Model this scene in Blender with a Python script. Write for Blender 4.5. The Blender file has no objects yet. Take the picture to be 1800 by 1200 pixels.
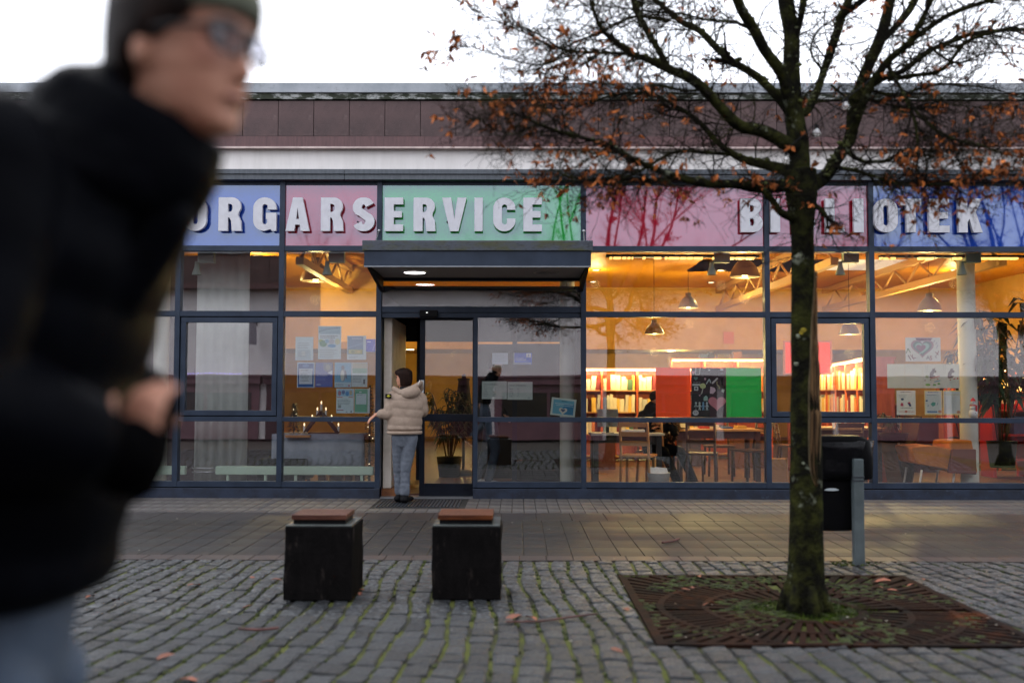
import bpy, bmesh, math, random
from mathutils import Vector, Matrix, noise
from mathutils.geometry import tessellate_polygon

RND = random.Random(11)
SC = bpy.context.scene
COL = SC.collection
PI = math.pi

# ------------------------------------------------------------------ camera
H, F = 1.30, 1750.0                       # eye height (m), focal length in photo pixels (35 mm lens)
YAW, PITCH, ROLL = math.radians(0.30), math.atan(88 / F), math.radians(0.12)
FWD = Vector((-math.sin(YAW) * math.cos(PITCH), math.cos(YAW) * math.cos(PITCH), math.sin(PITCH)))
_r = Vector((math.cos(YAW), math.sin(YAW), 0))
_u = _r.cross(FWD)
RGT = _r * math.cos(ROLL) + _u * math.sin(ROLL)
UPV = _u * math.cos(ROLL) - _r * math.sin(ROLL)
cam_data = bpy.data.cameras.new('camera')
cam_data.sensor_width = 36
cam_data.lens = F / 1800 * 36
cam_data.clip_end = 400
cam_data.clip_start = 0.05
cam_data.dof.use_dof = True
cam_data.dof.focus_distance = 12.0
cam_data.dof.aperture_fstop = 1.3
cam = bpy.data.objects.new('camera', cam_data)
COL.objects.link(cam)
cam.matrix_world = Matrix.Translation((0, 0, H)) @ Matrix((RGT, UPV, -FWD)).transposed().to_4x4()
SC.camera = cam

# ------------------------------------------------------------------ world, sun, exposure
SUN_EL, SUN_AZ = 50.0, -35.0              # pale sun behind the cloud, over the building, slightly left
world = bpy.data.worlds.new('World')
SC.world = world
world.use_nodes = True
wn, wl = world.node_tree.nodes, world.node_tree.links
wn.clear()
w_out = wn.new('ShaderNodeOutputWorld')
w_sky = wn.new('ShaderNodeTexSky')
w_sky.sky_type = 'NISHITA'
w_sky.sun_disc = False
w_sky.sun_elevation = math.radians(SUN_EL)
w_sky.sun_rotation = math.radians(SUN_AZ)
w_b1 = wn.new('ShaderNodeBackground')
w_b1.inputs['Strength'].default_value = 0.10
wl.new(w_sky.outputs[0], w_b1.inputs['Color'])
w_tc = wn.new('ShaderNodeTexCoord')
w_no = wn.new('ShaderNodeTexNoise')
w_no.inputs['Scale'].default_value = 2.2
w_no.inputs['Detail'].default_value = 4
wl.new(w_tc.outputs['Generated'], w_no.inputs['Vector'])
w_ramp = wn.new('ShaderNodeValToRGB')
w_ramp.color_ramp.elements[0].position = 0.3
w_ramp.color_ramp.elements[0].color = (0.86, 0.89, 0.98, 1)
w_ramp.color_ramp.elements[1].position = 0.75
w_ramp.color_ramp.elements[1].color = (0.96, 0.98, 1.05, 1)
wl.new(w_no.outputs['Fac'], w_ramp.inputs[0])
w_b2 = wn.new('ShaderNodeBackground')
w_b2.inputs['Strength'].default_value = 2.5
wl.new(w_ramp.outputs[0], w_b2.inputs['Color'])
w_mix = wn.new('ShaderNodeMixShader')
w_mix.inputs[0].default_value = 0.93
wl.new(w_b1.outputs[0], w_mix.inputs[1])
wl.new(w_b2.outputs[0], w_mix.inputs[2])
wl.new(w_mix.outputs[0], w_out.inputs['Surface'])

sun_data = bpy.data.lights.new('sun', 'SUN')
sun_data.energy = 0.6
sun_data.angle = math.radians(25)
sun_data.color = (1.0, 0.96, 0.9)
sun = bpy.data.objects.new('sun', sun_data)
COL.objects.link(sun)
_el, _az = math.radians(SUN_EL), math.radians(SUN_AZ)
_sd = Vector((math.sin(_az) * math.cos(_el), math.cos(_az) * math.cos(_el), math.sin(_el)))
sun.rotation_euler = _sd.to_track_quat('Z', 'Y').to_euler()

SC.view_settings.view_transform = 'Standard'
SC.view_settings.look = 'None'
SC.view_settings.exposure = 0.0
SC.view_settings.gamma = 1.0
SC.view_settings.use_curve_mapping = False
SC.render.engine = 'CYCLES'
SC.cycles.use_denoising = True
SC.cycles.max_bounces = 8
SC.cycles.diffuse_bounces = 4
SC.cycles.glossy_bounces = 4
SC.cycles.transparent_max_bounces = 24
SC.cycles.sample_clamp_indirect = 6.0
SC.cycles.caustics_reflective = False
SC.cycles.caustics_refractive = False


# ------------------------------------------------------------------ photograph pixel -> place in the world
def ray(px, py):
    return FWD + RGT * ((px - 900) / F) + UPV * ((600 - py) / F)


def onY(px, py, Y):
    d = ray(px, py)
    return Vector((0, 0, H)) + d * (Y / d.y)


def onZ(px, py, z=0.0):
    d = ray(px, py)
    return Vector((0, 0, H)) + d * ((z - H) / d.z)


D = 12.25                                  # distance of the shop front's glass


# ------------------------------------------------------------------ materials
def S(r, g, b):
    def f(c):
        c /= 255
        return c / 12.92 if c <= 0.04045 else ((c + 0.055) / 1.055) ** 2.4
    return (f(r), f(g), f(b))


def _in(b, n, v):
    if n in b.inputs:
        b.inputs[n].default_value = v


def M(name, col, rough=0.6, col2=None, scale=6.0, detail=5, lo=0.35, hi=0.65, bump=0.0, bscale=None, metal=0.0,
      spec=0.5, emit=None, estr=0.0, island=0.0, stretch=None, col3=None, scale3=2.0, lo3=0.5, hi3=0.7, coat=0.0, ior=1.5, rough2=None, stint=None):
    m = bpy.data.materials.new(name)
    m.use_nodes = True
    n, l = m.node_tree.nodes, m.node_tree.links
    b = n['Principled BSDF']
    _in(b, 'Base Color', (*col, 1))
    _in(b, 'Roughness', rough)
    _in(b, 'Metallic', metal)
    _in(b, 'Specular IOR Level', spec)
    _in(b, 'IOR', ior)
    if stint:
        _in(b, 'Specular Tint', (*stint, 1))
    _in(b, 'Coat Weight', coat)
    if emit:
        _in(b, 'Emission Color', (*emit, 1))
        _in(b, 'Emission Strength', estr)
    tc = n.new('ShaderNodeTexCoord')
    vec = tc.outputs['Object']
    if stretch:
        mp = n.new('ShaderNodeMapping')
        mp.inputs['Scale'].default_value = stretch
        l.new(vec, mp.inputs['Vector'])
        vec = mp.outputs[0]

    def noise_fac(sc, lo_, hi_, dt=detail):
        t = n.new('ShaderNodeTexNoise')
        t.inputs['Scale'].default_value = sc
        t.inputs['Detail'].default_value = dt
        t.inputs['Roughness'].default_value = 0.62
        l.new(vec, t.inputs['Vector'])
        mr = n.new('ShaderNodeMapRange')
        mr.inputs['From Min'].default_value = lo_
        mr.inputs['From Max'].default_value = hi_
        l.new(t.outputs['Fac'], mr.inputs['Value'])
        return mr.outputs['Result']

    def mixc(fac, a, c):
        x = n.new('ShaderNodeMix')
        x.data_type = 'RGBA'
        for sock, v in ((x.inputs[0], fac), (x.inputs[6], a), (x.inputs[7], c)):
            if isinstance(v, tuple):
                sock.default_value = (*v, 1) if len(v) == 3 else v
            else:
                l.new(v, sock)
        return x.outputs[2]
    out = None
    if col2:
        fac = noise_fac(scale, lo, hi)
        out = mixc(fac, col, col2)
        if rough2 is not None:
            mr = n.new('ShaderNodeMapRange')
            mr.inputs['To Min'].default_value = rough
            mr.inputs['To Max'].default_value = rough2
            l.new(fac, mr.inputs['Value'])
            l.new(mr.outputs[0], b.inputs['Roughness'])
    if col3:
        out = mixc(noise_fac(scale3, lo3, hi3), out if out else col, col3)
    if island:
        g = n.new('ShaderNodeNewGeometry')
        oi = n.new('ShaderNodeObjectInfo')
        ad = n.new('ShaderNodeMath')
        ad.operation = 'ADD'
        l.new(g.outputs['Random Per Island'], ad.inputs[0])
        l.new(oi.outputs['Random'], ad.inputs[1])
        fr = n.new('ShaderNodeMath')
        fr.operation = 'FRACT'
        l.new(ad.outputs[0], fr.inputs[0])
        mr = n.new('ShaderNodeMapRange')
        mr.inputs['To Min'].default_value = 1 - island
        mr.inputs['To Max'].default_value = 1 + island
        l.new(fr.outputs[0], mr.inputs['Value'])
        hs = n.new('ShaderNodeHueSaturation')
        l.new(mr.outputs[0], hs.inputs['Value'])
        if out:
            l.new(out, hs.inputs['Color'])
        else:
            hs.inputs['Color'].default_value = (*col, 1)
        out = hs.outputs[0]
    if out:
        l.new(out, b.inputs['Base Color'])
    if bump:
        t = n.new('ShaderNodeTexNoise')
        t.inputs['Scale'].default_value = bscale or scale * 3
        t.inputs['Detail'].default_value = 6
        l.new(vec, t.inputs['Vector'])
        bp = n.new('ShaderNodeBump')
        bp.inputs['Strength'].default_value = bump
        bp.inputs['Distance'].default_value = 0.02
        l.new(t.outputs['Fac'], bp.inputs['Height'])
        l.new(bp.outputs[0], b.inputs['Normal'])
    return m


def glass_mat(name, tint, base_refl):
    m = bpy.data.materials.new(name)
    m.use_nodes = True
    n, l = m.node_tree.nodes, m.node_tree.links
    n.remove(n['Principled BSDF'])
    o = n['Material Output']
    tr = n.new('ShaderNodeBsdfTransparent')
    tr.inputs[0].default_value = (*tint, 1)
    gl = n.new('ShaderNodeBsdfGlossy')
    gl.inputs['Roughness'].default_value = 0.0
    gl.inputs['Color'].default_value = (1, 1, 1, 1)
    lw = n.new('ShaderNodeLayerWeight')
    lw.inputs['Blend'].default_value = 0.5
    p = n.new('ShaderNodeMath')
    p.operation = 'POWER'
    p.inputs[1].default_value = 4.0
    l.new(lw.outputs['Facing'], p.inputs[0])
    ma = n.new('ShaderNodeMath')
    ma.operation = 'MULTIPLY_ADD'
    ma.use_clamp = True
    ma.inputs[1].default_value = 0.6
    ma.inputs[2].default_value = base_refl
    l.new(p.outputs[0], ma.inputs[0])
    # very slight waviness of the sheet
    tc = n.new('ShaderNodeTexCoord')
    t = n.new('ShaderNodeTexNoise')
    t.inputs['Scale'].default_value = 1.6
    t.inputs['Detail'].default_value = 1
    l.new(tc.outputs['Object'], t.inputs['Vector'])
    bp = n.new('ShaderNodeBump')
    bp.inputs['Strength'].default_value = 0.03
    bp.inputs['Distance'].default_value = 0.02
    l.new(t.outputs['Fac'], bp.inputs['Height'])
    l.new(bp.outputs[0], gl.inputs['Normal'])
    mx = n.new('ShaderNodeMixShader')
    l.new(ma.outputs[0], mx.inputs[0])
    l.new(tr.outputs[0], mx.inputs[1])
    l.new(gl.outputs[0], mx.inputs[2])
    l.new(mx.outputs[0], o.inputs['Surface'])
    return m


def EM(name, col, strength):
    return M(name, (0.8, 0.8, 0.8), 0.5, emit=col, estr=strength)


MT = {}


def T(name, *a, **k):
    MT[name] = M(name, *a, **k)


T('frame', S(46, 56, 72), 0.45, S(35, 44, 58), scale=3, spec=0.22)
T('frame_dark', S(20, 25, 36), 0.45, S(14, 17, 26), scale=4, spec=.15)
T('plinth', S(28, 40, 60), 0.5, S(14, 22, 38), scale=7, detail=9, lo=0.4, hi=0.6, col3=S(70, 84, 100), scale3=16, lo3=0.62, hi3=0.75)
T('fascia', S(84, 62, 61), 0.65, S(62, 45, 45), scale=2.6, detail=9, lo=0.35, hi=0.66, bump=0.3, bscale=60, island=0.1, col3=S(96, 78, 76), scale3=9, lo3=0.58, hi3=0.8)
T('fascia_band', S(92, 60, 60), 0.5, S(72, 44, 46), scale=5, stretch=(6, 1, 0.6), bump=0.1)
T('lip', S(196, 176, 170), 0.5, S(160, 140, 136), scale=5)
T('white_board', S(222, 218, 216), 0.6, S(204, 200, 197), scale=3, lo=0.3, hi=0.8, stretch=(3, 1, .35), col3=S(180, 176, 170), scale3=9, lo3=0.66, hi3=0.85)
T('flashing', S(146, 150, 156), 0.4, S(122, 128, 134), scale=3, metal=0.2, col3=S(100, 104, 106), scale3=10, lo3=0.6, hi3=0.8)
T('gutter', S(74, 80, 88), 0.4, S(56, 62, 70), scale=8, stretch=(5, 1, 1))
T('moss_strip', S(150, 152, 150), 0.8, S(36, 42, 26), scale=5, detail=10, lo=0.42, hi=0.52, stretch=(1.2, 1, 3), col3=S(14, 18, 12), scale3=22, lo3=0.5, hi3=0.7)
T('roof', (0.06, 0.06, 0.06), 0.9)
T('glass_blue', S(10, 56, 150), 0.03, S(8, 48, 136), scale=2, ior=2.2, stint=(.72, .84, 1.0))
T('glass_pink', S(146, 4, 34), 0.03, S(130, 3, 28), scale=2, ior=2.25, stint=(.80, .80, .98))
T('glass_green', S(14, 146, 40), 0.03, S(10, 132, 36), scale=2, ior=2.25, stint=(.72, .78, 1.0))
T('letter', S(196, 196, 202), 0.45, S(184, 184, 190), scale=9)
T('canopy_top', S(60, 66, 76), 0.6, S(60, 62, 34), scale=3, detail=9, lo=0.45, hi=0.6, stretch=(1, 1, 3), col3=S(24, 26, 26), scale3=30, lo3=0.5, hi3=0.7)
T('soffit', S(166, 158, 152), 0.6)
T('steel_dark', S(58, 62, 68), 0.45, metal=0.4)
T('steel', S(170, 172, 176), 0.3, metal=0.8)
T('black', (0.005, 0.005, 0.006), 0.6, spec=.1)
T('black_gloss', (0.012, 0.012, 0.014), 0.25)
T('paver', S(92, 88, 85), 0.5, S(70, 67, 66), scale=3.2, detail=8, island=0.14, bump=0.15, bscale=120, col3=S(74, 68, 66), scale3=1.1, lo3=0.55, hi3=0.75, rough2=0.75)
T('paver_dark', S(40, 35, 35), 0.5, S(30, 26, 26), scale=1.3, detail=8, island=0.05, bump=0.2, bscale=160)
T('slab', S(35, 34, 33), 0.45, spec=.3, col2=S(29, 29, 30), scale=0.55, detail=6, lo=0.4, hi=0.6, island=0.05, bump=0.12, bscale=140, col3=S(52, 43, 37), scale3=0.8, lo3=0.54, hi3=0.68, rough2=0.6)
T('edging', S(56, 43, 40), 0.5, S(44, 35, 33), scale=6, island=0.08, bump=0.1)
T('sett', S(43, 46, 49), 0.36, spec=.45, col2=S(17, 18, 20), scale=11, detail=10, lo=0.38, hi=0.64, island=0.40, bump=0.55, bscale=70, col3=S(88, 91, 94), scale3=34, lo3=0.5, hi3=0.66, rough2=0.62)
T('joint', S(14, 13, 11), 0.95, S(74, 80, 14), scale=2.6, detail=9, lo=0.41, hi=0.54, bump=0.8, bscale=90, col3=S(50, 40, 26), scale3=12, lo3=0.55, hi3=0.7)
T('ground', S(60, 54, 48), 0.9, S(76, 70, 64), scale=0.4)
T('bench_block', (0.006, 0.0055, 0.0055), 0.8, spec=.02, col2=(0.009, 0.008, 0.008), scale=6, detail=9, lo=0.4, hi=0.65, bump=0.35, bscale=40, col3=(0.05, 0.04, 0.036), scale3=5, lo3=0.60, hi3=0.78, stretch=(3.4, 3.4, 1.3))
T('bench_cap', S(60, 68, 66), 0.35, S(40, 44, 44), scale=9)
T('bench_wood', S(90, 56, 44), 0.6, spec=.2, col2=S(60, 34, 26), scale=5, stretch=(1, 10, 6), bump=0.15, island=0.12)
T('bench_wood_warm', S(100, 52, 22), 0.6, spec=.2, col2=S(64, 30, 13), scale=5, stretch=(1, 10, 6), bump=0.15, island=0.12)
T('rust', S(40, 23, 15), 0.75, spec=.06, col2=S(19, 14, 12), scale=3.0, detail=9, lo=0.38, hi=0.62, bump=0.25, bscale=50, col3=S(80, 40, 15), scale3=1.6, lo3=0.58, hi3=0.72)
T('moss', S(58, 70, 14), 0.95, S(30, 34, 10), scale=20, bump=0.6)
T('grass', S(64, 84, 18), 0.85, S(30, 40, 12), scale=12, island=0.4, spec=.1)
T('bark', (0.008, 0.008, 0.006), 0.95, spec=.02, col2=S(54, 56, 27), scale=9, detail=10, lo=0.44, hi=0.68, bump=0.9, bscale=46, col3=S(112, 116, 100), scale3=7.5, lo3=0.61, hi3=0.69)
T('bark_wound', S(124, 96, 66), 0.85, spec=.1, col2=S(44, 32, 22), scale=6, stretch=(12, 12, 0.5), bump=0.9, detail=8, lo=.42, hi=.6)
T('twig', (0.012, 0.010, 0.008), 0.95, spec=.02, col2=S(56, 56, 30), scale=4, lo=0.52, hi=0.7)
T('lichen', S(150, 152, 136), 0.95, S(104, 112, 84), scale=30, bump=0.8)
T('lichen_yellow', S(170, 150, 40), 0.95, S(120, 110, 30), scale=30, bump=0.8)
T('dead_leaf', S(196, 112, 52), 0.75, S(92, 48, 28), scale=9, island=0.65, spec=.2)
T('fallen_leaf', S(150, 84, 54), 0.6, S(98, 52, 36), scale=20, island=0.3)
T('galvanised', S(94, 104, 106), 0.55, S(72, 82, 84), scale=5, metal=0.15, col3=S(56, 60, 58), scale3=9, lo3=0.66, hi3=0.78)
T('bin', (0.004, 0.004, 0.005), 0.5, (0.005, 0.005, 0.005), scale=8, spec=.03)
T('bag', (0.005, 0.005, 0.006), 0.2, bump=0.8, bscale=9, spec=.12)
T('paper', S(222, 224, 222), 0.7)
T('paper_blue', S(188, 214, 226), 0.7)
T('ink', S(46, 50, 58), 0.7)
MT['glass'] = glass_mat('glass', (0.97, 0.975, 0.97), 0.13)
MT['door_glass'] = glass_mat('door_glass', (0.9, 0.9, 0.88), 0.10)

def sheet_mat(rgb):
    """paper and thin card: lets some of the light behind it through"""
    k = ('sheet', rgb)
    if k not in _mc:
        m = M('sheet_%02x%02x%02x' % tuple(int(c) for c in rgb), S(*rgb), .7, tuple(x * 0.9 for x in S(*rgb)), scale=14)
        n, l = m.node_tree.nodes, m.node_tree.links
        b, o = n['Principled BSDF'], n['Material Output']
        t = n.new('ShaderNodeBsdfTranslucent')
        t.inputs[0].default_value = (*S(*rgb), 1)
        x = n.new('ShaderNodeMixShader')
        x.inputs[0].default_value = 0.42
        l.new(b.outputs[0], x.inputs[1])
        l.new(t.outputs[0], x.inputs[2])
        l.new(x.outputs[0], o.inputs['Surface'])
        _mc[k] = m
    return _mc[k]


_mc = {}


def plain(rgb, rough=0.7):
    k = (rgb, rough)
    if k not in _mc:
        _mc[k] = M('paint_%02x%02x%02x' % tuple(int(c) for c in rgb), S(*rgb), rough, tuple(x * 0.88 for x in S(*rgb)), scale=14)
    return _mc[k]


# ------------------------------------------------------------------ objects and meshes
def tag(o, label=None, cat=None, group=None, kind=None):
    if label:
        o['label'] = label
    if cat:
        o['category'] = cat
    if group:
        o['group'] = group
    if kind:
        o['kind'] = kind
    return o


def empty(name, loc=(0, 0, 0), rotz=0.0, label=None, cat=None, group=None, kind=None):
    o = bpy.data.objects.new(name, None)
    o.empty_display_size = 0.1
    COL.objects.link(o)
    o.location = loc
    o.rotation_euler = (0, 0, rotz)
    return tag(o, label, cat, group, kind)


def root_frame(o):
    m = Matrix.Identity(4)
    while o is not None:
        m = Matrix.Translation(o.location) @ o.rotation_euler.to_matrix().to_4x4() @ m
        o = o.parent
    return m


class MB:
    """collects shapes; build() links them as one mesh object (coordinates are world ones unless local=True)"""

    def __init__(self):
        self.v, self.f, self.smooth = [], [], []

    def add(self, verts, faces, smooth=False):
        k = len(self.v)
        self.v += [tuple(p) for p in verts]
        self.f += [tuple(i + k for i in f) for f in faces]
        self.smooth += [smooth] * len(faces)
        return self

    def box(self, x0, x1, y0, y1, z0, z1, mtx=None):
        v = [Vector((x, y, z)) for z in (z0, z1) for y in (y0, y1) for x in (x0, x1)]
        if mtx:
            v = [mtx @ p for p in v]
        return self.add(v, [(0, 2, 3, 1), (4, 5, 7, 6), (0, 1, 5, 4), (2, 6, 7, 3), (0, 4, 6, 2), (1, 3, 7, 5)])

    def quad(self, a, b, c, d):
        return self.add([a, b, c, d], [(0, 1, 2, 3)])

    def loft(self, pts, radii, n=10, side=None, caps=True, smooth=True):
        """tube through pts; radii are numbers or (a, b): a along the side axis, b across it"""
        pts = [Vector(p) for p in pts]
        rings = []
        prev = None
        for i, p in enumerate(pts):
            t = (pts[min(i + 1, len(pts) - 1)] - pts[max(i - 1, 0)])
            if t.length < 1e-9:
                t = Vector((0, 0, 1))
            t.normalize()
            if side is not None:
                s = Vector(side)
            elif prev is not None:
                s = prev
            else:
                s = Vector((1, 0, 0)) if abs(t.x) < 0.8 else Vector((0, 1, 0))
            s = s - t * s.dot(t)
            if s.length < 1e-6:
                s = t.orthogonal()
            s.normalize()
            prev = s
            w = t.cross(s)
            r = radii[i] if isinstance(radii, (list, tuple)) else radii
            a, b = r if isinstance(r, (list, tuple)) else (r, r)
            rings.append([p + s * (a * math.cos(2 * PI * k / n)) + w * (b * math.sin(2 * PI * k / n)) for k in range(n)])
        v = [q for r_ in rings for q in r_]
        f = []
        for i in range(len(rings) - 1):
            for k in range(n):
                a, b = i * n + k, i * n + (k + 1) % n
                f.append((a, b, b + n, a + n))
        if caps:
            f.append(tuple(reversed(range(n))))
            f.append(tuple(range((len(rings) - 1) * n, len(rings) * n)))
        return self.add(v, f, smooth)

    def cap(self, p0, p1, r0, r1=None, n=10, side=None):
        """capsule with round ends; radii numbers or (a, b)"""
        r1 = r0 if r1 is None else r1
        p0, p1 = Vector(p0), Vector(p1)
        t = (p1 - p0)
        L = max(t.length, 1e-6)
        t = t / L

        def sc(r, k):
            return (r[0] * k, r[1] * k) if isinstance(r, (list, tuple)) else r * k

        def mx(r):
            return max(r) if isinstance(r, (list, tuple)) else r
        pts, rad = [], []
        for a in (88, 60, 30):
            pts.append(p0 - t * mx(r0) * math.sin(math.radians(a)))
            rad.append(sc(r0, math.cos(math.radians(a))))
        pts += [p0, p1]
        rad += [r0, r1]
        for a in (30, 60, 88):
            pts.append(p1 + t * mx(r1) * math.sin(math.radians(a)))
            rad.append(sc(r1, math.cos(math.radians(a))))
        return self.loft(pts, rad, n, side)

    def ell(self, c, rx, ry, rz, n=12, m=8, mtx=None):
        c = Vector(c)
        v, f = [], []
        for i in range(m + 1):
            a = -PI / 2 + PI * i / m
            for k in range(n):
                b = 2 * PI * k / n
                p = Vector((rx * math.cos(a) * math.cos(b), ry * math.cos(a) * math.sin(b), rz * math.sin(a)))
                v.append(c + (mtx @ p if mtx else p))
        for i in range(m):
            for k in range(n):
                a, b = i * n + k, i * n + (k + 1) % n
                f.append((a, b, b + n, a + n))
        return self.add(v, f, True)

    def lathe(self, c, prof, n=20, mtx=None):
        """prof: (radius, height) pairs about a vertical axis through c"""
        c = Vector(c)
        v, f = [], []
        for r, h in prof:
            for k in range(n):
                p = Vector((r * math.cos(2 * PI * k / n), r * math.sin(2 * PI * k / n), h))
                v.append(c + (mtx @ p if mtx else p))
        for i in range(len(prof) - 1):
            for k in range(n):
                a, b = i * n + k, i * n + (k + 1) % n
                f.append((a, b, b + n, a + n))
        return self.add(v, f, True)

    def prism(self, outer, holes, place, depth):
        """flat outline (2D lists) extruded by depth; place(u, v, w) gives world points, w grows away from the viewer"""
        loops = [outer] + list(holes)
        flat = [p for lp in loops for p in lp]
        tri = tessellate_polygon([[Vector((p[0], p[1], 0)) for p in lp] for lp in loops])
        n = len(flat)
        v = [place(p[0], p[1], 0) for p in flat] + [place(p[0], p[1], depth) for p in flat]
        f = []
        for t in tri:
            a, b, c = (flat[i] for i in t)
            ccw = (b[0] - a[0]) * (c[1] - a[1]) - (b[1] - a[1]) * (c[0] - a[0]) > 0
            t = tuple(t) if ccw else tuple(reversed(t))
            f.append(t)
            f.append(tuple(i + n for i in reversed(t)))
        k = 0
        for lp in loops:
            m = len(lp)
            for i in range(m):
                j = (i + 1) % m
                f.append((k + i, k + i + n, k + j + n, k + j))
            k += m
        return self.add(v, f)

    def mesh(self, name, frame=None):
        me = bpy.data.meshes.new(name)
        v = self.v
        if frame is not None:
            inv = frame.inverted()
            v = [tuple(inv @ Vector(p)) for p in v]
        me.from_pydata(v, [], self.f)
        me.polygons.foreach_set('use_smooth', self.smooth)
        me.update()
        return me

    def build(self, name, mat, parent=None, local=False, bevel=0.0, label=None, cat=None, group=None, kind=None, fixn=False):
        fr = None if (local or parent is None) else root_frame(parent)
        me = self.mesh(name, fr)
        if fixn:
            bm = bmesh.new()
            bm.from_mesh(me)
            bmesh.ops.recalc_face_normals(bm, faces=bm.faces)
            bm.to_mesh(me)
            bm.free()
        me.materials.append(MT[mat] if isinstance(mat, str) else mat)
        o = bpy.data.objects.new(name, me)
        COL.objects.link(o)
        if parent is not None:
            o.parent = parent
        if bevel:
            b = o.modifiers.new('edge', 'BEVEL')
            b.width = bevel
            b.segments = 2
            b.limit_method = 'ANGLE'
        return tag(o, label, cat, group, kind)

    def organic(self, name, mat, parent, voxel, it=4, fac=0.5):
        """the shapes blended into one continuous surface"""
        me = self.mesh(name, None)
        tmp = bpy.data.objects.new('tmp', me)
        COL.objects.link(tmp)
        r = tmp.modifiers.new('r', 'REMESH')
        r.mode = 'VOXEL'
        r.voxel_size = voxel
        s = tmp.modifiers.new('s', 'SMOOTH')
        s.factor = fac
        s.iterations = it
        bpy.context.view_layer.update()
        dg = bpy.context.evaluated_depsgraph_get()
        new = bpy.data.meshes.new_from_object(tmp.evaluated_get(dg))
        bpy.data.objects.remove(tmp)
        new.name = name
        fr = root_frame(parent)
        new.transform(fr.inverted())
        new.materials.clear()
        new.materials.append(MT[mat] if isinstance(mat, str) else mat)
        new.polygons.foreach_set('use_smooth', [True] * len(new.polygons))
        o = bpy.data.objects.new(name, new)
        COL.objects.link(o)
        o.parent = parent
        return o


def inst(name, me, parent, loc, rot=(0, 0, 0), scale=(1, 1, 1)):
    o = bpy.data.objects.new(name, me)
    COL.objects.link(o)
    o.parent = parent
    o.location = loc
    o.rotation_euler = rot
    o.scale = scale
    return o


def dup(root, loc, rotz=None, label=None, group=None, skip=()):
    def cp(o, par):
        c = o.copy()
        COL.objects.link(c)
        c.parent = par
        for ch in list(o.children):
            if ch.name.split('.')[0] not in skip:
                cp(ch, c)
        return c
    r = cp(root, None)
    r.location = loc
    if rotz is not None:
        r.rotation_euler = (0, 0, rotz)
    if label:
        r['label'] = label
    if group:
        r['group'] = group
    return r


def text_mb(mb, s, x, y, z, h, mirror=False, depth=0.001, bold=0.0):
    """writing facing the viewer (-Y); (x, z) is its lower left corner, h the cap height"""
    c = bpy.data.curves.new('t', 'FONT')
    c.body = s
    c.size = h / 0.72
    c.offset = bold * h
    c.resolution_u = 2
    o = bpy.data.objects.new('t', c)
    COL.objects.link(o)
    bpy.context.view_layer.update()
    me = bpy.data.meshes.new_from_object(o.evaluated_get(bpy.context.evaluated_depsgraph_get()))
    bpy.data.objects.remove(o)
    w = max((v.co.x for v in me.vertices), default=0)
    vs = [Vector((x + ((w - v.co.x) if mirror else v.co.x), y, z + v.co.y)) for v in me.vertices]
    mb.add(vs, [tuple(p.vertices) for p in me.polygons])
    bpy.data.meshes.remove(me)
    return w


def spline(pts, k=4):
    """Catmull-Rom through tuples of any length"""
    out = []
    P = [pts[0]] + list(pts) + [pts[-1]]
    for i in range(1, len(P) - 2):
        for j in range(k):
            t = j / k
            out.append(tuple(0.5 * (2 * b + (c - a) * t + (2 * a - 5 * b + 4 * c - d) * t * t + (3 * b - a - 3 * c + d) * t ** 3)
                             for a, b, c, d in zip(P[i - 1], P[i], P[i + 1], P[i + 2])))
    out.append(tuple(pts[-1]))
    return out


def zz(py, Y):
    return onY(900, py, Y).z


def xx(px, Y, py=600):
    return onY(px, py, Y).x


def gy(py):
    return onZ(900, py).y


# ================================================================== SETTING: ground and paving
g = MB()
g.box(-120, 120, -120, 160, -0.6, -0.075)
g.build('ground', 'ground', kind='structure')


def slab_mesh(name, w, l, mat, h=0.05, bev=0.0025, jit=0.0006):
    mb = MB()
    x, y = w / 2, l / 2
    rings = []
    for ins, z in ((0, -h), (0, -bev), (bev, 0)):
        rings += [(sx * (x - ins), sy * (y - ins), z + (RND.uniform(-jit, jit) if z > -h else 0)) for sx, sy in ((-1, -1), (1, -1), (1, 1), (-1, 1))]
    f = [(8, 9, 10, 11)]
    for r in (0, 4):
        for k in range(4):
            f.append((r + k, r + (k + 1) % 4, r + 4 + (k + 1) % 4, r + 4 + k))
    mb.add(rings, f)
    me = mb.mesh(name)
    me.materials.append(MT[mat])
    return me


def paving(root_name, piece, y0, y1, x0, x1, w, l, gap, mat, stagger=0.0, hole=None, z=0.0, gapy=0.002):
    """a bed with pieces laid on it: the 300 nearest the middle of the view as parts, the rest as one part"""
    bed = MB()
    bed.box(x0, x1, y0, y1, -0.10, -0.010 + z)
    root = bed.build(root_name, 'joint_grey', kind='structure')
    meshes = [slab_mesh(piece, w - gap, l - gapy, mat) for _ in range(4)]
    spots = []
    rows = max(1, round((y1 - y0) / l))
    for j in range(rows):
        yy = y1 - (j + 0.5) * l
        k = 0
        xs = x0 + (stagger * w if j % 2 else 0)
        while xs + w <= x1 + 1e-6:
            c = (xs + w / 2, yy)
            xs += w
            if hole and hole[0] < c[0] < hole[1] and hole[2] < c[1] < hole[3]:
                continue
            spots.append(c)
    spots.sort(key=lambda c: abs(c[0] - 0.3) / max(c[1], 1))
    rest = MB()
    for i, c in enumerate(spots):
        zt = z + RND.uniform(-0.0007, 0.0007)
        if i < 300:
            inst(piece, RND.choice(meshes), root, (c[0] + RND.uniform(-.001, .001), c[1] + RND.uniform(-.001, .001), zt), (RND.uniform(-.0015, .0015), RND.uniform(-.003, .003), RND.uniform(-.003, .003)))
        else:
            x, y = (w - gap) / 2, (l - gapy) / 2
            rest.box(c[0] - x, c[0] + x, c[1] - y, c[1] + y, -0.05, zt)
    if rest.v:
        rest.build('far_' + piece, mat, root, kind='stuff')
    return root


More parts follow.
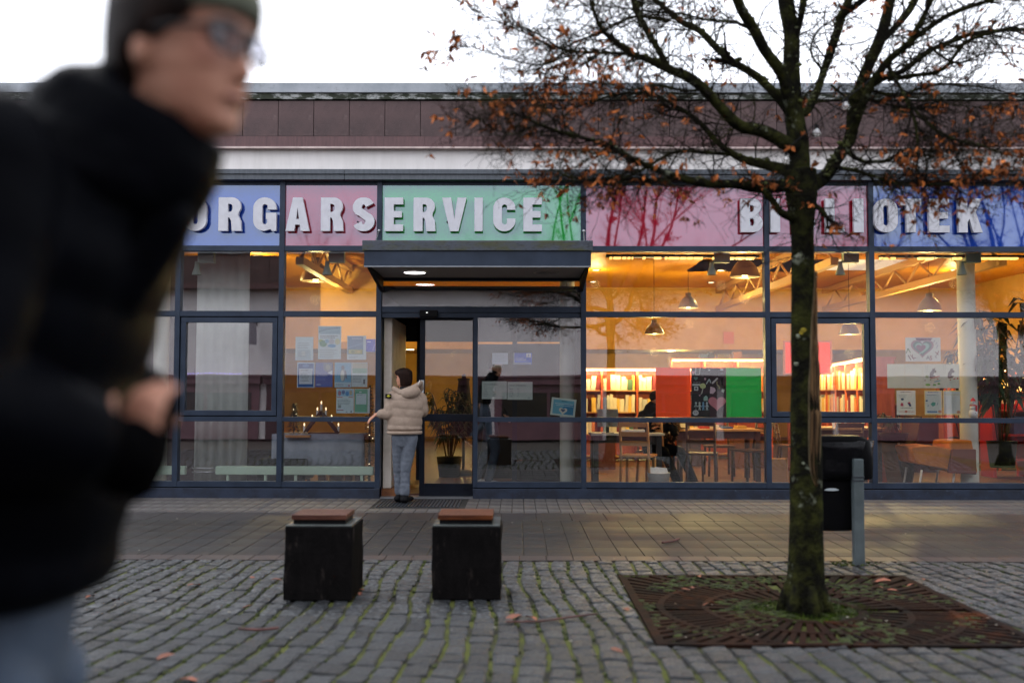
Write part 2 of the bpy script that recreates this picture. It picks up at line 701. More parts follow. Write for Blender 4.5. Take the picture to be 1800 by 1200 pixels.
T('joint_grey', S(44, 40, 38), 0.95, S(30, 30, 24), scale=6, detail=8)
YP = D - 0.06                                # face of the plinth
Y1, Y2, Y3, Y4 = gy(901), gy(914.5), gy(976), gy(984)
MATX = (onZ(668, 882).x, onZ(812, 882).x, gy(891), gy(878))
l1 = (YP - Y1) / 4
paving('pavement', 'paver', Y1, YP + 0.0, -8.8, 9.0, 0.1325, l1, 0.006, 'paver', hole=(MATX[0] - .03, MATX[1] + .03, MATX[2] - .03, MATX[3] + .03))
paving('pavement_band', 'paver', Y2, Y1 - .002, -8.8, 9.0, 0.36, (Y1 - Y2 - .002), 0.006, 'paver_dark')
l3 = (Y2 - Y3 - .004) / 5
paving('walkway', 'slab', Y3, Y2 - .004, -8.8, 9.0, 0.1925 * 1.0, l3, 0.005, 'slab')
paving('walkway_edging', 'paver', Y4, Y3 - .002, -8.8, 9.0, 0.21, (Y3 - Y4 - .002), 0.006, 'edging')

# the setts: wandering rows that fan out towards the viewer
bed = MB()
N_B = 60
YB0 = 2.2
bed.box(-9, 9, YB0, Y4 - .004, -0.10, -0.014)
sett_root = bed.build('sett_paving', 'joint', kind='structure')


def sett_mesh():
    mb = MB()
    n = 10
    rings = []
    jr = [RND.uniform(0.93, 1.03) for _ in range(n)]
    for s, z in ((1.0, -1.0), (1.0, -0.26), (0.965, -0.08), (0.72, RND.uniform(-0.03, 0.02))):
        for k in range(n):
            a = 2 * PI * (k + 0.5) / n
            c, d = math.cos(a), math.sin(a)
            e = 0.19
            px = 0.5 * math.copysign(abs(c) ** e, c) * s * jr[k]
            py = 0.5 * math.copysign(abs(d) ** e, d) * s * jr[(k * 3 + 1) % n]
            rings.append((px, py, z + (RND.uniform(-0.07, 0.07) if z > -0.3 else 0)))
    f = []
    for i in range(3):
        for k in range(n):
            a, b = i * n + k, i * n + (k + 1) % n
            f.append((a, b, b + n, a + n))
    rings.append((RND.uniform(-.1, .1), RND.uniform(-.1, .1), RND.uniform(-0.03, 0.08)))
    for k in range(n):
        f.append((3 * n + k, 3 * n + (k + 1) % n, 4 * n))
    mb.add(rings, f, False)
    return mb


GX0, GX1 = onZ(1087, 1009).x, onZ(1087, 1009).x + 2.16
GY1, GY0 = gy(1009), gy(1133)
GRATE = (onZ(1118, 1070).x - 0.02, 0, GY0, GY1)
gx_c = onZ(1413, 1068).x
GRATE = (onZ(1086, 1009).x, 2 * gx_c - onZ(1086, 1009).x, GY0, GY1)
sett_mb = [sett_mesh() for _ in range(10)]
sett_me = []
for m_ in sett_mb:
    me = m_.mesh('cobble')
    me.materials.append(MT['sett'])
    sett_me.append(me)


def row_x(i, y):
    YO = 30.0
    base = (i * 0.1175) * (YO - y) / (YO - 7.8) - 0.05
    return base + 0.05 * math.sin(y * 1.5 + i * 0.06) + 0.10 * (7.0 - y) * 0.10 + 0.012 * math.sin(y * 5 + i * 1.7)


cob = []
for i in range(-64, 65):
    y = Y4 - 0.01 - RND.uniform(0, 0.16)
    first = True
    top = Y4 - 0.008
    while top > YB0 + .2:
        L = RND.uniform(0.115, 0.185)
        if first:
            L *= RND.uniform(0.45, 1)
            first = False
        c = top - L / 2
        x = (row_x(i, c) + row_x(i + 1, c)) / 2
        w = row_x(i + 1, c) - row_x(i, c)
        ang = math.atan2(row_x(i, top) - row_x(i, top - L), L)
        top -= L + 0.001
        if abs(x) > 8.6:
            continue
        xa, xb, ya, yb = x - w / 2, x + w / 2, c - L / 2, c + L / 2
        if xb > GRATE[0] - .004 and xa < GRATE[1] + .004 and yb > GRATE[2] - .004 and ya < GRATE[3] + .004:
            # stones that meet the grate are cut to it
            cuts = sorted(((GRATE[0] - .006 - xa, 'l'), (xb - GRATE[1] - .006, 'r'), (GRATE[2] - .006 - ya, 'f'), (yb - GRATE[3] - .006, 'b')))
            v, side = cuts[-1]
            if v < .035:
                continue
            if side == 'l':
                xb = xa + v
            elif side == 'r':
                xa = xb - v
            elif side == 'f':
                yb = ya + v
            else:
                ya = yb - v
            x, c, w, L = (xa + xb) / 2, (ya + yb) / 2, xb - xa + .012, yb - ya
        cob.append((x, c, w - RND.uniform(0.012, 0.030), L * 1.03 - RND.uniform(0.000, 0.004), -ang + RND.uniform(-.05, .05), RND.uniform(-.005, .004), RND.uniform(-.015, .015), RND.uniform(-.045, .045)))


def in_view(x, y):
    if y < 4.35:
        return False
    px = 900 + F * x / y
    py = 688 + F * H / y
    return 150 < px < 1830 and py < 1225


cob.sort(key=lambda c: (0 if in_view(c[0], c[1]) else 1, c[1]))
rest = MB()
for k, (x, y, w, l, a, z, rx, ry) in enumerate(cob):
    j = k % 10
    if k < 300:
        inst('cobble', sett_me[j], sett_root, (x, y, z), (rx, ry, a), (w, l, 0.05))
    else:
        mx = Matrix.LocRotScale(Vector((x, y, z)), Matrix.Rotation(a, 3, 'Z'), Vector((w, l, 0.05)))
        rest.add([mx @ Vector(p) for p in sett_mb[j].v], sett_mb[j].f)
rest.build('far_cobbles', 'sett', sett_root, kind='stuff')

# moss tufts in the joints
mossb = MB()
for k in range(4200):
    i = RND.randint(-48, 48)
    y = RND.uniform(4.2, Y4)
    if noise.noise(Vector((row_x(i, y) * 0.9, y * 1.1, 3.0))) < RND.uniform(-0.15, 0.35):
        continue
    x = row_x(i, y)
    if GRATE[0] - .01 < x < GRATE[1] + .01 and GRATE[2] < y < GRATE[3]:
        continue
    r = RND.uniform(0.006, 0.016)
    mossb.ell((x + RND.uniform(-.006, .006), y, -0.010), r, r * RND.uniform(1, 2.6), RND.uniform(0.008, 0.016), 6, 3)
mossb.build('joint_moss', 'moss', kind='stuff')

# door mat let into the pavement
mt = MB()
mt.box(MATX[0], MATX[1], MATX[2], MATX[3], -0.05, -0.012)
door_mat = mt.build('door_mat', 'black', label='dark ribbed metal door mat let into the pavement before the entrance', cat='door mat')
for k in range(24):
    m2 = MB()
    xw = (MATX[1] - MATX[0]) / 24
    m2.box(MATX[0] + k * xw + .004, MATX[0] + (k + 1) * xw - .014, MATX[2] + .01, MATX[3] - .01, -0.02, 0.001)
    m2.build('slat', 'steel_dark' if 'steel_dark' in MT else 'gutter', door_mat)

# ================================================================== THE LIBRARY BUILDING
LIB = empty('library_building', (0, D, 0), label='single storey library with brown panel fascia and coloured glass above its windows', cat='building')
XL, XR = -9.0, 9.2

YF = D - 0.17
# roof slab and edges
mb = MB()
mb.box(XL, XR, D + 0.02, D + 16.3, zz(262, YF) + .02, zz(150, YF - .05))
mb.build('roof', 'roof', LIB)
mb = MB()
z0, z1 = zz(163, YF - .06), zz(145.5, YF - .06)
for a, b in ((XL, -4.7), (-4.696, -0.62), (-0.616, 3.1), (3.104, XR)):
    mb.box(a, b, YF - .06, YF + .5, z0, z1)
mb.build('roof_edge', 'flashing', LIB, bevel=.006)
mb = MB()
mb.box(XL, XR, YF - .035, YF + .06, zz(176, YF), z0 - .001)
mb.build('moss_strip', 'moss_strip', LIB)
mb = MB()
mb.box(XL, XR, YF + .02, YF + .07, zz(241, YF), zz(176, YF) - .001)
mb.build('fascia_backing', 'black', LIB)
pw = 63.3 / F * YF
xk = xx(489.5, YF, 210)
za, zb = zz(240, YF), zz(178.5, YF)
fm = []
for _ in range(3):
    b_ = MB()
    b_.box(-pw / 2 + .004, pw / 2 - .004, -.012, .012, -(zb - za) / 2, (zb - za) / 2)
    me = b_.mesh('fascia_panel')
    me.materials.append(MT['fascia'])
    fm.append(me)
k0 = math.ceil((XL - xk) / pw)
while xk + (k0 + 1) * pw < XR:
    inst('fascia_panel', RND.choice(fm), LIB, (xk + (k0 + .5) * pw, YF - D + RND.uniform(-.003, .003), (za + zb) / 2), (RND.uniform(-.01, .01), RND.uniform(-.004, .004), RND.uniform(-.012, .012)))
    k0 += 1
mb = MB()
for a, b in ((XL, -3.72), (-3.718, -1.14), (-1.138, 2.6), (2.602, XR)):
    mb.box(a, b, YF - .016, YF + .06, zz(258.5, YF), zz(240.6, YF))
mb.build('fascia_band', 'fascia_band', LIB)
mb = MB()
mb.box(XL, XR, YF - .03, YF + .10, zz(262, YF), zz(258.8, YF))
mb.build('fascia_lip', 'lip', LIB)
mb = MB()
mb.box(XL, XR, D - .11, D + .2, zz(298, D - .11), zz(262, YF) + .15)
mb.build('white_board', 'white_board', LIB)
mb = MB()
yg = D - .16
for a, b in ((XL, -2.13), (-2.126, 2.9), (2.904, XR)):
    mb.box(a, b, yg, D + .05, zz(306, yg), zz(297.5, yg))
    mb.box(a, b, yg + .02, D + .05, zz(315.5, yg), zz(306, yg) - .001)
mb.build('gutter', 'gutter', LIB, bevel=.004)
mb = MB()
mb.box(XL, XR, D - .02, D + .09, zz(326, D - .02), zz(315.5, yg) + .02)
mb.build('head_beam', 'frame', LIB)

# mullions and transoms
YM = D - .05
MULL = [-62, 128, 310.5, 493.0, 665.0, 1026.0, 1350.0, 1535.0, 1893.0, 2070.0]
MX = [xx(p, YM) for p in MULL]
HW = 0.032
z_bot = zz(857, YM)
z_top = zz(316, YM)
for i, x in enumerate(MX):
    mb = MB()
    lo_ = 0.0 if i in (4, 5) else z_bot
    mb.box(x - HW, x + HW, YM, D + .08, lo_, z_top)
    mb.build('mullion', 'frame', LIB, bevel=.003)
PLY = D - .07
LEVEL = {'A': (432, 325), 'B': (547, 441), 'C': (733, 556.5), 'D': (847, 741)}
TR = [(441.5, 432), (556.5, 547), (741.5, 733), (857, 847)]
OPERABLE = (2, 6)


def transom(x0, x1, p0, p1, y0=None, mat='frame'):
    mb = MB()
    y0 = YM + .006 if y0 is None else y0
    mb.box(x0, x1, y0, D + .075, zz(p0, YM), zz(p1, YM))
    return mb.build('transom', mat, LIB, bevel=.002)


def pane(x0, x1, z0, z1, name='pane', mat='glass', parent=None, y=D):
    mb = MB()
    mb.box(x0 - .004, x1 + .004, y, y + .008, z0 - .004, z1 + .004)
    return mb.build(name, mat, parent or LIB)


COLOURS = ['glass_green', 'glass_blue', 'glass_blue', 'glass_pink', 'glass_green', 'glass_pink', 'glass_pink', 'glass_blue', 'glass_green']
for i in range(len(MX) - 1):
    x0, x1 = MX[i] + HW, MX[i + 1] - HW
    if i != 1 or True:
        mb = MB()
        mb.box(x0 - .003, x1 + .003, D - .012, D + .02, zz(432, D) - .003, zz(325, D) + .02)
        mb.build('colour_panel', COLOURS[i], LIB)
    if i == 4:
        continue
    for p0, p1 in TR:
        transom(x0, x1, p0, p1)
    pane(x0, x1, zz(547, YM), zz(441.5, YM))
    pane(x0, x1, zz(847, YM), zz(741.5, YM))
    zc0, zc1 = zz(733, YM), zz(556.5, YM)
    if i in OPERABLE:
        w = MB()
        t = .075
        y0, y1 = D - .035, D + .05
        g_ = .012
        w.box(x0 + g_, x1 - g_, y0, y1, zc0 + g_, zc0 + t)
        w.box(x0 + g_, x1 - g_, y0, y1, zc1 - t, zc1 - g_)
        w.box(x0 + g_, x0 + t, y0, y1, zc0 + t, zc1 - t)
        w.box(x1 - t, x1 - g_, y0, y1, zc0 + t, zc1 - t)
        o = w.build('window', 'frame', LIB, bevel=.004)
        w2 = MB()
        for a in ((x0, x1, D + .0, D + .06, zc0, zc0 + g_), (x0, x1, D, D + .06, zc1 - g_, zc1), (x0, x0 + g_, D, D + .06, zc0, zc1), (x1 - g_, x1, D, D + .06, zc0, zc1)):
            w2.box(*a)
        w2.build('seal', 'black', o)
        pane(x0 + t, x1 - t, zc0 + t, zc1 - t, parent=o)
    else:
        pane(x0, x1, zc0, zc1)
for a, b in ((XL, MX[4] + HW), (xx(833, D), XR)):
    mb = MB()
    mb.box(a, b, PLY, D + .2, -.02, z_bot - .012)
    mb.build('plinth', 'plinth', LIB, bevel=.004)
    mb = MB()
    mb.box(a, b, D - .02, D + .2, z_bot - .012, z_bot)
    mb.build('plinth_gap', 'black', LIB)

# ---- entrance bay
ex0, ex1 = MX[4] + HW, MX[5] - HW
lx0, lx1 = xx(737, D), xx(833, D)
mb = MB()
mb.box(ex0, ex1, D - .03, D + .09, zz(549, YM), zz(538.5, YM))
mb.box(ex0, ex1, D - .015, D + .09, zz(558, YM), zz(549, YM) - .001)
mb.build('door_head', 'frame', LIB, bevel=.003)
mb = MB()
mb.box(ex0, ex1, D - .03, D + .09, zz(497, YM) + .03, zz(432, YM))
mb.build('header_beam', 'frame_dark', LIB)
pane(ex0, ex1, zz(538.5, YM), zz(497, YM) + .03)
# fixed side light
sx0, sx1 = xx(840, D), ex1
mb = MB()
mb.box(lx1 - .005, sx0, D - .02, D + .08, 0, zz(558, YM))
mb.build('mullion', 'frame', LIB)
for p0, p1 in ((741.5, 733), (857, 847)):
    transom(sx0, sx1, p0, p1)
pane(sx0, sx1, zz(733, YM), zz(558, YM))
pane(sx0, sx1, zz(847, YM), zz(741.5, YM))
# sliding leaf (half open, in front of the opening)
dl = MB()
st = .062
zt_ = zz(551, D)
y0, y1 = D + .10, D + .15
dl.box(lx0, lx0 + st, y0, y1, .012, zt_)
dl.box(lx1 - .02, lx1 + .03, y0, y1, .012, zt_)
dl.box(lx0 + st, lx1 - .02, y0, y1, .012, zz(851, D))
dl.box(lx0 + st, lx1 - .02, y0, y1, zz(562, D), zt_)
dl.box(lx0 + st, lx1 - .02, y0, y1, zz(741, D), zz(728, D))
door = dl.build('sliding_door', 'frame_dark', LIB, bevel=.003)
for a, b in ((zz(851, D), zz(741, D)), (zz(728, D), zz(562, D))):
    pane(lx0 + st, lx1 - .02, a, b, 'door_glass', 'door_glass', door, D + .12)
st_ = MB()
st_.box(lx0 + .012, lx0 + .05, y0 - .003, y0 - .001, zz(690, D), zz(668, D))
st_.build('door_sticker', plain((190, 196, 200)), door)
# pale wall end seen in the opening, timber threshold
mb = MB()
mb.box(xx(676, D + .2), xx(690, D + .2), D + .14, D + 1.7, 0.10, zz(556, D))
mb.build('jamb', M('jamb', S(206, 196, 184), 0.6, S(180, 168, 154), scale=4), LIB, bevel=.01)
mb = MB()
mb.box(xx(672, D + .2), xx(700, D + .2), D + .12, D + 1.72, 0.0, 0.10)
mb.build('jamb_foot', M('jamb_foot', S(136, 84, 44), 0.6, S(96, 56, 30), scale=9), LIB)
mb = MB()
mb.box(ex0, ex1, D - .02, D + .4, -.01, .012)
mb.build('threshold', 'steel', LIB)
# sensor over the door
mb = MB()
mb.box(xx(737, D - .1), xx(769, D - .1), D - .10, D - .03, zz(557, D - .1), zz(545, D - .1))
sen = mb.build('door_sensor', 'black', LIB, bevel=.01)
mb = MB()
mb.ell((xx(750, D - .1), D - .10, zz(549.5, D - .1)), .012, .006, .006, 8, 6)
mb.build('sensor_lens', EM('sensor_led', (1, 1, .95), 1.2), sen)

# ---- canopy over the entrance
CY = D - 1.30
cx0, cx1 = xx(640, CY, 455), xx(1039, CY, 455)
czb, czt = zz(467.5, CY), zz(441, CY)
mb = MB()
mb.box(cx0, cx1, CY, CY + .04, czb, czt)
can = mb.build('canopy', 'frame', LIB, bevel=.004)
mb = MB()
mb.box(cx0, cx0 + .04, CY + .04, D - .05, czb + .03, czt)
mb.box(cx1 - .04, cx1, CY + .04, D - .05, czb + .03, czt)
mb.build('canopy_side', 'frame_dark', can)
mb = MB()
mb.box(cx0 - .02, cx1 + .02, CY - .02, D - .05, czt, zz(423, CY))
mb.build('canopy_roof', 'canopy_top', can, bevel=.006)
mb = MB()
mb.box(cx0 + .04, cx1 - .04, CY + .04, D - .05, czb + .012, czb + .03)
mb.build('soffit', 'soffit', can)
mb = MB()
mb.box(cx0, cx1, CY - .004, CY + .04, czb - .012, czb)
mb.build('drip_edge', 'flashing', can)
for side, x in ((1, cx0), (-1, cx1)):
    mb = MB()
    mb.add([(x + side * .01, CY + .02, czb + .02), (x + side * .01, D - .06, czb + .02), (x + side * .01, D - .06, czb - .16), (x + side * .05, CY + .02, czb + .02), (x + side * .05, D - .06, czb + .02), (x + side * .05, D - .06, czb - .16)],
           [(0, 1, 2), (5, 4, 3), (0, 3, 4, 1), (1, 4, 5, 2), (2, 5, 3, 0)])
    mb.build('bracket', 'black', can)
for x_, lit in ((729, True), (960, False)):
    c = onY(x_, 475, 11.6)
    c.z = czb + .012
    mb = MB()
    mb.lathe(c, [(.155, -.001), (.155, -.012), (.13, -.014), (.13, -.004)], 28)
    dlg = mb.build('downlight', 'steel' if lit else 'soffit', can)
    mb = MB()
    mb.lathe(c, [(.13, -.006), (.12, -.012), (.0, -.016)], 28)
    mb.build('diffuser', EM('canopy_lamp', (1, .93, .92), 9.0) if lit else M('dead_lamp', S(150, 142, 136), .5, S(90, 84, 80), scale=14), dlg)
for pxa, pya, pxb in ((655, 408, 666), (1028, 408, 1026)):
    a = onY(pxa, 424, CY + .9)
    b = Vector((xx(pxb, D - .06, 406), D - .06, zz(406, D - .06)))
    a.z = zz(423, CY) - .005
    mb = MB()
    mb.loft([a, b], .008, 6)
    mb.lathe(b, [(.0, -.02), (.022, -.01), (.022, .01), (.0, .02)], 8)
    mb.build('tie_rod', 'steel', can)

# ---- raised letters
def arc(cx, cy, rx, ry, a0, a1, n=8):
    return [(cx + rx * math.cos(math.radians(a0 + (a1 - a0) * i / n)), cy + ry * math.sin(math.radians(a0 + (a1 - a0) * i / n))) for i in range(n + 1)]


def glyph(ch):
    s, b = .27, .20                       # stem and bar thickness for cap height 1
    if ch == 'I':
        return .27, [[(0, 0), (s, 0), (s, 1), (0, 1)]]
    if ch == 'L':
        return .56, [[(0, 0), (.56, 0), (.56, b), (s, b), (s, 1), (0, 1)]]
    if ch == 'E':
        return .55, [[(0, 0), (.55, 0), (.55, b), (s, b), (s, .41), (.51, .41), (.51, .60), (s, .60), (s, .80), (.55, .80), (.55, 1), (0, 1)]]
    if ch == 'T':
        return .62, [[(.175, 0), (.445, 0), (.445, .8), (.62, .8), (.62, 1), (0, 1), (0, .8), (.175, .8)]]
    if ch == 'K':
        return .72, [[(0, 0), (s, 0), (s, .30), (.33, .40), (.44, 0), (.72, 0), (.52, .60), (.71, 1), (.43, 1), (s, .62), (s, 1), (0, 1)]]
    if ch == 'V':
        return .73, [[(.24, 0), (.49, 0), (.73, 1), (.46, 1), (.37, .36), (.27, 1), (0, 1)]]
    if ch == 'A':
        return .72, [[(0, 0), (.26, 0), (.29, .19), (.43, .19), (.46, 0), (.72, 0), (.50, 1), (.22, 1)], [(.318, .36), (.36, .70), (.402, .36)]]
    if ch == 'O':
        w, r, q = .66, .32, .075
        o = arc(r, r, r, r, 180, 270) + arc(w - r, r, r, r, 270, 360) + arc(w - r, 1 - r, r, r, 0, 90) + arc(r, 1 - r, r, r, 90, 180)
        i = arc(.255 + q, .2 + q, q, q, 180, 270) + arc(w - .255 - q, .2 + q, q, q, 270, 360) + arc(w - .255 - q, .8 - q, q, q, 0, 90) + arc(.255 + q, .8 - q, q, q, 90, 180)
        return w, [o, i]
    if ch in 'CG':
        w, r, q = .65, .32, .075
        o = arc(r, r, r, r, 180, 270)
        if ch == 'C':
            o += arc(w - r, r, r, r, 270, 360) + [(w, .38), (.40, .38)]
        else:
            o += [(.50, .06), (.53, 0), (w, 0), (w, .54), (.36, .54), (.36, .36), (.40, .36)]
        o += list(reversed(arc(.255 + q, .2 + q, q, q, 180, 360)))
        o += list(reversed(arc(.255 + q, .8 - q, q, q, 0, 180)))
        o += [(.40, .64), (w, .64)] + arc(w - r, 1 - r, r, r, 0, 90) + arc(r, 1 - r, r, r, 90, 180)
        return w, [o]
    if ch in 'RB':
        w = .65
        r = .25
        if ch == 'B':
            o = [(0, 0)] + arc(w - .27, .27, .27, .27, -90, 55) + arc(w - .29, .755, .245, .245, -50, 90) + [(0, 1)]
            h1 = [(s, .19), (.36, .19)] + arc(.345, .30, .065, .11, -90, 90, 6) + [(s, .41)]
            h2 = [(s, .60), (.34, .60)] + arc(.335, .705, .06, .10, -90, 90, 6) + [(s, .81)]
            return w, [o, h1, h2]
        o = [(0, 0), (s, 0), (s, .40), (.31, .40), (.36, .30), (.385, 0), (.66, 0), (.64, .30), (.56, .47)] + arc(w - .27, .735, .26, .265, -40, 90) + [(0, 1)]
        h = [(s, .57), (.34, .57)] + arc(.335, .69, .07, .115, -90, 90, 6) + [(s, .81)]
        return w, [o, h]
    if ch == 'S':
        w = .64
        cl = arc(.32, .705, .19, .195, 20, 90, 5) + arc(.32, .705, .19, .195, 90, 215, 8)[1:] + [(.24, .56), (.40, .44)] + arc(.32, .295, .19, .195, 35, -90, 8) + arc(.32, .295, .19, .195, -90, -160, 5)[1:]
        t = .125
        L_, R_ = [], []
        for i, p in enumerate(cl):
            a, c = cl[max(i - 1, 0)], cl[min(i + 1, len(cl) - 1)]
            dx, dy = c[0] - a[0], c[1] - a[1]
            n = math.hypot(dx, dy) or 1
            tt = t * (0.8 + 0.25 * abs(dy / n))
            L_.append((p[0] - dy / n * tt, p[1] + dx / n * tt))
            R_.append((p[0] + dy / n * tt, p[1] - dx / n * tt))
        return w, [L_ + list(reversed(R_))]


def word(letters, py_top, py_bot, label):
    yl = D - .105
    root = empty('sign_lettering', (xx(letters[0][1], yl, 378), yl, zz(py_bot, yl)), label=label, cat='sign')
    for ch, a, b in letters:
        xa, xb = xx(a, yl, 378), xx(b, yl, 378)
        za, zb = zz(py_bot, yl), zz(py_top, yl)
        w, loops = glyph(ch)
        mb = MB()
        sx, sz = (xb - xa) / w, (zb - za)
        mb.prism(loops[0], loops[1:], lambda u, v, dd: Vector((xa + u * sx, yl + dd, za + v * sz)), .055)
        o = mb.build('letter', 'letter', root, fixn=True)
        st2 = MB()
        for fx in (.3, .7):
            c = Vector((xa + (xb - xa) * .2, yl + .05, za + (zb - za) * fx))
            st2.loft([c, c + Vector((0, .12, 0))], .01, 6)
        st2.build('standoff', 'frame_dark', o)
    return root


word([('B', 268, 306), ('O', 323, 363), ('R', 384, 424), ('G', 445, 485.5), ('A', 502, 544), ('R', 564, 603), ('S', 620, 658), ('E', 676, 708.5), ('R', 727, 765), ('V', 777, 820), ('I', 834, 848.5), ('C', 867, 906), ('E', 920, 952.5)], 347.5, 406.5,
     'raised white letters ending in ORGARSERVICE across the blue, pink and green panels')
word([('B', 1302, 1341), ('I', 1355, 1371), ('B', 1395, 1433), ('L', 1451, 1484), ('I', 1501, 1518), ('O', 1537, 1578), ('T', 1583, 1620), ('E', 1633, 1669), ('K', 1685, 1727)], 348.5, 407.5,
     'raised white letters reading BIBLIOTEK behind the tree trunk')

# ================================================================== WHAT STANDS BEHIND THE VIEWER (seen in the glass)
YO = -2.6
SHOP = empty('shop_building', (0, YO, 0), label='white shop building with dark red front mirrored in the library windows', cat='building')
T('shop_white', S(236, 230, 232), 0.7, S(224, 218, 222), scale=1.5)
T('shop_red', S(66, 28, 40), 0.5, S(52, 22, 32), scale=2)
T('shop_red_light', S(112, 76, 86), 0.55, S(98, 66, 76), scale=2)
dm = 2 * D - YO


def zo(py):
    return onY(900, py, dm).z


mb = MB()
mb.box(-30, 30, YO - 6, YO - .001, 0, zo(455))
mb.build('wall', 'shop_white', SHOP)
b_ = MB()
b_.box(-.44, .44, -.02, .02, -(zo(458) - zo(500)) / 2, (zo(458) - zo(500)) / 2)
me = b_.mesh('fascia_panel')
me.materials.append(MT['fascia'])
for k in range(-33, 34):
    inst('fascia_panel', me, SHOP, (k * .89, .42, (zo(458) + zo(500)) / 2), (RND.uniform(-.01, .01), 0, 0))
mb = MB()
mb.box(-30, 30, YO + .36, YO + .5, zo(510), zo(501))
mb.box(-30, 30, YO, YO + .40, zo(510), zo(450))
mb.build('fascia_band', 'fascia_band', SHOP)
mb = MB()
mb.box(-30, 30, YO - 6, YO + .52, zo(450), zo(446))
mb.build('roof', 'flashing', SHOP)
for k in range(-9, 10):
    x = k * 3.1 - .6
    red = 'shop_red' if k % 3 else 'shop_red_light'
    mb = MB()
    mb.box(x, x + 2.9, YO, YO + .10, 0, zo(668))
    o = mb.build('shop_front', red, SHOP)
    mb = MB()
    mb.box(x - .06, x + 2.96, YO, YO + .22, zo(676), zo(664))
    mb.box(x - .1, x + 3.0, YO, YO + .28, zo(664), zo(660))
    mb.build('cornice', red, o)
    mb = MB()
    for q in range(2):
        mb.box(x + .2 + q * 1.3, x + 1.4 + q * 1.3, YO + .10, YO + .13, .55, zo(690))
    mb.build('display_window', 'black_gloss', o)
# hanging sign and purple light string
c = onY(452, 586, dm)
hs = empty('hanging_sign', (c.x, YO, c.z), label='pale square shop sign hanging from a wall bracket, mirrored in the opening window', cat='sign')
mb = MB()
mb.box(c.x - .02, c.x + .02, YO + .12, YO + .78, c.z - .32, c.z + .28)
mb.build('board', plain((150, 146, 158)), hs, bevel=.008)
mb = MB()
mb.loft([(c.x, YO, c.z + .36), (c.x, YO + .9, c.z + .36)], .02, 8)
mb.loft([(c.x, YO, c.z + .2), (c.x, YO + .05, c.z + .36)], .015, 6)
mb.build('bracket', 'frame_dark', hs)
mb = MB()
for k in range(26):
    p = onY(326 + k * 4.1, 657, dm)
    mb.ell((p.x, YO + .32, p.z), .012, .012, .012, 6, 4)
tag(mb.build('light_string', EM('violet_led', (.22, .12, 1), 7)), 'row of small violet lights along the shop cornice, mirrored in the glass', 'string lights')

# ================================================================== INSIDE THE LIBRARY
T('int_floor', S(92, 58, 40), 0.45, S(64, 40, 30), scale=3)
T('ceil_wood', S(222, 154, 32), 0.5, S(202, 132, 24), scale=2, stretch=(1, 14, 1))
T('int_wall', S(212, 168, 88), 0.8, S(194, 150, 72), scale=2)
T('int_dark', S(64, 44, 48), 0.8, S(50, 34, 40), scale=2)
T('truss', S(196, 152, 92), 0.6)
T('shelf_wood', S(196, 92, 40), 0.5, S(170, 72, 30), scale=3, stretch=(6, 6, 1))
T('table_wood', S(190, 140, 84), 0.5, S(170, 120, 70), scale=3)
T('dark_wood', S(76, 44, 30), 0.5, S(56, 32, 24), scale=4)
T('column', S(206, 208, 196), 0.6, S(196, 198, 186), scale=3)
T('radiator', S(176, 198, 178), 0.5)
T('shade', S(120, 108, 92), 0.35, metal=0.7)
T('spot', S(138, 158, 150), 0.5)
T('plant', S(36, 62, 30), 0.5, S(22, 40, 20), scale=9, island=0.3)
T('orange_fabric', S(206, 122, 36), 0.85, S(184, 104, 28), scale=9, bump=0.2)
T('red_paint', S(190, 40, 30), 0.5)
T('paper_print', S(236, 220, 190), 0.8)
WARM = (1.0, 0.76, 0.28)
CEIL, YB = 3.42, 20.2
FZ = 0.03
IX0, IX1 = -8.8, 9.0

f_ = MB()
f_.box(IX0, IX1, D + .21, 28.5, -.3, FZ)
f_.build('floor', 'int_floor', kind='structure')
# timber ceiling of boards running across the room, with two skylight openings
SKY = []
for (pa, pb, ya, yb) in ((1092, 1236, 455, 475), (1468, 1640, 456, 476)):
    y0 = onZ(900, ya, CEIL).y
    y1 = onZ(900, yb, CEIL).y
    SKY.append((xx(pa, y0, ya) + .05, xx(pb, y0, ya), y0, y1))
ceil_root = MB()
ceil_root.box(IX0, IX1, D + .1, YB, CEIL + .03, CEIL + .06)
cr = ceil_root.build('ceiling', 'dark_wood', kind='structure')
bw = .235
k = 0
yb_ = D + .1
while yb_ < YB - .05:
    y0, y1 = yb_, min(yb_ + bw, YB)
    segs = [(IX0, IX1)]
    for s in SKY:
        if y1 > s[2] and y0 < s[3]:
            segs = [q for a, b in segs for q in ((a, s[0]), (s[1], b)) if q[1] - q[0] > .05]
    for a, b in segs:
        mb = MB()
        mb.box(a, b, y0 + .004, y1 - .004, CEIL, CEIL + .028)
        mb.build('plank', 'ceil_wood', cr)
    yb_ += bw
T('skylight', S(222, 222, 222), 0.6, emit=(1.0, .95, .92), estr=0.42)
for s in SKY:
    mb = MB()
    mb.box(s[0], s[1], s[2], s[3], CEIL + .020, CEIL + .026)
    mb.build('skylight', 'skylight', cr)
w = MB()
w.box(IX0, IX1, YB, YB + .2, 2.16, CEIL + .05)
w.build('bulkhead_wall', 'int_wall', kind='structure')
w = MB()
w.box(IX0, IX1, 28.3, 28.5, FZ, 2.5)
w.build('back_wall', 'int_wall', kind='structure')
w = MB()
w.box(IX0, IX1, YB + .2, 28.3, 2.38, 2.42)
w.build('low_ceiling', M('low_ceiling', S(206, 184, 120), 0.7), kind='structure')
for a, b in ((IX0 - .2, IX0), (IX1, IX1 + .2)):
    w = MB()
    w.box(a, b, D + .1, 28.5, FZ, CEIL)
    w.build('side_wall', 'int_wall', kind='structure')
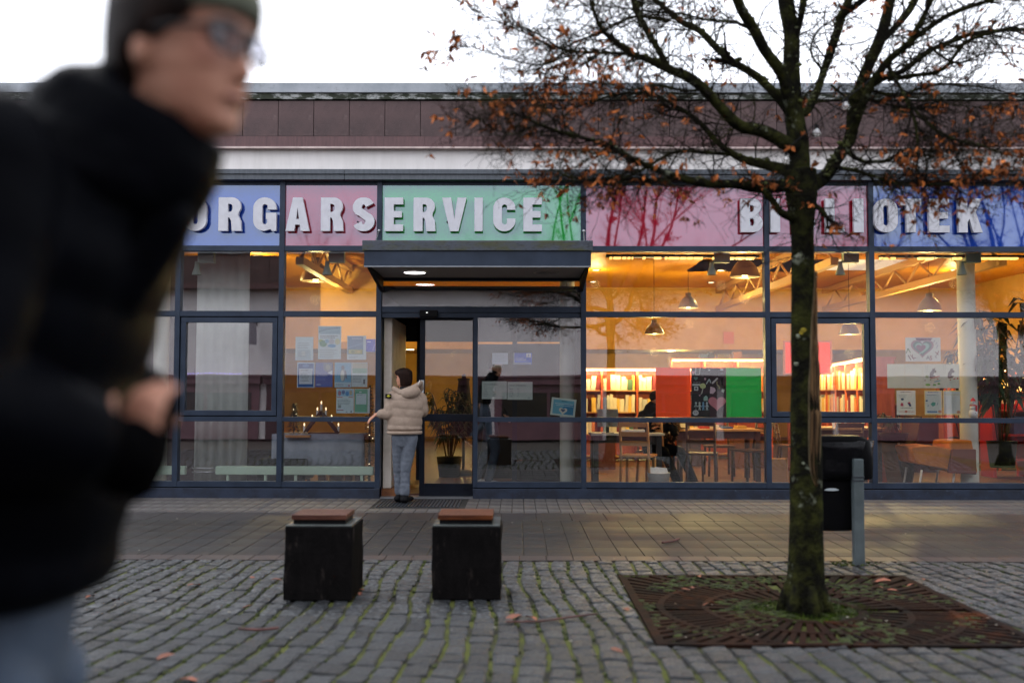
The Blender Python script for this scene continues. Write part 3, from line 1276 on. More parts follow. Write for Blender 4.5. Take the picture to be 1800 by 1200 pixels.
# dark sheet added to dim the left bays, and a cream wall beside it
w = MB()
w.box(xx(120, 13.9), xx(497, 13.9), 13.9, 14.0, FZ, 3.2)
w.build('dim_backing', 'int_dark', kind='structure')
w = MB()
w.box(xx(497, 13.95), xx(670, 16.6), 16.6, 16.75, 2.12, CEIL)
w.build('inner_wall', 'int_wall', kind='structure')

# trusses
tk = 0
for px, py, lab in ((604, 500, 'pale timber roof truss above the poster window, left one'), (1376, 492, 'pale timber roof truss seen left of the tree trunk'), (1705, 470, 'pale timber roof truss above the armchair corner')):
    d = ray(px, py)
    t = (3.02 - H) / d.z
    x = d.x * t
    tr = empty('roof_truss', (x, 16.2, 2.9), label=lab, cat='truss', group='timber roof trusses in the library')
    mb = MB()
    mb.box(x - .05, x + .05, D + .5, YB - .02, 3.30, 3.40)
    mb.build('top_chord', 'truss', tr)
    mb = MB()
    mb.box(x - .05, x + .05, D + .5, YB - .02, 2.93, 3.03)
    mb.build('bottom_chord', 'truss', tr)
    mb = MB()
    n = 14
    yy = [D + .6 + (YB - D - .8) * i / n for i in range(n + 1)]
    for i in range(n):
        a, b = (3.03, 3.30) if i % 2 == 0 else (3.30, 3.03)
        mb.loft([(x, yy[i], a), (x, yy[i + 1], b)], .022, 4)
    mb.build('web', 'truss', tr)

# added glowing strip at the window head: mirrored yellow lights, also lights the ceiling
for nm, pa, pb, lab in (('a', 1066, 1336, 'added warm glowing strip behind the top of the wide window beside the entrance'), ('b', 1550, 1890, 'added warm glowing strip behind the top of the window above the armchair')):
    zc = zz(441.5, YM) - .035
    ls = empty('glow_strip', (xx(pa, D + .35), D + .35, zc), label=lab, cat='light strip', group='added glowing strips at the window head')
    mb = MB()
    mb.box(xx(pa, D + .35), xx(pb, D + .35), D + .33, D + .42, zc + .02, zc + .05)
    mb.build('housing', 'frame_dark', ls)
    x = xx(pa, D + .35)
    e = MB()
    while x < xx(pb, D + .35):
        L = RND.uniform(.03, .16)
        if RND.random() < .75:
            e.box(x, x + L - .02, D + .34, D + .40, zc - .005, zc + .02)
        x += L
    e.build('lamp', EM('strip_' + nm, (1, .55, .14), 2.6), ls)  # glowing pieces in place of reflections in the pane


def point(parent, loc, watts, col=WARM, r=.08):
    l = bpy.data.lights.new('bulb_light', 'POINT')
    l.energy = watts
    l.color = col
    l.shadow_soft_size = r
    o = bpy.data.objects.new('bulb_light', l)
    COL.objects.link(o)
    o.parent = parent
    o.location = Vector(loc) - parent.location
    return o


# pendants: (pixel x, pixel y of the rim, distance, radius)
bulb_m = EM('bulb', (1, .82, .5), 2.5)
PEND = [(1309, 487, 13.4, .20, 'large metal pendant lamp beside the upper mullion of the wide window', 95),
        (555, 494, 15.2, .24, 'brass coloured pendant lamp above the poster window', 70),
        (633, 546, 17.5, .22, 'pale pendant lamp above the topmost poster, close to the entrance frame', 70),
        (1150, 587, 15.6, .15, 'small pendant lamp hanging in front of the cream wall above the orange board', 82),
        (1210, 541, 17.0, .17, 'pendant lamp half hidden by the mirrored tree in the wide window', 82),
        (1493, 588, 15.0, .155, 'metal pendant lamp in the opening window right of the trunk', 95),
        (1634, 546, 16.2, .19, 'pendant lamp above the heart drawing', 130)]
for i, (px, py, Y, r, lab, wt) in enumerate(PEND):
    c = onY(px, py, Y)
    p = empty('pendant_lamp', c, label=lab, cat='lamp', group='domed pendant lamps in the library')
    h = r * 1.15
    mb = MB()
    mb.lathe(c, [(r, 0), (r * .985, h * .12), (r * .86, h * .45), (r * .62, h * .78), (r * .34, h), (r * .30, h * 1.02), (r * .3, h * 1.3), (r * .12, h * 1.32),
                 (r * .10, h * 1.28), (r * .26, h * 1.0), (r * .6, h * .75), (r * .84, h * .43), (r * .965, h * .1), (r * .97, 0), (r, 0)], 24)
    mb.build('lamp_shade', 'shade', p)
    mb = MB()
    mb.loft([c + Vector((0, 0, h * 1.3)), (c.x, c.y, CEIL)], .004, 5)
    mb.build('cord', 'black', p)
    mb = MB()
    mb.ell(c + Vector((0, 0, h * .30)), r * .3, r * .3, r * .36, 10, 8)
    mb.build('bulb', bulb_m, p)
    point(p, c - Vector((0, 0, .28)), wt * 1.15)
# recessed ceiling lights
disc = EM('ceiling_spot', (1, .86, .56), 7)
for j, (px, py) in enumerate(((1048, 474), (1042, 495), (1267, 475), (1250, 496), (1677, 474), (1619, 496), (452, 449), (547, 513), (1430, 486))):
    c = onZ(px, py, CEIL - .004)
    if c.y > YB:
        continue
    mb = MB()
    mb.lathe(c, [(.085, .003), (.085, -.008), (.065, -.010), (.065, -.002)], 20)
    o = mb.build('ceiling_light', 'shade', label=('round ceiling light glowing near the canopy edge, nearer one', 'round ceiling light close to the entrance mullion, farther one', 'round ceiling light left of the large pendant, nearer one', 'round ceiling light below the skylight of the wide window', 'round ceiling light beside the right column', 'round ceiling light between skylight and right column', 'small ceiling light above the pale hanging panel', 'round ceiling light above the poster window', 'ceiling light just right of the tree trunk')[j], cat='ceiling light', group='recessed ceiling lights in the timber ceiling')
    e = MB()
    e.lathe(c, [(.064, -.004), (.0, -.005)], 18)
    e.build('diffuser', disc, o)
    if j in (0, 2, 4, 6, 7):
        point(o, c - Vector((0, 0, .25)), 30, r=.08)
low = [(1075, 628), (1170, 628), (1059, 639), (1143, 639), (905, 649), (905, 661), (790, 655), (1170, 627), (700, 652), (1215, 628), (1000, 640)]
for j, (px, py) in enumerate(low):
    d = ray(px, py)
    c = Vector((0, 0, H)) + d * ((2.374 - H) / d.z)
    if not (YB + .4 < c.y < 28.2):
        c = Vector((d.x * 23, 21.5 + j * .5, 2.374))
    mb = MB()
    mb.lathe(c, [(.10, .003), (.10, -.008), (.0, -.012)], 16)
    o = mb.build('ceiling_light', EM('low_spot_%d' % j, (1, .84, .5), 8), label='small round light in the low ceiling at the far end of the library', cat='ceiling light', group='lights of the low ceiling')
    if j % 3 == 0:
        point(o, c - Vector((0, 0, .15)), 75, r=.07)

# track spots right behind the glass
for px, lab in ((347, 'grey cone spotlight above the pale hanging panel'), (576, 'grey cone spotlight above the poster window'), (1252, 'grey cone spotlight in front of the skylight'), (1478, 'grey cone spotlight right of the tree trunk'), (1692, 'grey cone spotlight at the top of the right column')):
    Y = D + .35
    c = onY(px, 470, Y)
    sp = empty('spotlight', c, label=lab, cat='spotlight', group='grey spotlights behind the window head')
    a, b = onY(px + 3, 445, Y), onY(px + 30, 462, Y)
    mb = MB()
    mb.box(a.x, b.x, Y - .05, Y + .05, b.z, a.z + .04)
    mb.build('driver_box', 'spot', sp, bevel=.004)
    mb = MB()
    top, bot = onY(px + 1, 460, Y), onY(px - 1, 483, Y)
    mb.lathe(bot, [(.062, 0), (.055, .03), (.032, .10), (.026, top.z - bot.z), (.0, top.z - bot.z + .005), (.0, .05), (.055, .002)], 18)
    mb.build('lamp_head', 'spot', sp)
    mb = MB()
    mb.loft([top, Vector((a.x + .03, Y, b.z + .03))], .012, 6)
    mb.build('arm', 'spot', sp)

# columns and the hanging pale panel
for px0, px1, Y, lab in ((984, 1010, 13.2, 'slim white column behind the fixed pane beside the door'), (1686, 1716, 13.0, 'white column standing behind the snowman figure'), (270, 296, 13.1, 'white column behind the leftmost visible window')):
    x0, x1 = xx(px0, Y, 650), xx(px1, Y, 650)
    mb = MB()
    r = (x1 - x0) / 2
    mb.lathe(((x0 + x1) / 2, Y, FZ), [(r, 0), (r, 3.0), (r, CEIL - FZ)], 24)
    o = mb.build('column', 'column', label=lab, cat='column')
    mb = MB()
    mb.lathe(((x0 + x1) / 2, Y, FZ), [(r + .012, 0), (r + .012, .05), (r, .055)], 24)
    mb.build('base_ring', 'radiator', o)
mb = MB()
Y = 12.95
x0, x1 = xx(345, Y), xx(437, Y)
n = 26
vs = []
for i in range(n + 1):
    x = x0 + (x1 - x0) * i / n
    for z in (.1, 3.3):
        vs.append((x, Y + .012 * math.sin(i * 1.3), z))
fs = [(2 * i, 2 * i + 2, 2 * i + 3, 2 * i + 1) for i in range(n)]
mb.add(vs, fs, True)
o = mb.build('curtain', M('panel_cloth', S(196, 200, 196), 0.85, S(184, 188, 186), scale=5), label='wide pale fabric panel hanging behind the left opening window', cat='curtain')
sm = o.modifiers.new('thick', 'SOLIDIFY')
sm.thickness = .006

# radiators: long pale green bars near the floor
for a, b, lab in ((200, 327, 'pale green radiator bar at the floor, leftmost one'), (380, 488, 'pale green radiator bar below the left opening window'), (499, 657, 'pale green radiator bar below the poster window')):
    Y = D + .34
    x0, x1 = xx(a, Y, 828), xx(b, Y, 828)
    z0, z1 = zz(835, Y), zz(820, Y)
    mb = MB()
    mb.box(x0, x1, Y - .04, Y + .04, z0, z1)
    o = mb.build('radiator', 'radiator', bevel=.01, label=lab, cat='radiator', group='pale green radiators along the window')
    mb = MB()
    for z in (z0 + .03, z1 - .03):
        mb.loft([(x0 - .3, Y, z), (x0, Y, z)], .012, 6)
    mb.build('pipe', 'steel', o)
    mb = MB()
    for x in (x0 + .15, x1 - .15):
        mb.box(x - .015, x + .015, Y - .02, Y + .02, FZ, z0)
    mb.build('foot', 'radiator', o)


# ---- bookcases
def book_mesh(k):
    b = MB()
    b.box(-.5, .5, -.5, .5, 0, 1)
    me = b.mesh('book')
    c = [(232, 224, 200), (214, 206, 190), (176, 52, 40), (52, 74, 120), (232, 190, 90), (60, 54, 52), (206, 120, 60), (196, 200, 196), (120, 40, 50), (70, 106, 84)][k]
    me.materials.append(plain(c))
    return me


BOOKS = [book_mesh(k) for k in range(10)]
BOOK_COL = ['cream', 'pale beige', 'red', 'blue', 'yellow', 'black', 'orange', 'light grey', 'wine red', 'green']


def bookcase(loc, rotz, width, levels, depth, lab, booklab, grp, bays=3, light=True, pale=.5, nb=2, tk_=(.05, .10)):
    root = empty('bookcase', loc, rotz, label=lab, cat='bookcase')
    H_ = levels[-1]
    for k in range(bays + 1):
        x = -width / 2 + width * k / bays
        mb = MB()
        mb.box(x - .018, x + .018, -depth / 2, depth / 2, 0, H_ + .02)
        mb.build('side_panel', 'shelf_wood', root, local=True)
    for z in levels[:-1]:
        mb = MB()
        for k in range(bays):
            xa = -width / 2 + width * k / bays + .0185
            mb.box(xa, xa + width / bays - .037, -depth / 2 + .01, depth / 2 - .012, z - .02, z)
        mb.build('shelf', 'table_wood', root, local=True)
    mb = MB()
    mb.box(-width / 2 - .03, width / 2 + .03, -depth / 2 - .02, depth / 2 + .02, H_ + .0205, H_ + .05)
    mb.build('top', 'shelf_wood', root, local=True)
    mb = MB()
    mb.box(-width / 2, width / 2, depth / 2 - .011, depth / 2 + .0, .02, H_)
    mb.build('back_panel', 'shelf_wood', root, local=True)
    if light:
        mb = MB()
        mb.box(-width / 2, width / 2, -depth / 2 - .05, -depth / 2 - .022, H_ + .0, H_ + .035)
        mb.build('shelf_light', EM('shelf_light', (1, .62, .18), 4.5), root, local=True)
        n = max(1, round(width / 1.3))
        for q in range(n):
            l = bpy.data.lights.new('shelf_lamp', 'AREA')
            l.shape = 'RECTANGLE'
            l.size = width / n
            l.size_y = .04
            l.energy = 19 * width / n
            l.color = (1, .66, .26)
            o = bpy.data.objects.new('shelf_lamp', l)
            COL.objects.link(o)
            o.parent = root
            o.location = (-width / 2 + width * (q + .5) / n, -depth / 2 - .07, H_ - .01)
            o.rotation_euler = (math.radians(38), 0, 0)
    fr = root_frame(root)
    for z in list(reversed(levels[:-1]))[:nb]:
        nz = min(l for l in levels if l > z)
        for k in range(bays):
            xa = -width / 2 + width * k / bays + .03
            xe = xa + width / bays - .07
            x = xa
            while x < xe - .03:
                t = RND.uniform(*tk_)
                t = min(t, xe - x)
                hh = RND.uniform(.6, .88) * (nz - z - .03)
                if RND.random() < .93:
                    bk_ = RND.choice((0, 1, 4, 7) if RND.random() < pale else (2, 3, 5, 6, 8, 9))
                    o = inst('book', BOOKS[bk_], None,
                             fr @ Vector((x + t / 2, -depth / 2 + .11, z)), (0, RND.choice((0, 0, 0, .10)), rotz), (t * .92, .17, hh))
                    tag(o, BOOK_COL[bk_] + ' ' + booklab + ', ' + ('top', 'second', 'third')[list(reversed(levels[:-1])).index(z)] + ' shelf', 'book', grp)
                x += t
    return root


# right: long case running back, its top lit
a = Vector((5.15, 14.1, FZ))
b = Vector((6.05, 20.0, FZ))
mid = (a + b) / 2
ang = math.atan2(b.y - a.y, b.x - a.x)
bookcase(mid + Vector((0, 0, 0)), ang + PI, (b - a).length, [.12, .52, .92, 1.32, 1.72], .34, 'long orange bookcase lit from the top, right of the tree trunk', 'book on the long lit orange bookcase behind the tree trunk', 'books on the long lit bookcase', bays=6, pale=.75, nb=2, tk_=(.07, .13))
bookcase(Vector((xx(1118, 18.5), 18.5, FZ)), 0, 2.6, [.1, .5, .9, 1.3, 1.66], .32, 'lit orange bookcase behind the standing table and the seated person', 'book on the lit bookcase left of the orange board', 'books on the bookcase by the entrance', bays=4, pale=.7, nb=3, tk_=(.05, .10))
bookcase(Vector((xx(1265, 19.2), 19.2, FZ)), 0, 1.9, [.1, .5, .9, 1.3, 1.86], .32, 'orange bookcase behind the black poster and the green board', 'book on the bookcase behind the tables', 'books behind the tables', bays=3, pale=.4, nb=2, tk_=(.06, .12))
bookcase(Vector((xx(1562, 14.2), 14.35, FZ)), .25, .42, [.1, .42, .74, 1.06], .3, 'short bookcase end with mixed books beside the sandwich board', 'book on the short bookcase beside the sandwich board', 'books on the short bookcase', bays=1, light=False, pale=.5, nb=3, tk_=(.035, .06))
bookcase(Vector((xx(1745, 16.5), 16.5, FZ)), 0, 1.5, [.1, .5, .9, 1.3, 1.62], .32, 'brightly lit bookcase behind the leafy plant', 'book on the bright bookcase behind the plant', 'books behind the plant', bays=2, pale=.9, nb=2, tk_=(.05, .09))


# ---- furniture
def table(name, x, y, w, d, h, lab, mat='table_wood', leg='dark_wood', trestle=False):
    root = empty(name, (x, y, FZ), label=lab, cat='table')
    mb = MB()
    mb.box(x - w / 2, x + w / 2, y - d / 2, y + d / 2, FZ + h - .03, FZ + h)
    mb.build('tabletop', mat, root, bevel=.004)
    for sx in (-1, 1):
        for sy in (-1, 1):
            mb = MB()
            a = .035
            cx, cy = x + sx * (w / 2 - .07), y + sy * (d / 2 - .07)
            mb.box(cx - a, cx + a, cy - a, cy + a, FZ, FZ + h - .031)
            mb.build('leg', leg, root)
    mb = MB()
    mb.box(x - w / 2 + .11, x + w / 2 - .11, y - d / 2 + .06, y - d / 2 + .08, FZ + h - .13, FZ + h - .032)
    mb.box(x - w / 2 + .11, x + w / 2 - .11, y + d / 2 - .08, y + d / 2 - .06, FZ + h - .13, FZ + h - .032)
    mb.build('apron', leg, root)
    return root


def chair(x, y, rz, lab, mat='dark_wood', grp='wooden reading chairs'):
    root = empty('chair', (x, y, FZ), rz, label=lab, cat='chair', group=grp)
    mb = MB()
    mb.box(-.21, .21, -.2, .2, .43, .46)
    mb.build('seat', mat, root, local=True, bevel=.006)
    for sx in (-1, 1):
        mb = MB()
        mb.loft([(sx * .19, -.17, 0), (sx * .18, -.17, .43)], .018, 6)
        mb.build('leg', mat, root, local=True)
        mb = MB()
        mb.loft([(sx * .19, .21, 0), (sx * .18, .18, .45), (sx * .18, .26, .88)], .018, 6)
        mb.build('leg', mat, root, local=True)
    mb = MB()
    for z in (.58, .70, .82):
        mb.box(-.17, .17, .19 + (z - .45) * .18, .21 + (z - .45) * .18, z, z + .06)
    mb.build('backrest', mat, root, local=True)
    return root


tc = onY(1255, 760, 14.6)
table('reading_table', tc.x, 14.6, 1.25, .8, .74, 'wooden reading table below the black poster')
tb = onY(1100, 757, 13.5)
table('standing_table', tb.x, 13.5, .98, .5, .72, 'pale side table behind the wide window, next to the entrance', 'column', 'steel_dark')
chair(onY(1205, 800, 14.0).x, 14.05, 0.3, 'dark wooden chair at the left end of the reading table')
chair(onY(1318, 800, 14.2).x, 14.2, -1.2, 'dark wooden chair at the right end of the reading table, near the mullion')
chair(onY(1262, 800, 15.4).x, 15.3, 0.0, 'dark wooden chair on the far side of the reading table')
chair(onY(1395, 800, 15.4).x, 15.5, 1.2, 'dark wooden chair just behind the tree trunk')
chair(onY(1120, 800, 13.1).x, 13.0, 2.8, 'wooden chair pulled up to the pale side table', 'table_wood')
tbl2 = table('display_table', onY(1478, 760, 13.6).x, 13.6, .95, .7, .80, 'round-edged wooden display table with candles behind the litter bin')
tl = table('candle_table', onY(566, 760, 13.2).x, 13.2, 1.15, .5, .70, 'cloth covered table under the candle arch')
# grey cloth hanging on that table
mb = MB()
x0, x1 = onY(566, 760, 13.2).x - .60, onY(566, 760, 13.2).x + .60
n = 30
vs, fs = [], []
for i in range(n + 1):
    x = x0 + (x1 - x0) * i / n
    vs += [(x, 12.93 + .015 * math.sin(i * 1.7), FZ + .20), (x, 12.94, FZ + .712)]
fs = [(2 * i, 2 * i + 2, 2 * i + 3, 2 * i + 1) for i in range(n)]
k = len(vs)
vs += [(x0, 12.94, FZ + .712), (x1, 12.94, FZ + .712), (x1, 13.47, FZ + .712), (x0, 13.47, FZ + .712)]
fs.append((k, k + 1, k + 2, k + 3))
mb.add(vs, fs, True)
o = mb.build('table_cloth', M('grey_cloth', S(150, 158, 172), 0.9, S(132, 140, 156), scale=5), label='grey blue cloth hanging over the table of the candle arch', cat='tablecloth')
sm = o.modifiers.new('t', 'SOLIDIFY')
sm.thickness = .004

# advent candle arch
ca = onY(563, 737, 13.05)
arch = empty('candle_arch', (ca.x, 13.05, FZ + .716), label='triangular advent candle arch with seven lit electric candles', cat='candle arch')
px_pts = [(535, 735), (549, 716), (558, 703), (565, 692), (573, 703), (583, 716), (595, 735)]
zoff = FZ + .716 - onY(563, 737, 13.05).z
mb = MB()
P = [onY(a, b + 6, 13.05) + Vector((0, 0, zoff)) for a, b in px_pts]
P = [Vector((p.x, p.y, max(p.z, FZ + .72))) for p in P]
for i, j in ((0, 3), (3, 6)):
    mb.loft([P[i], P[j]], (.028), 6)
mb.box(P[0].x, P[6].x, 13.02, 13.08, FZ + .716, FZ + .735)
mb.build('frame', 'dark_wood', arch)
for p in P:
    mb = MB()
    mb.lathe(p + Vector((0, 0, .01)), [(.014, 0), (.014, .085), (.0, .088)], 8)
    cnd = mb.build('candle', 'white_board', arch)
    mb = MB()
    mb.ell(p + Vector((0, 0, .115)), .010, .010, .022, 8, 6)
    mb.build('flame', EM('flame', (1, .72, .38), 2.2), cnd)

# small lights, ornaments on a wooden tray, dark armchair, cardboard boxes
for (px0, px1, y0, y1, Y, nm, cat, lab, col) in ((505, 548, 764, 768, 13.0, 'tray', 'tray', 'small wooden tray with ornaments at the left of the candle table', 'table_wood'),):
    a, b = onY(px0, y1, Y), onY(px1, y0, Y)
    mb = MB()
    mb.box(a.x, b.x, Y - .12, Y + .12, a.z, b.z)
    o = mb.build(nm, col, label=lab, cat=cat)
    for q in range(5):
        m2 = MB()
        m2.ell((a.x + .05 + q * .05, Y + RND.uniform(-.06, .06), b.z + .022), .022, .022, .022, 8, 6)
        tag(m2.build('ornament', plain((170, 150, 120), .3)), 'small shiny ornament lying on the wooden tray', 'ornament', 'ornaments on the tray')
ac = onY(500, 812, 13.0)
arm = empty('armchair', (ac.x, 13.0, FZ), label='black armchair in the corner behind the poster window', cat='armchair')
mb = MB()
mb.box(ac.x - .30, ac.x + .32, 12.75, 13.35, FZ + .12, FZ + .40)
mb.build('seat', 'black', arm, bevel=.03)
mb = MB()
mb.box(ac.x - .17, ac.x + .20, 13.36, 13.5, FZ + .12, FZ + .62)
mb.build('backrest', 'black', arm, bevel=.03)
for sx in (-.24, .26):
    for sy in (12.82, 13.28):
        mb = MB()
        mb.loft([(ac.x + sx, sy, FZ), (ac.x + sx, sy, FZ + .13)], .02, 6)
        mb.build('leg', 'dark_wood', arm)
for q, (a, b) in enumerate(((556, 569), (576, 600), (604, 616))):
    x0, x1 = xx(a, 13.3, 840), xx(b, 13.3, 840)
    mb = MB()
    mb.box(x0, x1, 13.4, 13.6, FZ, FZ + .17)
    o = mb.build('crate', 'table_wood', bevel=.004, label=('narrow wooden crate on the floor under the radiator bar', 'widest wooden crate on the floor under the radiator bar', 'wooden crate on the floor nearest to the entrance')[q], cat='crate', group='wooden crates under the radiator')

# dressed little trees with lights
def xmas(px, base_py, Y, h, r, lab, zb=FZ):
    c = onY(px, base_py, Y)
    root = empty('christmas_tree', (c.x, Y, zb), label=lab, cat='christmas tree', group='small christmas trees in the window')
    mb = MB()
    mb.loft([(c.x, Y, zb), (c.x, Y, zb + h)], [.02, .006], 6)
    mb.build('trunk', 'dark_wood', root)
    mb = MB()
    for q in range(700):
        t = RND.random() ** .8
        a = RND.uniform(0, 2 * PI)
        rr = r * (1 - t) * RND.uniform(.3, 1.05)
        p = Vector((c.x + rr * math.cos(a), Y + rr * math.sin(a), zb + .1 + t * (h - .1)))
        d = Vector((math.cos(a), math.sin(a), RND.uniform(-.5, .2))) * RND.uniform(.03, .06)
        s = Vector((-math.sin(a), math.cos(a), .3)) * .012
        mb.add([p - s, p + s, p + d], [(0, 1, 2)])
    tag(mb.build('needles', 'plant', root), kind='stuff')
    mb = MB()
    for q in range(9):
        t = RND.random()
        a = RND.uniform(PI, 2 * PI)
        rr = r * (1 - t) * .9
        mb.ell((c.x + rr * math.cos(a), Y + rr * math.sin(a), zb + .1 + t * (h - .1)), .008, .008, .008, 6, 4)
    mb.build('fairy_light', EM('fairy', (1, .8, .5), 2), root)


xmas(650, 735, 13.25, 1.35, .16, 'slim dark christmas tree beside the entrance frame')
xmas(517, 735, 13.9, 1.1, .22, 'dark christmas tree with tiny lights left of the candle arch')

# entrance lobby
lob = MB()
lob.box(ex0 - .05, ex1 + .05, D + .2, 14.4, 2.55, 2.62)
lob.build('lobby_ceiling', 'frame_dark', kind='structure')
for px in (737, 905, 1022):
    Y = 14.4
    x = xx(px, Y)
    mb = MB()
    mb.box(x - .035, x + .035, Y, Y + .08, FZ, 2.55)
    tag(mb.build('lobby_post', 'frame'), {737: 'dark inner lobby post seen through the sliding door', 905: 'dark inner lobby post between the two notices', 1022: 'dark inner lobby post behind the white column'}[px], 'post', 'inner lobby posts')
T('lobby_dim', S(52, 50, 44), 0.7, S(38, 36, 34), scale=2)  # dimness of the lobby put into a dark colour
mb = MB()
mb.box(ex0 - .05, ex1 + .05, 14.40, 14.46, 2.02, 2.55)  # added to block the bright room behind
tag(mb.build('lobby_mask', 'frame_dark'), 'dark beam added to dim the top of the view into the entrance lobby', 'beam')
for xa in (ex0 - .09, ex1 + .03):
    mb = MB()
    mb.box(xa, xa + .05, D + .21, 14.4, FZ, 2.55)
    mb.build('lobby_wall', 'int_dark' if xa > 0 else 'frame_dark', kind='structure')
mb = MB()
mb.box(xx(903, 14.5), xx(1020, 14.5), 14.5, 14.55, FZ, 2.0)  # added dark sheet in place of the dim interior
tag(mb.build('lobby_backdrop', 'lobby_dim', bevel=.006), 'added dark divider behind the slim white column beside the door', 'backdrop')
mb = MB()
mb.box(xx(838, 14.7), xx(902, 14.7), 14.7, 14.75, FZ, 2.0)  # added so that the person stands against a dim ground
tag(mb.build('lobby_dim_sheet', 'lobby_dim', bevel=.006), 'tall dark sheet added to dim the view behind the standing person in the lobby', 'screen')
# closed parasol, and plant in a tub, seen through the sliding door
pc = onY(815, 740, 15.3)
par = empty('closed_parasol', (pc.x, 15.3, FZ), label='closed black parasol standing behind the sliding door', cat='parasol')
mb = MB()
zt = onY(815, 657, 15.3).z
mb.lathe((pc.x, 15.3, 0), [(.0, zt), (.03, zt - .01), (.035, zt - .06), (.10, zt - .07), (.085, zt - .12), (.12, zt - .45), (.16, zt - .95), (.02, zt - .96)], 14)
mb.build('canopy', 'black', par)
mb = MB()
mb.loft([(pc.x, 15.3, FZ), (pc.x, 15.3, zt)], .022, 8)
mb.lathe((pc.x, 15.3, FZ), [(.25, 0), (.25, .05), (.04, .08)], 16)
mb.build('pole', 'steel_dark', par)


def leafy(name, lab, x, y, zb, stems, h, spread, leaf, n, tub=None, seed=1, droop=.4):
    rr = random.Random(seed)
    root = empty(name, (x, y, zb), label=lab, cat='plant')
    st, lf = MB(), []
    for s in range(stems):
        a = rr.uniform(0, 2 * PI)
        tip = Vector((x + spread * math.cos(a) * rr.uniform(.3, 1), y + spread * .6 * math.sin(a), zb + h * rr.uniform(.6, 1)))
        p = [Vector((x + .05 * math.cos(a), y + .05 * math.sin(a), zb + (tub or 0))), Vector((x, y, zb)).lerp(tip, .55) + Vector((0, 0, .12 * h)), tip]
        sp = spline([tuple(q) for q in p], 4)
        st.loft(sp, .009, 5)
        lf += [(Vector(sp[j]), a) for j in range(3, len(sp))]
    st.build('stem', 'dark_wood', root)
    vs = MB()
    for q in range(n):
        p, a = rr.choice(lf)
        b = a + rr.uniform(-1.8, 1.8)
        L = leaf * rr.uniform(.6, 1.2)
        d = Vector((math.cos(b), math.sin(b), rr.uniform(-.6, .5))).normalized()
        s = d.cross(Vector((0, 0, 1))).normalized() * L * .13
        m = p + d * L * .5 + Vector((0, 0, .03))
        e = p + d * L + Vector((0, 0, -L * droop))
        me = MB().add([p, m - s, m + s, e, m - Vector((0, 0, .012))], [(0, 1, 4), (0, 4, 2), (1, 3, 4), (4, 3, 2)])
        if q < 120:
            me.build('leaf', 'plant', root)
        else:
            vs.add(me.v, me.f)
    if vs.v:
        vs.build('foliage', 'plant', root, kind='stuff')
    if tub:
        mb = MB()
        mb.lathe((x, y, zb), [(.0, 0), (.15, 0), (.19, tub), (.17, tub), (.15, tub - .04), (0, tub - .04)], 18)
        mb.build('pot', 'black', root)
    return root


leafy('potted_plant', 'bushy dark plant in a tub behind the sliding door', onY(790, 760, 14.9).x, 14.9, FZ, 12, 1.3, .34, .16, 420, .3, 3)
leafy('tall_plant', 'tall bamboo-like plant with long leaves right of the right column', xx(1757, 13.3), 13.3, FZ + .28, 13, 2.25, .66, .34, 520, .35, 5)
leafy('tall_plant', 'leafy plant in front of the heart drawing and left of the right column', xx(1690, 13.9), 13.9, FZ + .3, 9, 1.75, .40, .26, 190, .35, 6)
leafy('potted_plant', 'small green potted plant beside the short bookcase', xx(1568, 13.1), 13.1, FZ + .62, 7, .45, .16, .13, 60, .12, 8)

# armchair (orange) and things in the right bay
ac = onY(1655, 800, 13.0)
arm = empty('armchair', (ac.x, 13.0, FZ), label='orange upholstered armchair with pale legs behind the right window', cat='armchair')
x0, x1, xb = xx(1590, 13.0, 800), xx(1650, 13.0, 800), xx(1698, 13.0, 800)
mb = MB()
zs = zz(808, 13.0)
mb.prism([(x0, zs + .19), (x0 + .05, zs - .02), (x1 + .05, zs - .10), (x1 + .05, zs + .17), (x0 + .28, zs + .21)], [], lambda u, v, dd: Vector((u, 12.75 + dd, v)), .6)
mb.build('seat', 'orange_fabric', arm, bevel=.02, fixn=True)
mb = MB()
mb.prism([(x1 + .0, zs - .12), (x1 + .06, zz(772, 13.0)), (xb - .02, zz(770, 13.0)), (xb + .05, zs - .14)], [], lambda u, v, dd: Vector((u, 12.77 + dd, v)), .56)
mb.build('backrest', 'orange_fabric', arm, bevel=.025, fixn=True)
mb = MB()
mb.prism([(x1 - .01, zs - .13), (x1 + .05, zs + .17), (xb + .0, zs + .17), (xb + .0, zs - .15)], [], lambda u, v, dd: Vector((u, 12.70 + dd, v)), .05)
mb.build('armrest', plain((110, 40, 26)), arm, bevel=.012, fixn=True)
for xl, y_ in ((x0 + .14, 12.8), (x1 + .12, 12.8), (x0 + .14, 13.3), (x1 + .12, 13.3)):
    mb = MB()
    mb.loft([(xl, y_, zs - .1), (xl - .05, y_, FZ)], .014, 6)
    mb.build('leg', 'white_board', arm)
sb = onY(1580, 790, 13.6)
sand = empty('sandwich_board', (sb.x, 13.6, FZ), label='dark folding sandwich board beside the short bookcase', cat='sign board')
for s in (-1, 1):
    mb = MB()
    mt_ = Matrix.Translation((sb.x, 13.6, FZ + .48)) @ Matrix.Rotation(s * .16, 4, 'Y')
    mb.box(-.012 + s * .12, .012 + s * .12, -.28, .28, -.5, .5, mt_)
    mb.build('board', 'dark_wood', sand)
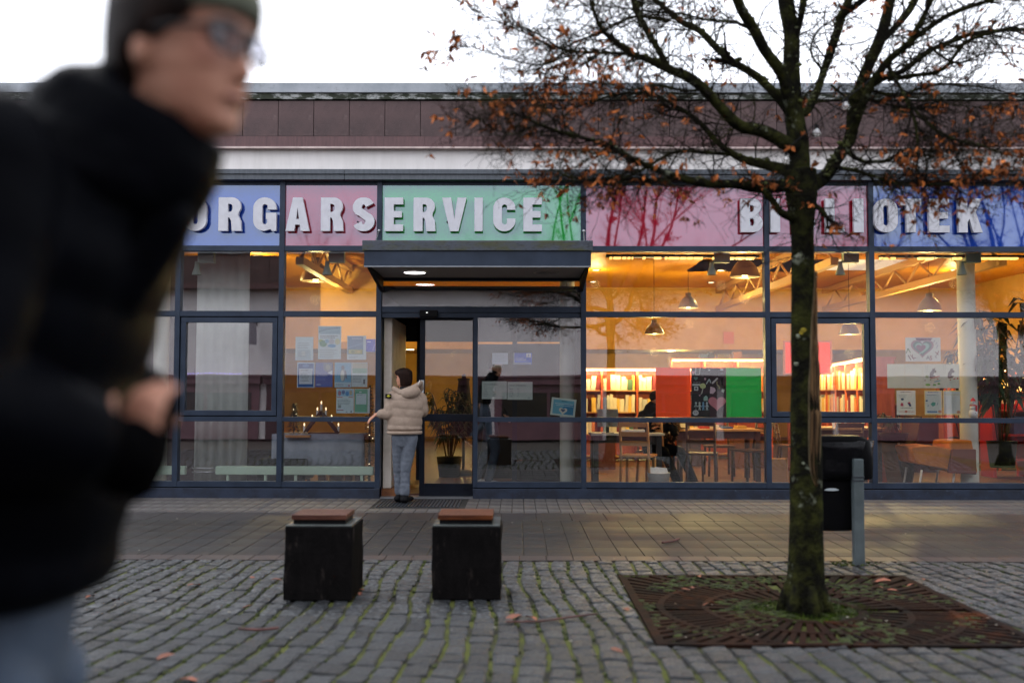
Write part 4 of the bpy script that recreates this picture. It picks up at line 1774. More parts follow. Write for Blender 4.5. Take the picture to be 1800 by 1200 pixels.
# red shelf with bags at the far right, lamp glow
mb = MB()
rs = empty('display_stand', (xx(1775, 15.2), 15.2, FZ), label='red display stand behind the tall plant', cat='display stand')
for z in (.25, .62, .98):
    mb = MB()
    mb.box(xx(1735, 15.2), xx(1795, 15.2), 15.0, 15.4, FZ + z, FZ + z + .03)
    mb.build('shelf', 'red_paint', rs)
for px in (1733, 1796):
    mb = MB()
    x = xx(px, 15.2)
    mb.box(x - .025, x + .025, 15.0, 15.4, FZ, FZ + 1.15)
    mb.build('upright', 'red_paint', rs)
mb = MB()
mb.box(xx(1738, 15.2), xx(1792, 15.2), 15.36, 15.39, FZ + .3, FZ + 1.1)
mb.build('back_panel', 'red_paint', rs)
for q, (px0, px1, z) in enumerate(((1745, 1760, .28), (1770, 1788, .65))):
    mb = MB()
    mb.box(xx(px0, 15.2), xx(px1, 15.2), 15.05, 15.3, FZ + z, FZ + z + .26)
    mb.build('box', plain(((214, 170, 90), (70, 90, 130))[q]), bevel=.004, label=('yellow box on the lower shelf of the red stand', 'blue box on the upper shelf of the red stand')[q], cat='box')
# red wall picture, waste basket, drawing box, screen
a, b = onY(1380, 655, 17.0), onY(1458, 602, 17.0)
mb = MB()
mb.box(a.x, b.x, 16.97, 17.0, a.z, b.z)
pic = mb.build('wall_screen', plain((226, 44, 44)), bevel=.004, label='red framed panel standing behind the trunk in the opening window', cat='panel')
mb = MB()
for q in ((a.x - .03, a.x, a.z - .03, b.z + .03), (b.x, b.x + .03, a.z - .03, b.z + .03), (a.x, b.x, b.z, b.z + .03), (a.x, b.x, a.z - .03, a.z)):
    mb.box(q[0], q[1], 16.96, 17.0, q[2], q[3])
mb.box((a.x + b.x) / 2 - .03, (a.x + b.x) / 2 + .03, 17.0, 17.05, FZ, b.z)
mb.build('frame', plain((150, 90, 96)), pic)
bk = onY(1158, 845, 12.75)
mb = MB()
mb.lathe((bk.x, 12.75, FZ), [(0, 0), (.115, 0), (.145, .24), (.150, .245), (.138, .24), (.11, .01), (0, .012)], 18)
bas = mb.build('waste_basket', plain((206, 208, 206)), label='white waste basket on the floor behind the wide window', cat='basket')
mb = MB()
for q in range(5):
    a_ = q * 1.3
    c = Vector((bk.x + .06 * math.cos(a_), 12.75 + .06 * math.sin(a_), FZ + .24))
    mb.add([c + Vector((-.07, 0, -.02)), c + Vector((.06, .02, .0)), c + Vector((.05, .05, .06)), c + Vector((-.05, .03, .07))], [(0, 1, 2, 3)])
mb.build('liner', plain((226, 230, 232)), bas)
db = onY(1208, 846, 12.7)
mb = MB()
mb.box(db.x - .085, db.x + .085, 12.63, 12.77, FZ, FZ + .10)
o = mb.build('small_box', plain((214, 210, 200)), bevel=.004, label='small white box with child doodles on the floor beside the waste basket', cat='box')
mb = MB()
for q in range(7):
    mb.box(db.x - .075 + q * .021, db.x - .062 + q * .021, 12.6275, 12.629, FZ + .02 + (q % 2) * .03, FZ + .045 + (q % 3) * .015)
mb.build('doodle', 'ink', o)
sc_ = onY(1068, 725, 13.4)
mon = empty('monitor', (sc_.x, 13.4, FZ + .72), label='grey back of a computer screen on the pale side table', cat='monitor')
mb = MB()
mb.box(sc_.x - .14, sc_.x + .14, 13.38, 13.41, FZ + .80, FZ + 1.04, None)
mb.build('screen', plain((130, 140, 134)), mon, bevel=.006)
mb = MB()
mb.box(sc_.x - .02, sc_.x + .02, 13.39, 13.40, FZ + .72, FZ + .8)
mb.box(sc_.x - .08, sc_.x + .08, 13.33, 13.47, FZ + .72, FZ + .728)
mb.build('stand', 'steel_dark', mon)
pp = onY(1110, 752, 13.4)
mb = MB()
mb.box(pp.x - .15, pp.x + .17, 13.32, 13.5, FZ + .721, FZ + .765)
mb.build('paper_stack', 'paper', label='stack of white paper on the pale side table', cat='paper')
for q, (px, h) in enumerate(((1463, .10), (1474, .16), (1484, .10))):
    x = xx(px, 13.45)
    mb = MB()
    mb.lathe((x, 13.45, FZ + .80), [(.018, 0), (.018, h), (0, h)], 10)
    o = mb.build('candle', 'white_board', label=('short candle at the left on the display table', 'tall middle candle on the display table', 'short candle at the right on the display table')[q], cat='candle', group='candles on the display table')
    mb = MB()
    mb.ell((x, 13.45, FZ + .80 + h + .018), .010, .010, .02, 8, 6)
    mb.build('flame', EM('flame', (1, .7, .3), 9), o)
# more things in the reading room, dark ones added to darken its lower part
def box_thing(nm, px0, px1, py0, py1, Y, dep, col, lab, cat, group=None, onfloor=False):
    a, b = onY(px0, py1, Y), onY(px1, py0, Y)
    z0 = FZ if onfloor else a.z
    mb = MB()
    mb.box(a.x, b.x, Y, Y + dep, z0, b.z)
    return mb.build(nm, plain(col), bevel=.004, label=lab, cat=cat, group=group)


box_thing('floor_screen', 1386, 1428, 742, 812, 16.2, .04, (110, 44, 40), 'dark red low floor screen behind the tree trunk', 'screen', onfloor=True)
box_thing('low_cabinet', 1290, 1346, 768, 842, 16.8, .4, (96, 52, 34), 'low brown cabinet behind the right end of the reading table', 'cabinet', onfloor=True)
box_thing('low_cabinet', 1040, 1082, 772, 842, 16.4, .4, (92, 40, 44), 'low dark red cabinet behind the pale side table', 'cabinet', onfloor=True)
box_thing('low_cabinet', 1196, 1232, 762, 842, 17.2, .4, (70, 56, 84), 'low violet block added for the mirrored purple, left of the reading table', 'cabinet', onfloor=True)  # purple of the mirrored shop front put into the colour
box_thing('paper_bag', 1356, 1384, 806, 846, 13.0, .12, (176, 120, 70), 'brown paper bag on the floor left of the tree trunk', 'bag', onfloor=True)
box_thing('wall_picture', 1272, 1290, 583, 604, YB - .03, .025, (206, 110, 40), 'small orange picture on the cream wall above the green board', 'picture')
box_thing('wall_picture', 1398, 1420, 576, 596, YB - .03, .025, (176, 150, 110), 'small brown picture on the cream wall left of the red panel', 'picture')
for q, (px0, px1, col) in enumerate(((1232, 1244, (90, 110, 150)), (1246, 1256, (60, 60, 60)), (1262, 1282, (120, 110, 60)), (1290, 1304, (170, 120, 70)))):
    box_thing('storage_box', px0, px1, 622 - q % 2 * 4, 634, 19.2, .2, col, ('blue box on top of the bookcase behind the black poster', 'narrow black box on top of the bookcase behind the black poster', 'wide olive box on top of the bookcase behind the green board', 'brown box on top of the bookcase behind the green board')[q], 'box', 'boxes on top of the bookcase')
for q, (px, col) in enumerate(((1236, (200, 60, 50)), (1252, (230, 214, 180)), (1276, (60, 90, 140)), (1300, (220, 170, 70)))):
    x = xx(px, 14.55)
    mb = MB()
    mb.box(x - .07, x + .07, 14.45, 14.66, FZ + .742, FZ + .742 + (.03, .05, .025, .04)[q])
    mb.build('book_pile', plain(col), label=('red book lying on the reading table', 'pale thick book lying on the reading table', 'blue book lying on the reading table', 'yellow book lying on the reading table')[q], cat='book', group='books lying on the reading table')
chair(onY(1235, 800, 13.4).x, 13.45, 2.9, 'dark wooden chair on the near side of the reading table')
chair(onY(1478, 800, 12.95).x, 12.95, 3.3, 'dark wooden chair behind the litter bin')
box_thing('wall_panel', 1540, 1650, 742, 838, 16.0, .05, (74, 40, 46), 'dark plum panel added to darken the view behind the orange armchair', 'panel', onfloor=True)  # added dark sheet, mirrored purple put into its colour
box_thing('wall_panel', 1650, 1700, 640, 838, 17.4, .05, (150, 82, 36), 'brown orange panel behind the plant by the right column', 'panel', onfloor=True)
# white snowman figure on the transom
sn = onY(1712, 731, D + .1)
zb = zz(733, YM) + .002
s = empty('snowman', (sn.x, D + .115, zb), label='little white snowman with red scarf standing on the window transom', cat='figurine')
mb = MB()
for h, r in ((.05, .055), (.125, .042), (.185, .032)):
    mb.ell((sn.x, D + .115, zb + h), r, r, r * 1.05, 12, 8)
mb.build('body', 'white_board', s)
mb = MB()
mb.lathe((sn.x, D + .115, zb + .150), [(.036, -.008), (.042, 0), (.036, .010)], 12)
mb.box(sn.x + .01, sn.x + .028, D + .065, D + .075, zb + .08, zb + .15)
mb.build('scarf', plain((190, 34, 40)), s)
mb = MB()
mb.lathe((sn.x, D + .115, zb + .205), [(.034, 0), (.024, .02), (.0, .05)], 12)
mb.build('hat', plain((200, 44, 50)), s)
mb = MB()
for dx, dz in ((-.012, .19), (.012, .19), (0, .13), (0, .10), (0, .06)):
    mb.ell((sn.x + dx, D + .115 - (.032 if dz > .15 else .045 if dz > .09 else .055), zb + dz), .005, .005, .005, 6, 4)
mb.build('button', 'black', s)
# wall sign in the lobby (pale green running-man box is left as a plain lit sign)
a, b = onY(749, 533, 14.2), onY(783, 512, 14.2)
mb = MB()
mb.box(a.x, b.x, 14.15, 14.2, a.z, b.z)
mb.build('lobby_sign', EM('lobby_sign', (.55, .75, .5), .35), label='pale green lit sign hanging inside above the door', cat='sign')

# ---- sheets on the glass
def sheet(x0, y0, x1, y1, lab, col=(222, 224, 222), marks=(), rot=0.0, name='notice', group=None, cat='poster', Y=D + .012, pts=None):
    a, b = onY(x0, y1, Y), onY(x1, y0, Y)
    w, h = b.x - a.x, b.z - a.z
    c = Vector(((a.x + b.x) / 2, Y, (a.z + b.z) / 2))
    rm = Matrix.Rotation(rot, 3, 'Y')

    def at(u, v, dd=0.0):
        return c + rm @ Vector(((u - .5) * w, 0, (.5 - v) * h)) + Vector((0, dd, 0))
    mb = MB()
    mb.add([at(0, 1), at(1, 1), at(1, 0), at(0, 0), at(0, 1, .0012), at(1, 1, .0012), at(1, 0, .0012), at(0, 0, .0012)], [(0, 1, 2, 3), (7, 6, 5, 4), (0, 4, 5, 1), (1, 5, 6, 2), (2, 6, 7, 3), (3, 7, 4, 0)])
    o = mb.build(name, sheet_mat(col), label=lab, cat=cat, group=group)
    byc = {}
    lay = {}
    for k, mk in enumerate(marks):
        kind = mk[0]
        colr = mk[-1]
        m2 = byc.setdefault(colr, MB())
        dd = -.0006 - .00025 * (k % 12)
        if kind == 'r':
            _, u0, v0, u1, v1, _ = mk
            m2.quad(at(u0, v1, dd), at(u1, v1, dd), at(u1, v0, dd), at(u0, v0, dd))
        elif kind == 'e':
            _, u, v, ru, rv, _ = mk
            n = 14
            m2.add([at(u + ru * math.cos(2 * PI * i / n), v - rv * math.sin(2 * PI * i / n), dd) for i in range(n)], [tuple(range(n))])
        elif kind == 'p':
            _, pl, _ = mk
            loops = [[Vector((p[0], -p[1], 0)) for p in pl]]
            tri = tessellate_polygon(loops)
            m2.add([at(p[0], p[1], dd) for p in pl], [tuple(t) for t in tri])
        elif kind == 'l':                       # a row of print
            _, u, v, L, th, _ = mk
            x = u
            while x < u + L:
                e = min(x + RND.uniform(.03, .09), u + L)
                m2.quad(at(x, v + th, dd), at(e, v + th, dd), at(e, v, dd), at(x, v, dd))
                x = e + .02
        elif kind == 't':
            _, s, u, v, hh, _ = mk
            tmp = MB()
            wd = text_mb(tmp, s, 0, 0, 0, hh * h, bold=.02)
            m2.add([at(u + p[0] / w, v - p[2] / h, dd) for p in tmp.v], tmp.f)
        elif kind == 's':                       # a brush stroke
            _, pl, th, _ = mk
            for (ua, va), (ub, vb) in zip(pl[:-1], pl[1:]):
                d_ = Vector(((ub - ua) * w, (vb - va) * h))
                n_ = Vector((-d_.y, d_.x)).normalized() * th * h / 2
                m2.quad(at(ua - n_.x / w, va - n_.y / h, dd), at(ub - n_.x / w, vb - n_.y / h, dd), at(ub + n_.x / w, vb + n_.y / h, dd), at(ua + n_.x / w, va + n_.y / h, dd))
    for colr, m2 in byc.items():
        m2.build('print', sheet_mat(colr), o)
    return o


INK, MID, GR = (60, 66, 74), (120, 128, 136), (150, 160, 164)
PB = (196, 214, 222)


def lines(u, v0, n, dv, L, c=MID, th=.018):
    return [('l', u, v0 + i * dv, L * RND.uniform(.7, 1), th, c) for i in range(n)]


def heart(cx, cy, s, sy=None):
    sy = sy or s
    return [(cx + s * 16 * math.sin(t) ** 3 / 16, cy - sy * (13 * math.cos(t) - 5 * math.cos(2 * t) - 2 * math.cos(3 * t) - math.cos(4 * t)) / 15) for t in [2 * PI * i / 28 for i in range(28)]]


# poster window
sheet(519, 592, 551, 633, 'plain pale sheet at the upper left of the poster window', PB, lines(.12, .26, 4, .07, .7) + [('r', .08, .55, .86, .96, (178, 196, 204)), ('r', .35, .62, .55, .8, (206, 216, 216))] + lines(.15, .66, 3, .08, .6))
sheet(559, 573, 600, 631, 'large poster with a picture strip and coloured ovals, topmost in the poster window', PB,
      [('r', .02, .02, .95, .24, (132, 172, 190)), ('s', [(.02, .18), (.4, .08), (.95, .04)], .025, (96, 132, 150)), ('s', [(.02, .22), (.5, .14), (.95, .1)], .015, (170, 200, 206))] + lines(.08, .29, 2, .05, .85, INK, .02)
      + [('e', .12, .46, .11, .06, (170, 186, 110)), ('e', .22, .53, .16, .1, (86, 150, 110)), ('e', .38, .46, .1, .06, (128, 176, 206)), ('e', .58, .47, .12, .09, (180, 186, 196)), ('e', .84, .47, .11, .09, (206, 206, 160)), ('e', .6, .60, .18, .05, (90, 160, 206))] + lines(.06, .72, 5, .05, .85, GR))
sheet(610, 590, 644, 632, 'blue poster with a yellow band at the upper right of the poster window', (204, 218, 226), [('r', .03, .03, .84, .78, (110, 146, 182)), ('l', .25, .1, .5, .03, (222, 230, 236)), ('s', [(.04, .5), (.4, .42), (.84, .3)], .05, (140, 172, 202)), ('r', .08, .58, .8, .76, (196, 192, 120)), ('e', .3, .67, .1, .06, (150, 160, 110)), ('e', .6, .67, .1, .06, (222, 206, 130))] + lines(.08, .86, 2, .05, .5))
sheet(643, 596, 660, 618, 'small violet blue sheet next to the entrance frame', (70, 76, 220), [('r', .12, .18, .5, .26, (220, 224, 250)), ('s', [(.7, .9), (.9, .5), (1, .3)], .06, (130, 140, 240))])
sheet(522, 637, 553, 681, 'white sheet in a dark blue border, left of the middle row', (196, 216, 228), [('r', .05, .04, .95, .98, (40, 96, 160)), ('e', .5, .13, .2, .07, (90, 140, 196)), ('r', .12, .24, .88, .86, (206, 220, 228))] + lines(.2, .3, 1, .05, .5, INK, .03) + lines(.2, .4, 7, .055, .55))
sheet(554, 637, 585, 680, 'violet blue poster with a photo corner in the middle row', (92, 112, 178), [('p', [(.45, .02), (.98, .02), (.98, .42), (.8, .46), (.5, .3)], (120, 130, 150)), ('e', .72, .2, .14, .12, (156, 160, 160)), ('p', [(.7, .42), (.98, .32), (.98, .5)], (206, 220, 230)), ('r', .06, .52, .7, .54, (190, 204, 224))] + lines(.06, .6, 3, .05, .6, (130, 150, 200)) + [('e', .2, .9, .14, .04, (150, 170, 206))])
sheet(588, 637, 618, 681, 'pale blue poster with a penguin picture in the middle row', (150, 190, 208), [('r', .02, .02, .98, .78, (124, 180, 210)), ('e', .5, .5, .17, .26, (150, 160, 168)), ('e', .46, .52, .11, .22, (206, 214, 206)), ('e', .48, .2, .1, .08, (120, 130, 140)), ('p', [(.6, .3), (.68, .34), (.76, .68), (.66, .6)], (120, 130, 146)), ('r', .02, .79, .98, .98, (186, 208, 218)), ('e', .86, .92, .05, .035, (180, 100, 120))] + lines(.08, .86, 2, .05, .6))
sheet(618, 637, 646, 680, 'sheet with a green and peach band at the right of the middle row', (196, 212, 220), [('r', .04, .02, .98, .24, (196, 190, 166)), ('r', .04, .24, .98, .44, (136, 180, 160)), ('l', .1, .52, .8, .03, GR)] + lines(.08, .6, 4, .06, .6) + [('r', .74, .68, .86, .88, MID)])
sheet(591, 683, 622, 726, 'white sheet with a crowd picture in the lowest row', (200, 218, 226), [('r', .06, .04, .94, .3, (150, 190, 214)), ('e', .18, .18, .09, .1, (176, 130, 140)), ('e', .4, .14, .09, .09, (110, 130, 170)), ('e', .62, .2, .1, .1, (96, 150, 200)), ('e', .82, .16, .08, .1, (190, 180, 150)), ('r', .04, .33, .36, .36, (196, 110, 110)), ('r', .7, .33, .96, .36, (180, 120, 110))] + lines(.08, .44, 4, .06, .8) + [('r', .1, .66, .28, .78, GR), ('r', .04, .86, .42, .89, (170, 90, 110)), ('e', .6, .94, .04, .02, MID), ('e', .86, .93, .05, .025, INK)])
sheet(623, 683, 650, 726, 'green sheet with a white centre square in the lowest row', (196, 212, 220), [('r', .02, .02, .86, .96, (120, 178, 152)), ('r', .1, .2, .78, .64, (206, 220, 228))] + lines(.16, .24, 1, .05, .5) + [('e', .38, .14, .08, .03, (206, 220, 226))])
# entrance side pane
hrs = [('9-18', 0), ('9-18', 1), ('9-18', 2), ('9-18', 3), ('9-15', 4)]
days = ['Måndag', 'Tisdag', 'Onsdag', 'Torsdag', 'Fredag']
sheet(847, 670, 891, 701, 'white opening hours sign, left one of the pair on the side pane', (196, 206, 202), [('t', 'Välkommen till Medborgar-', .06, .2, .055, INK), ('t', 'service', .06, .31, .055, INK)] + [('t', days[i], .07, .43 + .105 * i, .05, MID) for i in range(5)] + [('t', h_, .46, .43 + .105 * i, .05, MID) for h_, i in hrs] + [('r', .8, .89, .9, .93, GR)], cat='sign')
sheet(892, 671, 936, 702, 'white opening hours sign, right one of the pair on the side pane', (196, 206, 202), [('t', 'Välkommen till Medborgarservice', .08, .22, .05, INK)] + [('t', days[i], .08, .42 + .105 * i, .05, MID) for i in range(5)] + [('t', h_, .38, .42 + .105 * i, .05, MID) for h_, i in hrs] + [('r', .8, .89, .9, .93, GR)], cat='sign')
sheet(865, 620, 893, 640, 'small white notice above the left opening hours sign', (206, 214, 230), lines(.12, .2, 4, .17, .76, GR, .03), cat='sign')
sheet(903, 620, 935, 640, 'small bright blue sign with a white letter f square on the side pane', (30, 90, 224), [('r', .68, .04, .95, .40, (236, 238, 242)), ('t', 'f', .79, .37, .26, (40, 80, 170)), ('t', 'FÖLJ OSS PÅ', .1, .50, .09, (236, 238, 244)), ('t', 'FACEBOOK', .1, .66, .13, (240, 242, 246)), ('l', .1, .72, .7, .03, (190, 206, 240)), ('r', .02, .86, .96, .97, (226, 232, 240)), ('r', .0, .0, .04, 1, (226, 232, 240))], cat='sign')
sheet(968.5, 700, 1012, 731, 'tilted blue flyer with a pale heart emblem low on the side pane', (190, 206, 200), [('r', .08, .10, .92, .9, (96, 168, 190)), ('r', .5, .3, .92, .9, (40, 130, 170)), ('r', .4, .14, .62, .18, (60, 110, 120)), ('r', .15, .3, .88, .33, (190, 214, 220)), ('r', .2, .4, .88, .43, (170, 204, 214)), ('p', heart(.5, .7, .17, .2), (206, 206, 190)), ('p', heart(.5, .68, .09, .1), (80, 100, 130))], rot=.11)
# boards in the wide window
sheet(1153, 646, 1213, 733, 'plain orange board in the wide window', (252, 112, 22), [('r', .0, .18, .9, .97, (246, 100, 16))], name='board', cat='board')
W_, PK = (206, 214, 210), (214, 140, 150)
blk = [('r', .0, .0, 1, 1, (26, 27, 30)),
       ('s', [(.14, .0), (.12, .14), (.24, .14), (.26, 0)], .018, (170, 176, 174)), ('p', heart(.06, .1, .045, .04), PK), ('p', heart(.13, .22, .06, .04), (96, 140, 128)),
       ('r', .03, .33, .26, .365, W_), ('l', .06, .29, .2, .02, (120, 128, 128)), ('r', .08, .38, .2, .465, W_), ('r', .11, .40, .17, .44, (80, 90, 100)),
       ('e', .33, .37, .09, .055, (206, 216, 150)), ('s', [(.33, .42), (.30, .52), (.27, .53)], .02, (190, 200, 180)),
       ('s', [(.43, .33), (.52, .23), (.56, .31)], .022, (176, 200, 196)), ('s', [(.60, .32), (.76, .21)], .035, (214, 214, 210)), ('e', .86, .14, .09, .05, (160, 206, 214)), ('e', .88, .04, .05, .02, W_),
       ('s', [(.74, .28), (.74, .34), (.8, .38), (.8, .43)], .016, (196, 196, 140)), ('p', [(.55, .38), (.68, .41), (.7, .47), (.62, .53), (.53, .52)], (222, 196, 206)), ('p', [(.88, .43), (.96, .44), (.93, .51), (.86, .48)], (206, 220, 206)),
       ('p', heart(.40, .23, .03, .03), (206, 170, 180)), ('p', heart(.24, .56, .025, .02), (214, 170, 180)),
       ('p', [(.42, .56), (.455, .58), (.47, .6), (.47, .67), (.35, .67), (.35, .6)], (160, 196, 182)), ('e', .12, .91, .09, .055, (206, 208, 206)), ('l', .07, .9, .1, .015, (110, 110, 116)), ('e', .52, .05, .03, .012, W_)]
for q, c_ in enumerate(((190, 206, 200), (196, 206, 196), (130, 180, 210), (190, 204, 206))):
    u = .13 + q * .105
    blk += [('e', u, .715, .03, .025, c_), ('p', [(u - .03, .74), (u + .03, .74), (u + .02, .8), (u + .035, .86), (u + .01, .86), (u, .82), (u - .01, .86), (u - .035, .86), (u - .02, .8)], c_), ('s', [(u - .055, .79), (u, .755), (u + .055, .79)], .014, c_)]
blk += [('p', heart(.735, .71, .255, .15), (214, 134, 142)), ('t', 'AUGERSTÅLE', .53, .70, .038, (96, 44, 56)), ('t', 'SETPLAN', .60, .775, .038, (96, 44, 56)), ('t', '2024', .66, .835, .034, (96, 44, 56))]
sheet(1215.5, 646, 1276, 733, 'black poster with pale cut-out drawings and a pink lettered heart', (26, 27, 30), blk)
sheet(1277, 646, 1338, 733, 'plain green board in the wide window', (36, 196, 92), [], name='board', cat='board')
# right window
sheet(1592, 593, 1653, 635, 'child drawing of a big pink and green heart, topmost in the right window', (206, 210, 214), [('p', [(.28, .02), (.78, .02), (.72, .12), (.35, .16)], (120, 70, 100)), ('p', heart(.48, .42, .33, .40), (176, 140, 156)), ('p', heart(.48, .42, .27, .32), (120, 140, 138)), ('p', heart(.48, .42, .20, .24), (170, 200, 190)), ('p', heart(.44, .44, .14, .17), (170, 120, 140)), ('s', [(.38, .70), (.64, .42)], .05, (176, 206, 196)),
      ('s', [(.02, .66), (.07, .46), (.14, .64)], .035, (60, 120, 90)), ('s', [(.07, .74), (.15, .94)], .04, (110, 84, 110)), ('s', [(.13, .72), (.24, .93)], .03, (130, 90, 110)), ('s', [(.19, .82), (.2, .7)], .03, (130, 90, 110)), ('s', [(.2, .84), (.3, .86)], .03, (130, 90, 110)),
      ('t', 'A', .58, .92, .17, (130, 124, 140)), ('t', 'S', .68, .94, .18, (150, 80, 100)), ('s', [(.84, .76), (.88, .86)], .03, (120, 100, 130)), ('s', [(.84, .6), (.94, .72)], .03, (140, 90, 110)), ('s', [(.95, .56), (.88, .74)], .03, (140, 90, 110)), ('s', [(.80, .2), (.84, .12)], .03, (150, 150, 176)), ('s', [(.86, .3), (.9, .2)], .03, (150, 150, 176)), ('s', [(.88, .44), (.93, .32)], .03, (150, 150, 176))], cat='drawing')
sheet(1560, 639.5, 1590, 682, 'blank white sheet at the left end of the row under the heart drawing', (206, 212, 206), [], cat='sheet')
sheet(1591, 639.5, 1622, 682, 'blank white sheet second in the row under the heart drawing', (206, 212, 206), [], cat='sheet')


def beast(extra):
    return [('p', [(.35, .55), (.38, .38), (.5, .26), (.56, .16), (.6, .22), (.68, .14), (.66, .26), (.74, .26), (.72, .36), (.62, .36), (.56, .46), (.7, .5), (.62, .58), (.42, .6)], (96, 78, 72)), ('s', [(.14, .05), (.17, .4)], .012, (170, 176, 176)), ('s', [(.26, .02), (.22, .4)], .012, (170, 176, 176))] + extra


sheet(1623, 639.5, 1654, 682, 'child drawing of a dark animal on coloured ground, third in the row', (206, 212, 206), beast([('e', .22, .52, .1, .06, (150, 170, 120)), ('s', [(.4, .6), (.92, .5)], .06, (206, 150, 130)), ('e', .25, .86, .14, .05, (120, 180, 90)), ('e', .62, .86, .1, .04, (110, 170, 100)), ('e', .86, .82, .08, .04, (110, 170, 100)), ('s', [(.6, .74), (.95, .68)], .04, (110, 170, 190)), ('e', .1, .68, .04, .02, (150, 80, 80)), ('e', .4, .66, .04, .02, (130, 160, 100)), ('e', .8, .62, .04, .02, (180, 60, 60))]), cat='drawing')
sheet(1654.5, 639.5, 1686, 682, 'child drawing of a dark animal with red dots, right end of the row', (206, 212, 206), beast([('e', .5, .66, .04, .02, (180, 80, 80)), ('e', .72, .62, .06, .02, (190, 90, 90)), ('e', .9, .6, .05, .03, (190, 90, 90))] + [('l', .2, .74, .6, .015, (186, 196, 198)), ('l', .3, .9, .4, .015, (186, 196, 198))]), cat='drawing')
sheet(1576.5, 686, 1609, 729, 'white notice with small blue and red figures, lowest row left', (214, 218, 216), [('l', .2, .05, .55, .025, INK)] + lines(.12, .18, 3, .05, .5, GR) + [('e', .3, .36, .08, .045, (50, 70, 110)), ('p', [(.2, .55), (.26, .5), (.34, .52), (.36, .64), (.2, .64)], (190, 80, 100)), ('p', [(.56, .5), (.7, .48), (.74, .56), (.78, .64), (.68, .66)], (70, 70, 110)), ('e', .66, .5, .07, .03, (190, 70, 90)), ('l', .2, .70, .65, .02, INK), ('l', .12, .85, .8, .03, (190, 120, 110)), ('r', .42, .82, .55, .9, (190, 110, 96))])
sheet(1625.5, 686, 1656, 729, 'yellow bordered sheet with a green shape, lowest row middle', (226, 214, 150), [('r', .05, .04, .95, .95, (206, 216, 216)), ('l', .2, .06, .6, .03, (80, 110, 150))] + lines(.14, .18, 1, .05, .7) + [('p', [(.34, .56), (.46, .47), (.62, .5), (.6, .6), (.46, .66)], (96, 170, 150)), ('s', [(.7, .6), (.75, .5)], .02, (130, 150, 160)), ('e', .2, .62, .05, .03, (150, 170, 180)), ('e', .12, .42, .07, .03, (60, 90, 140)), ('r', .14, .84, .7, .9, (90, 130, 170)), ('e', .85, .86, .1, .06, (190, 150, 130))])
sheet(1658, 686, 1689, 729, 'yellow bordered sheet with faint lines, lowest row right', (226, 214, 150), [('r', .05, .04, .95, .95, (206, 216, 216)), ('r', .1, .16, .9, .18, (190, 180, 120))] + lines(.14, .24, 9, .06, .66, (176, 190, 196), .02) + [('e', .84, .88, .1, .06, (190, 150, 120))])

# ================================================================== ON THE SQUARE
# ---- stone seats
def stone_seat(px0, px1, py_b, lab, wood, grp='dark cube seats on the cobbles'):
    y0 = onZ((px0 + px1) / 2, py_b).y
    a, b = onY(px0, py_b, y0), onY(px1, py_b, y0)
    w = b.x - a.x
    h = onY(px0, 922.5, y0).z
    root = empty('stone_seat', ((a.x + b.x) / 2, y0 + w / 2, 0), label=lab, cat='seat', group=grp)
    cx, cy = (a.x + b.x) / 2, y0 + w / 2
    # slightly irregular weathered block
    mb = MB()
    n = 8
    bm = bmesh.new()
    bmesh.ops.create_cube(bm, size=1)
    bmesh.ops.subdivide_edges(bm, edges=bm.edges[:], cuts=n, use_grid_fill=True)
    for v in bm.verts:
        p = v.co.copy()
        k = noise.noise(p * 3.1 + Vector((px0, 0, 0))) * .008
        v.co = Vector((p.x * (w + k * 2) + cx, p.y * (w + k * 2) + cy, (p.z + .5) * (h - .012)))
        if p.z < -.38:
            f = 1 + .015 * noise.noise(p * 9)
            v.co.x = cx + (v.co.x - cx) * f
    me = bpy.data.meshes.new('block')
    bm.to_mesh(me)
    bm.free()
    me.transform(root_frame(root).inverted())
    me.materials.append(MT['bench_block'])
    o = inst('block', me, root, (0, 0, 0))
    bv = o.modifiers.new('b', 'BEVEL')
    bv.width = .006
    bv.segments = 2
    bv.limit_method = 'ANGLE'
    bv.angle_limit = math.radians(50)
    mb = MB()
    mb.box(cx - w / 2 + .004, cx + w / 2 - .004, cy - w / 2 + .004, cy + w / 2 - .004, h - .012, h)
    mb.build('cap', 'bench_cap', root, bevel=.004)
    mb = MB()
    s = w * .40
    mb.box(cx - s, cx + s * .93, cy - s + .02, cy + s - .03, h, h + .026)
    mb.build('bearer', 'black', root)
    for k in range(4):
        mb = MB()
        sw = (2 * s) / 4
        mb.box(cx - s - .012, cx + s * .96, cy - s + k * sw + .008, cy - s + (k + 1) * sw - .008, h + .026, h + .058)
        mb.build('slat', wood, root, bevel=.004)
    return root


stone_seat(498.5, 618.5, 1055, 'black cube seat with pinkish wooden slats, nearer the walking man', 'bench_wood')
stone_seat(758.5, 879.5, 1053.5, 'black cube seat with warm brown wooden slats and stained front', 'bench_wood_warm')

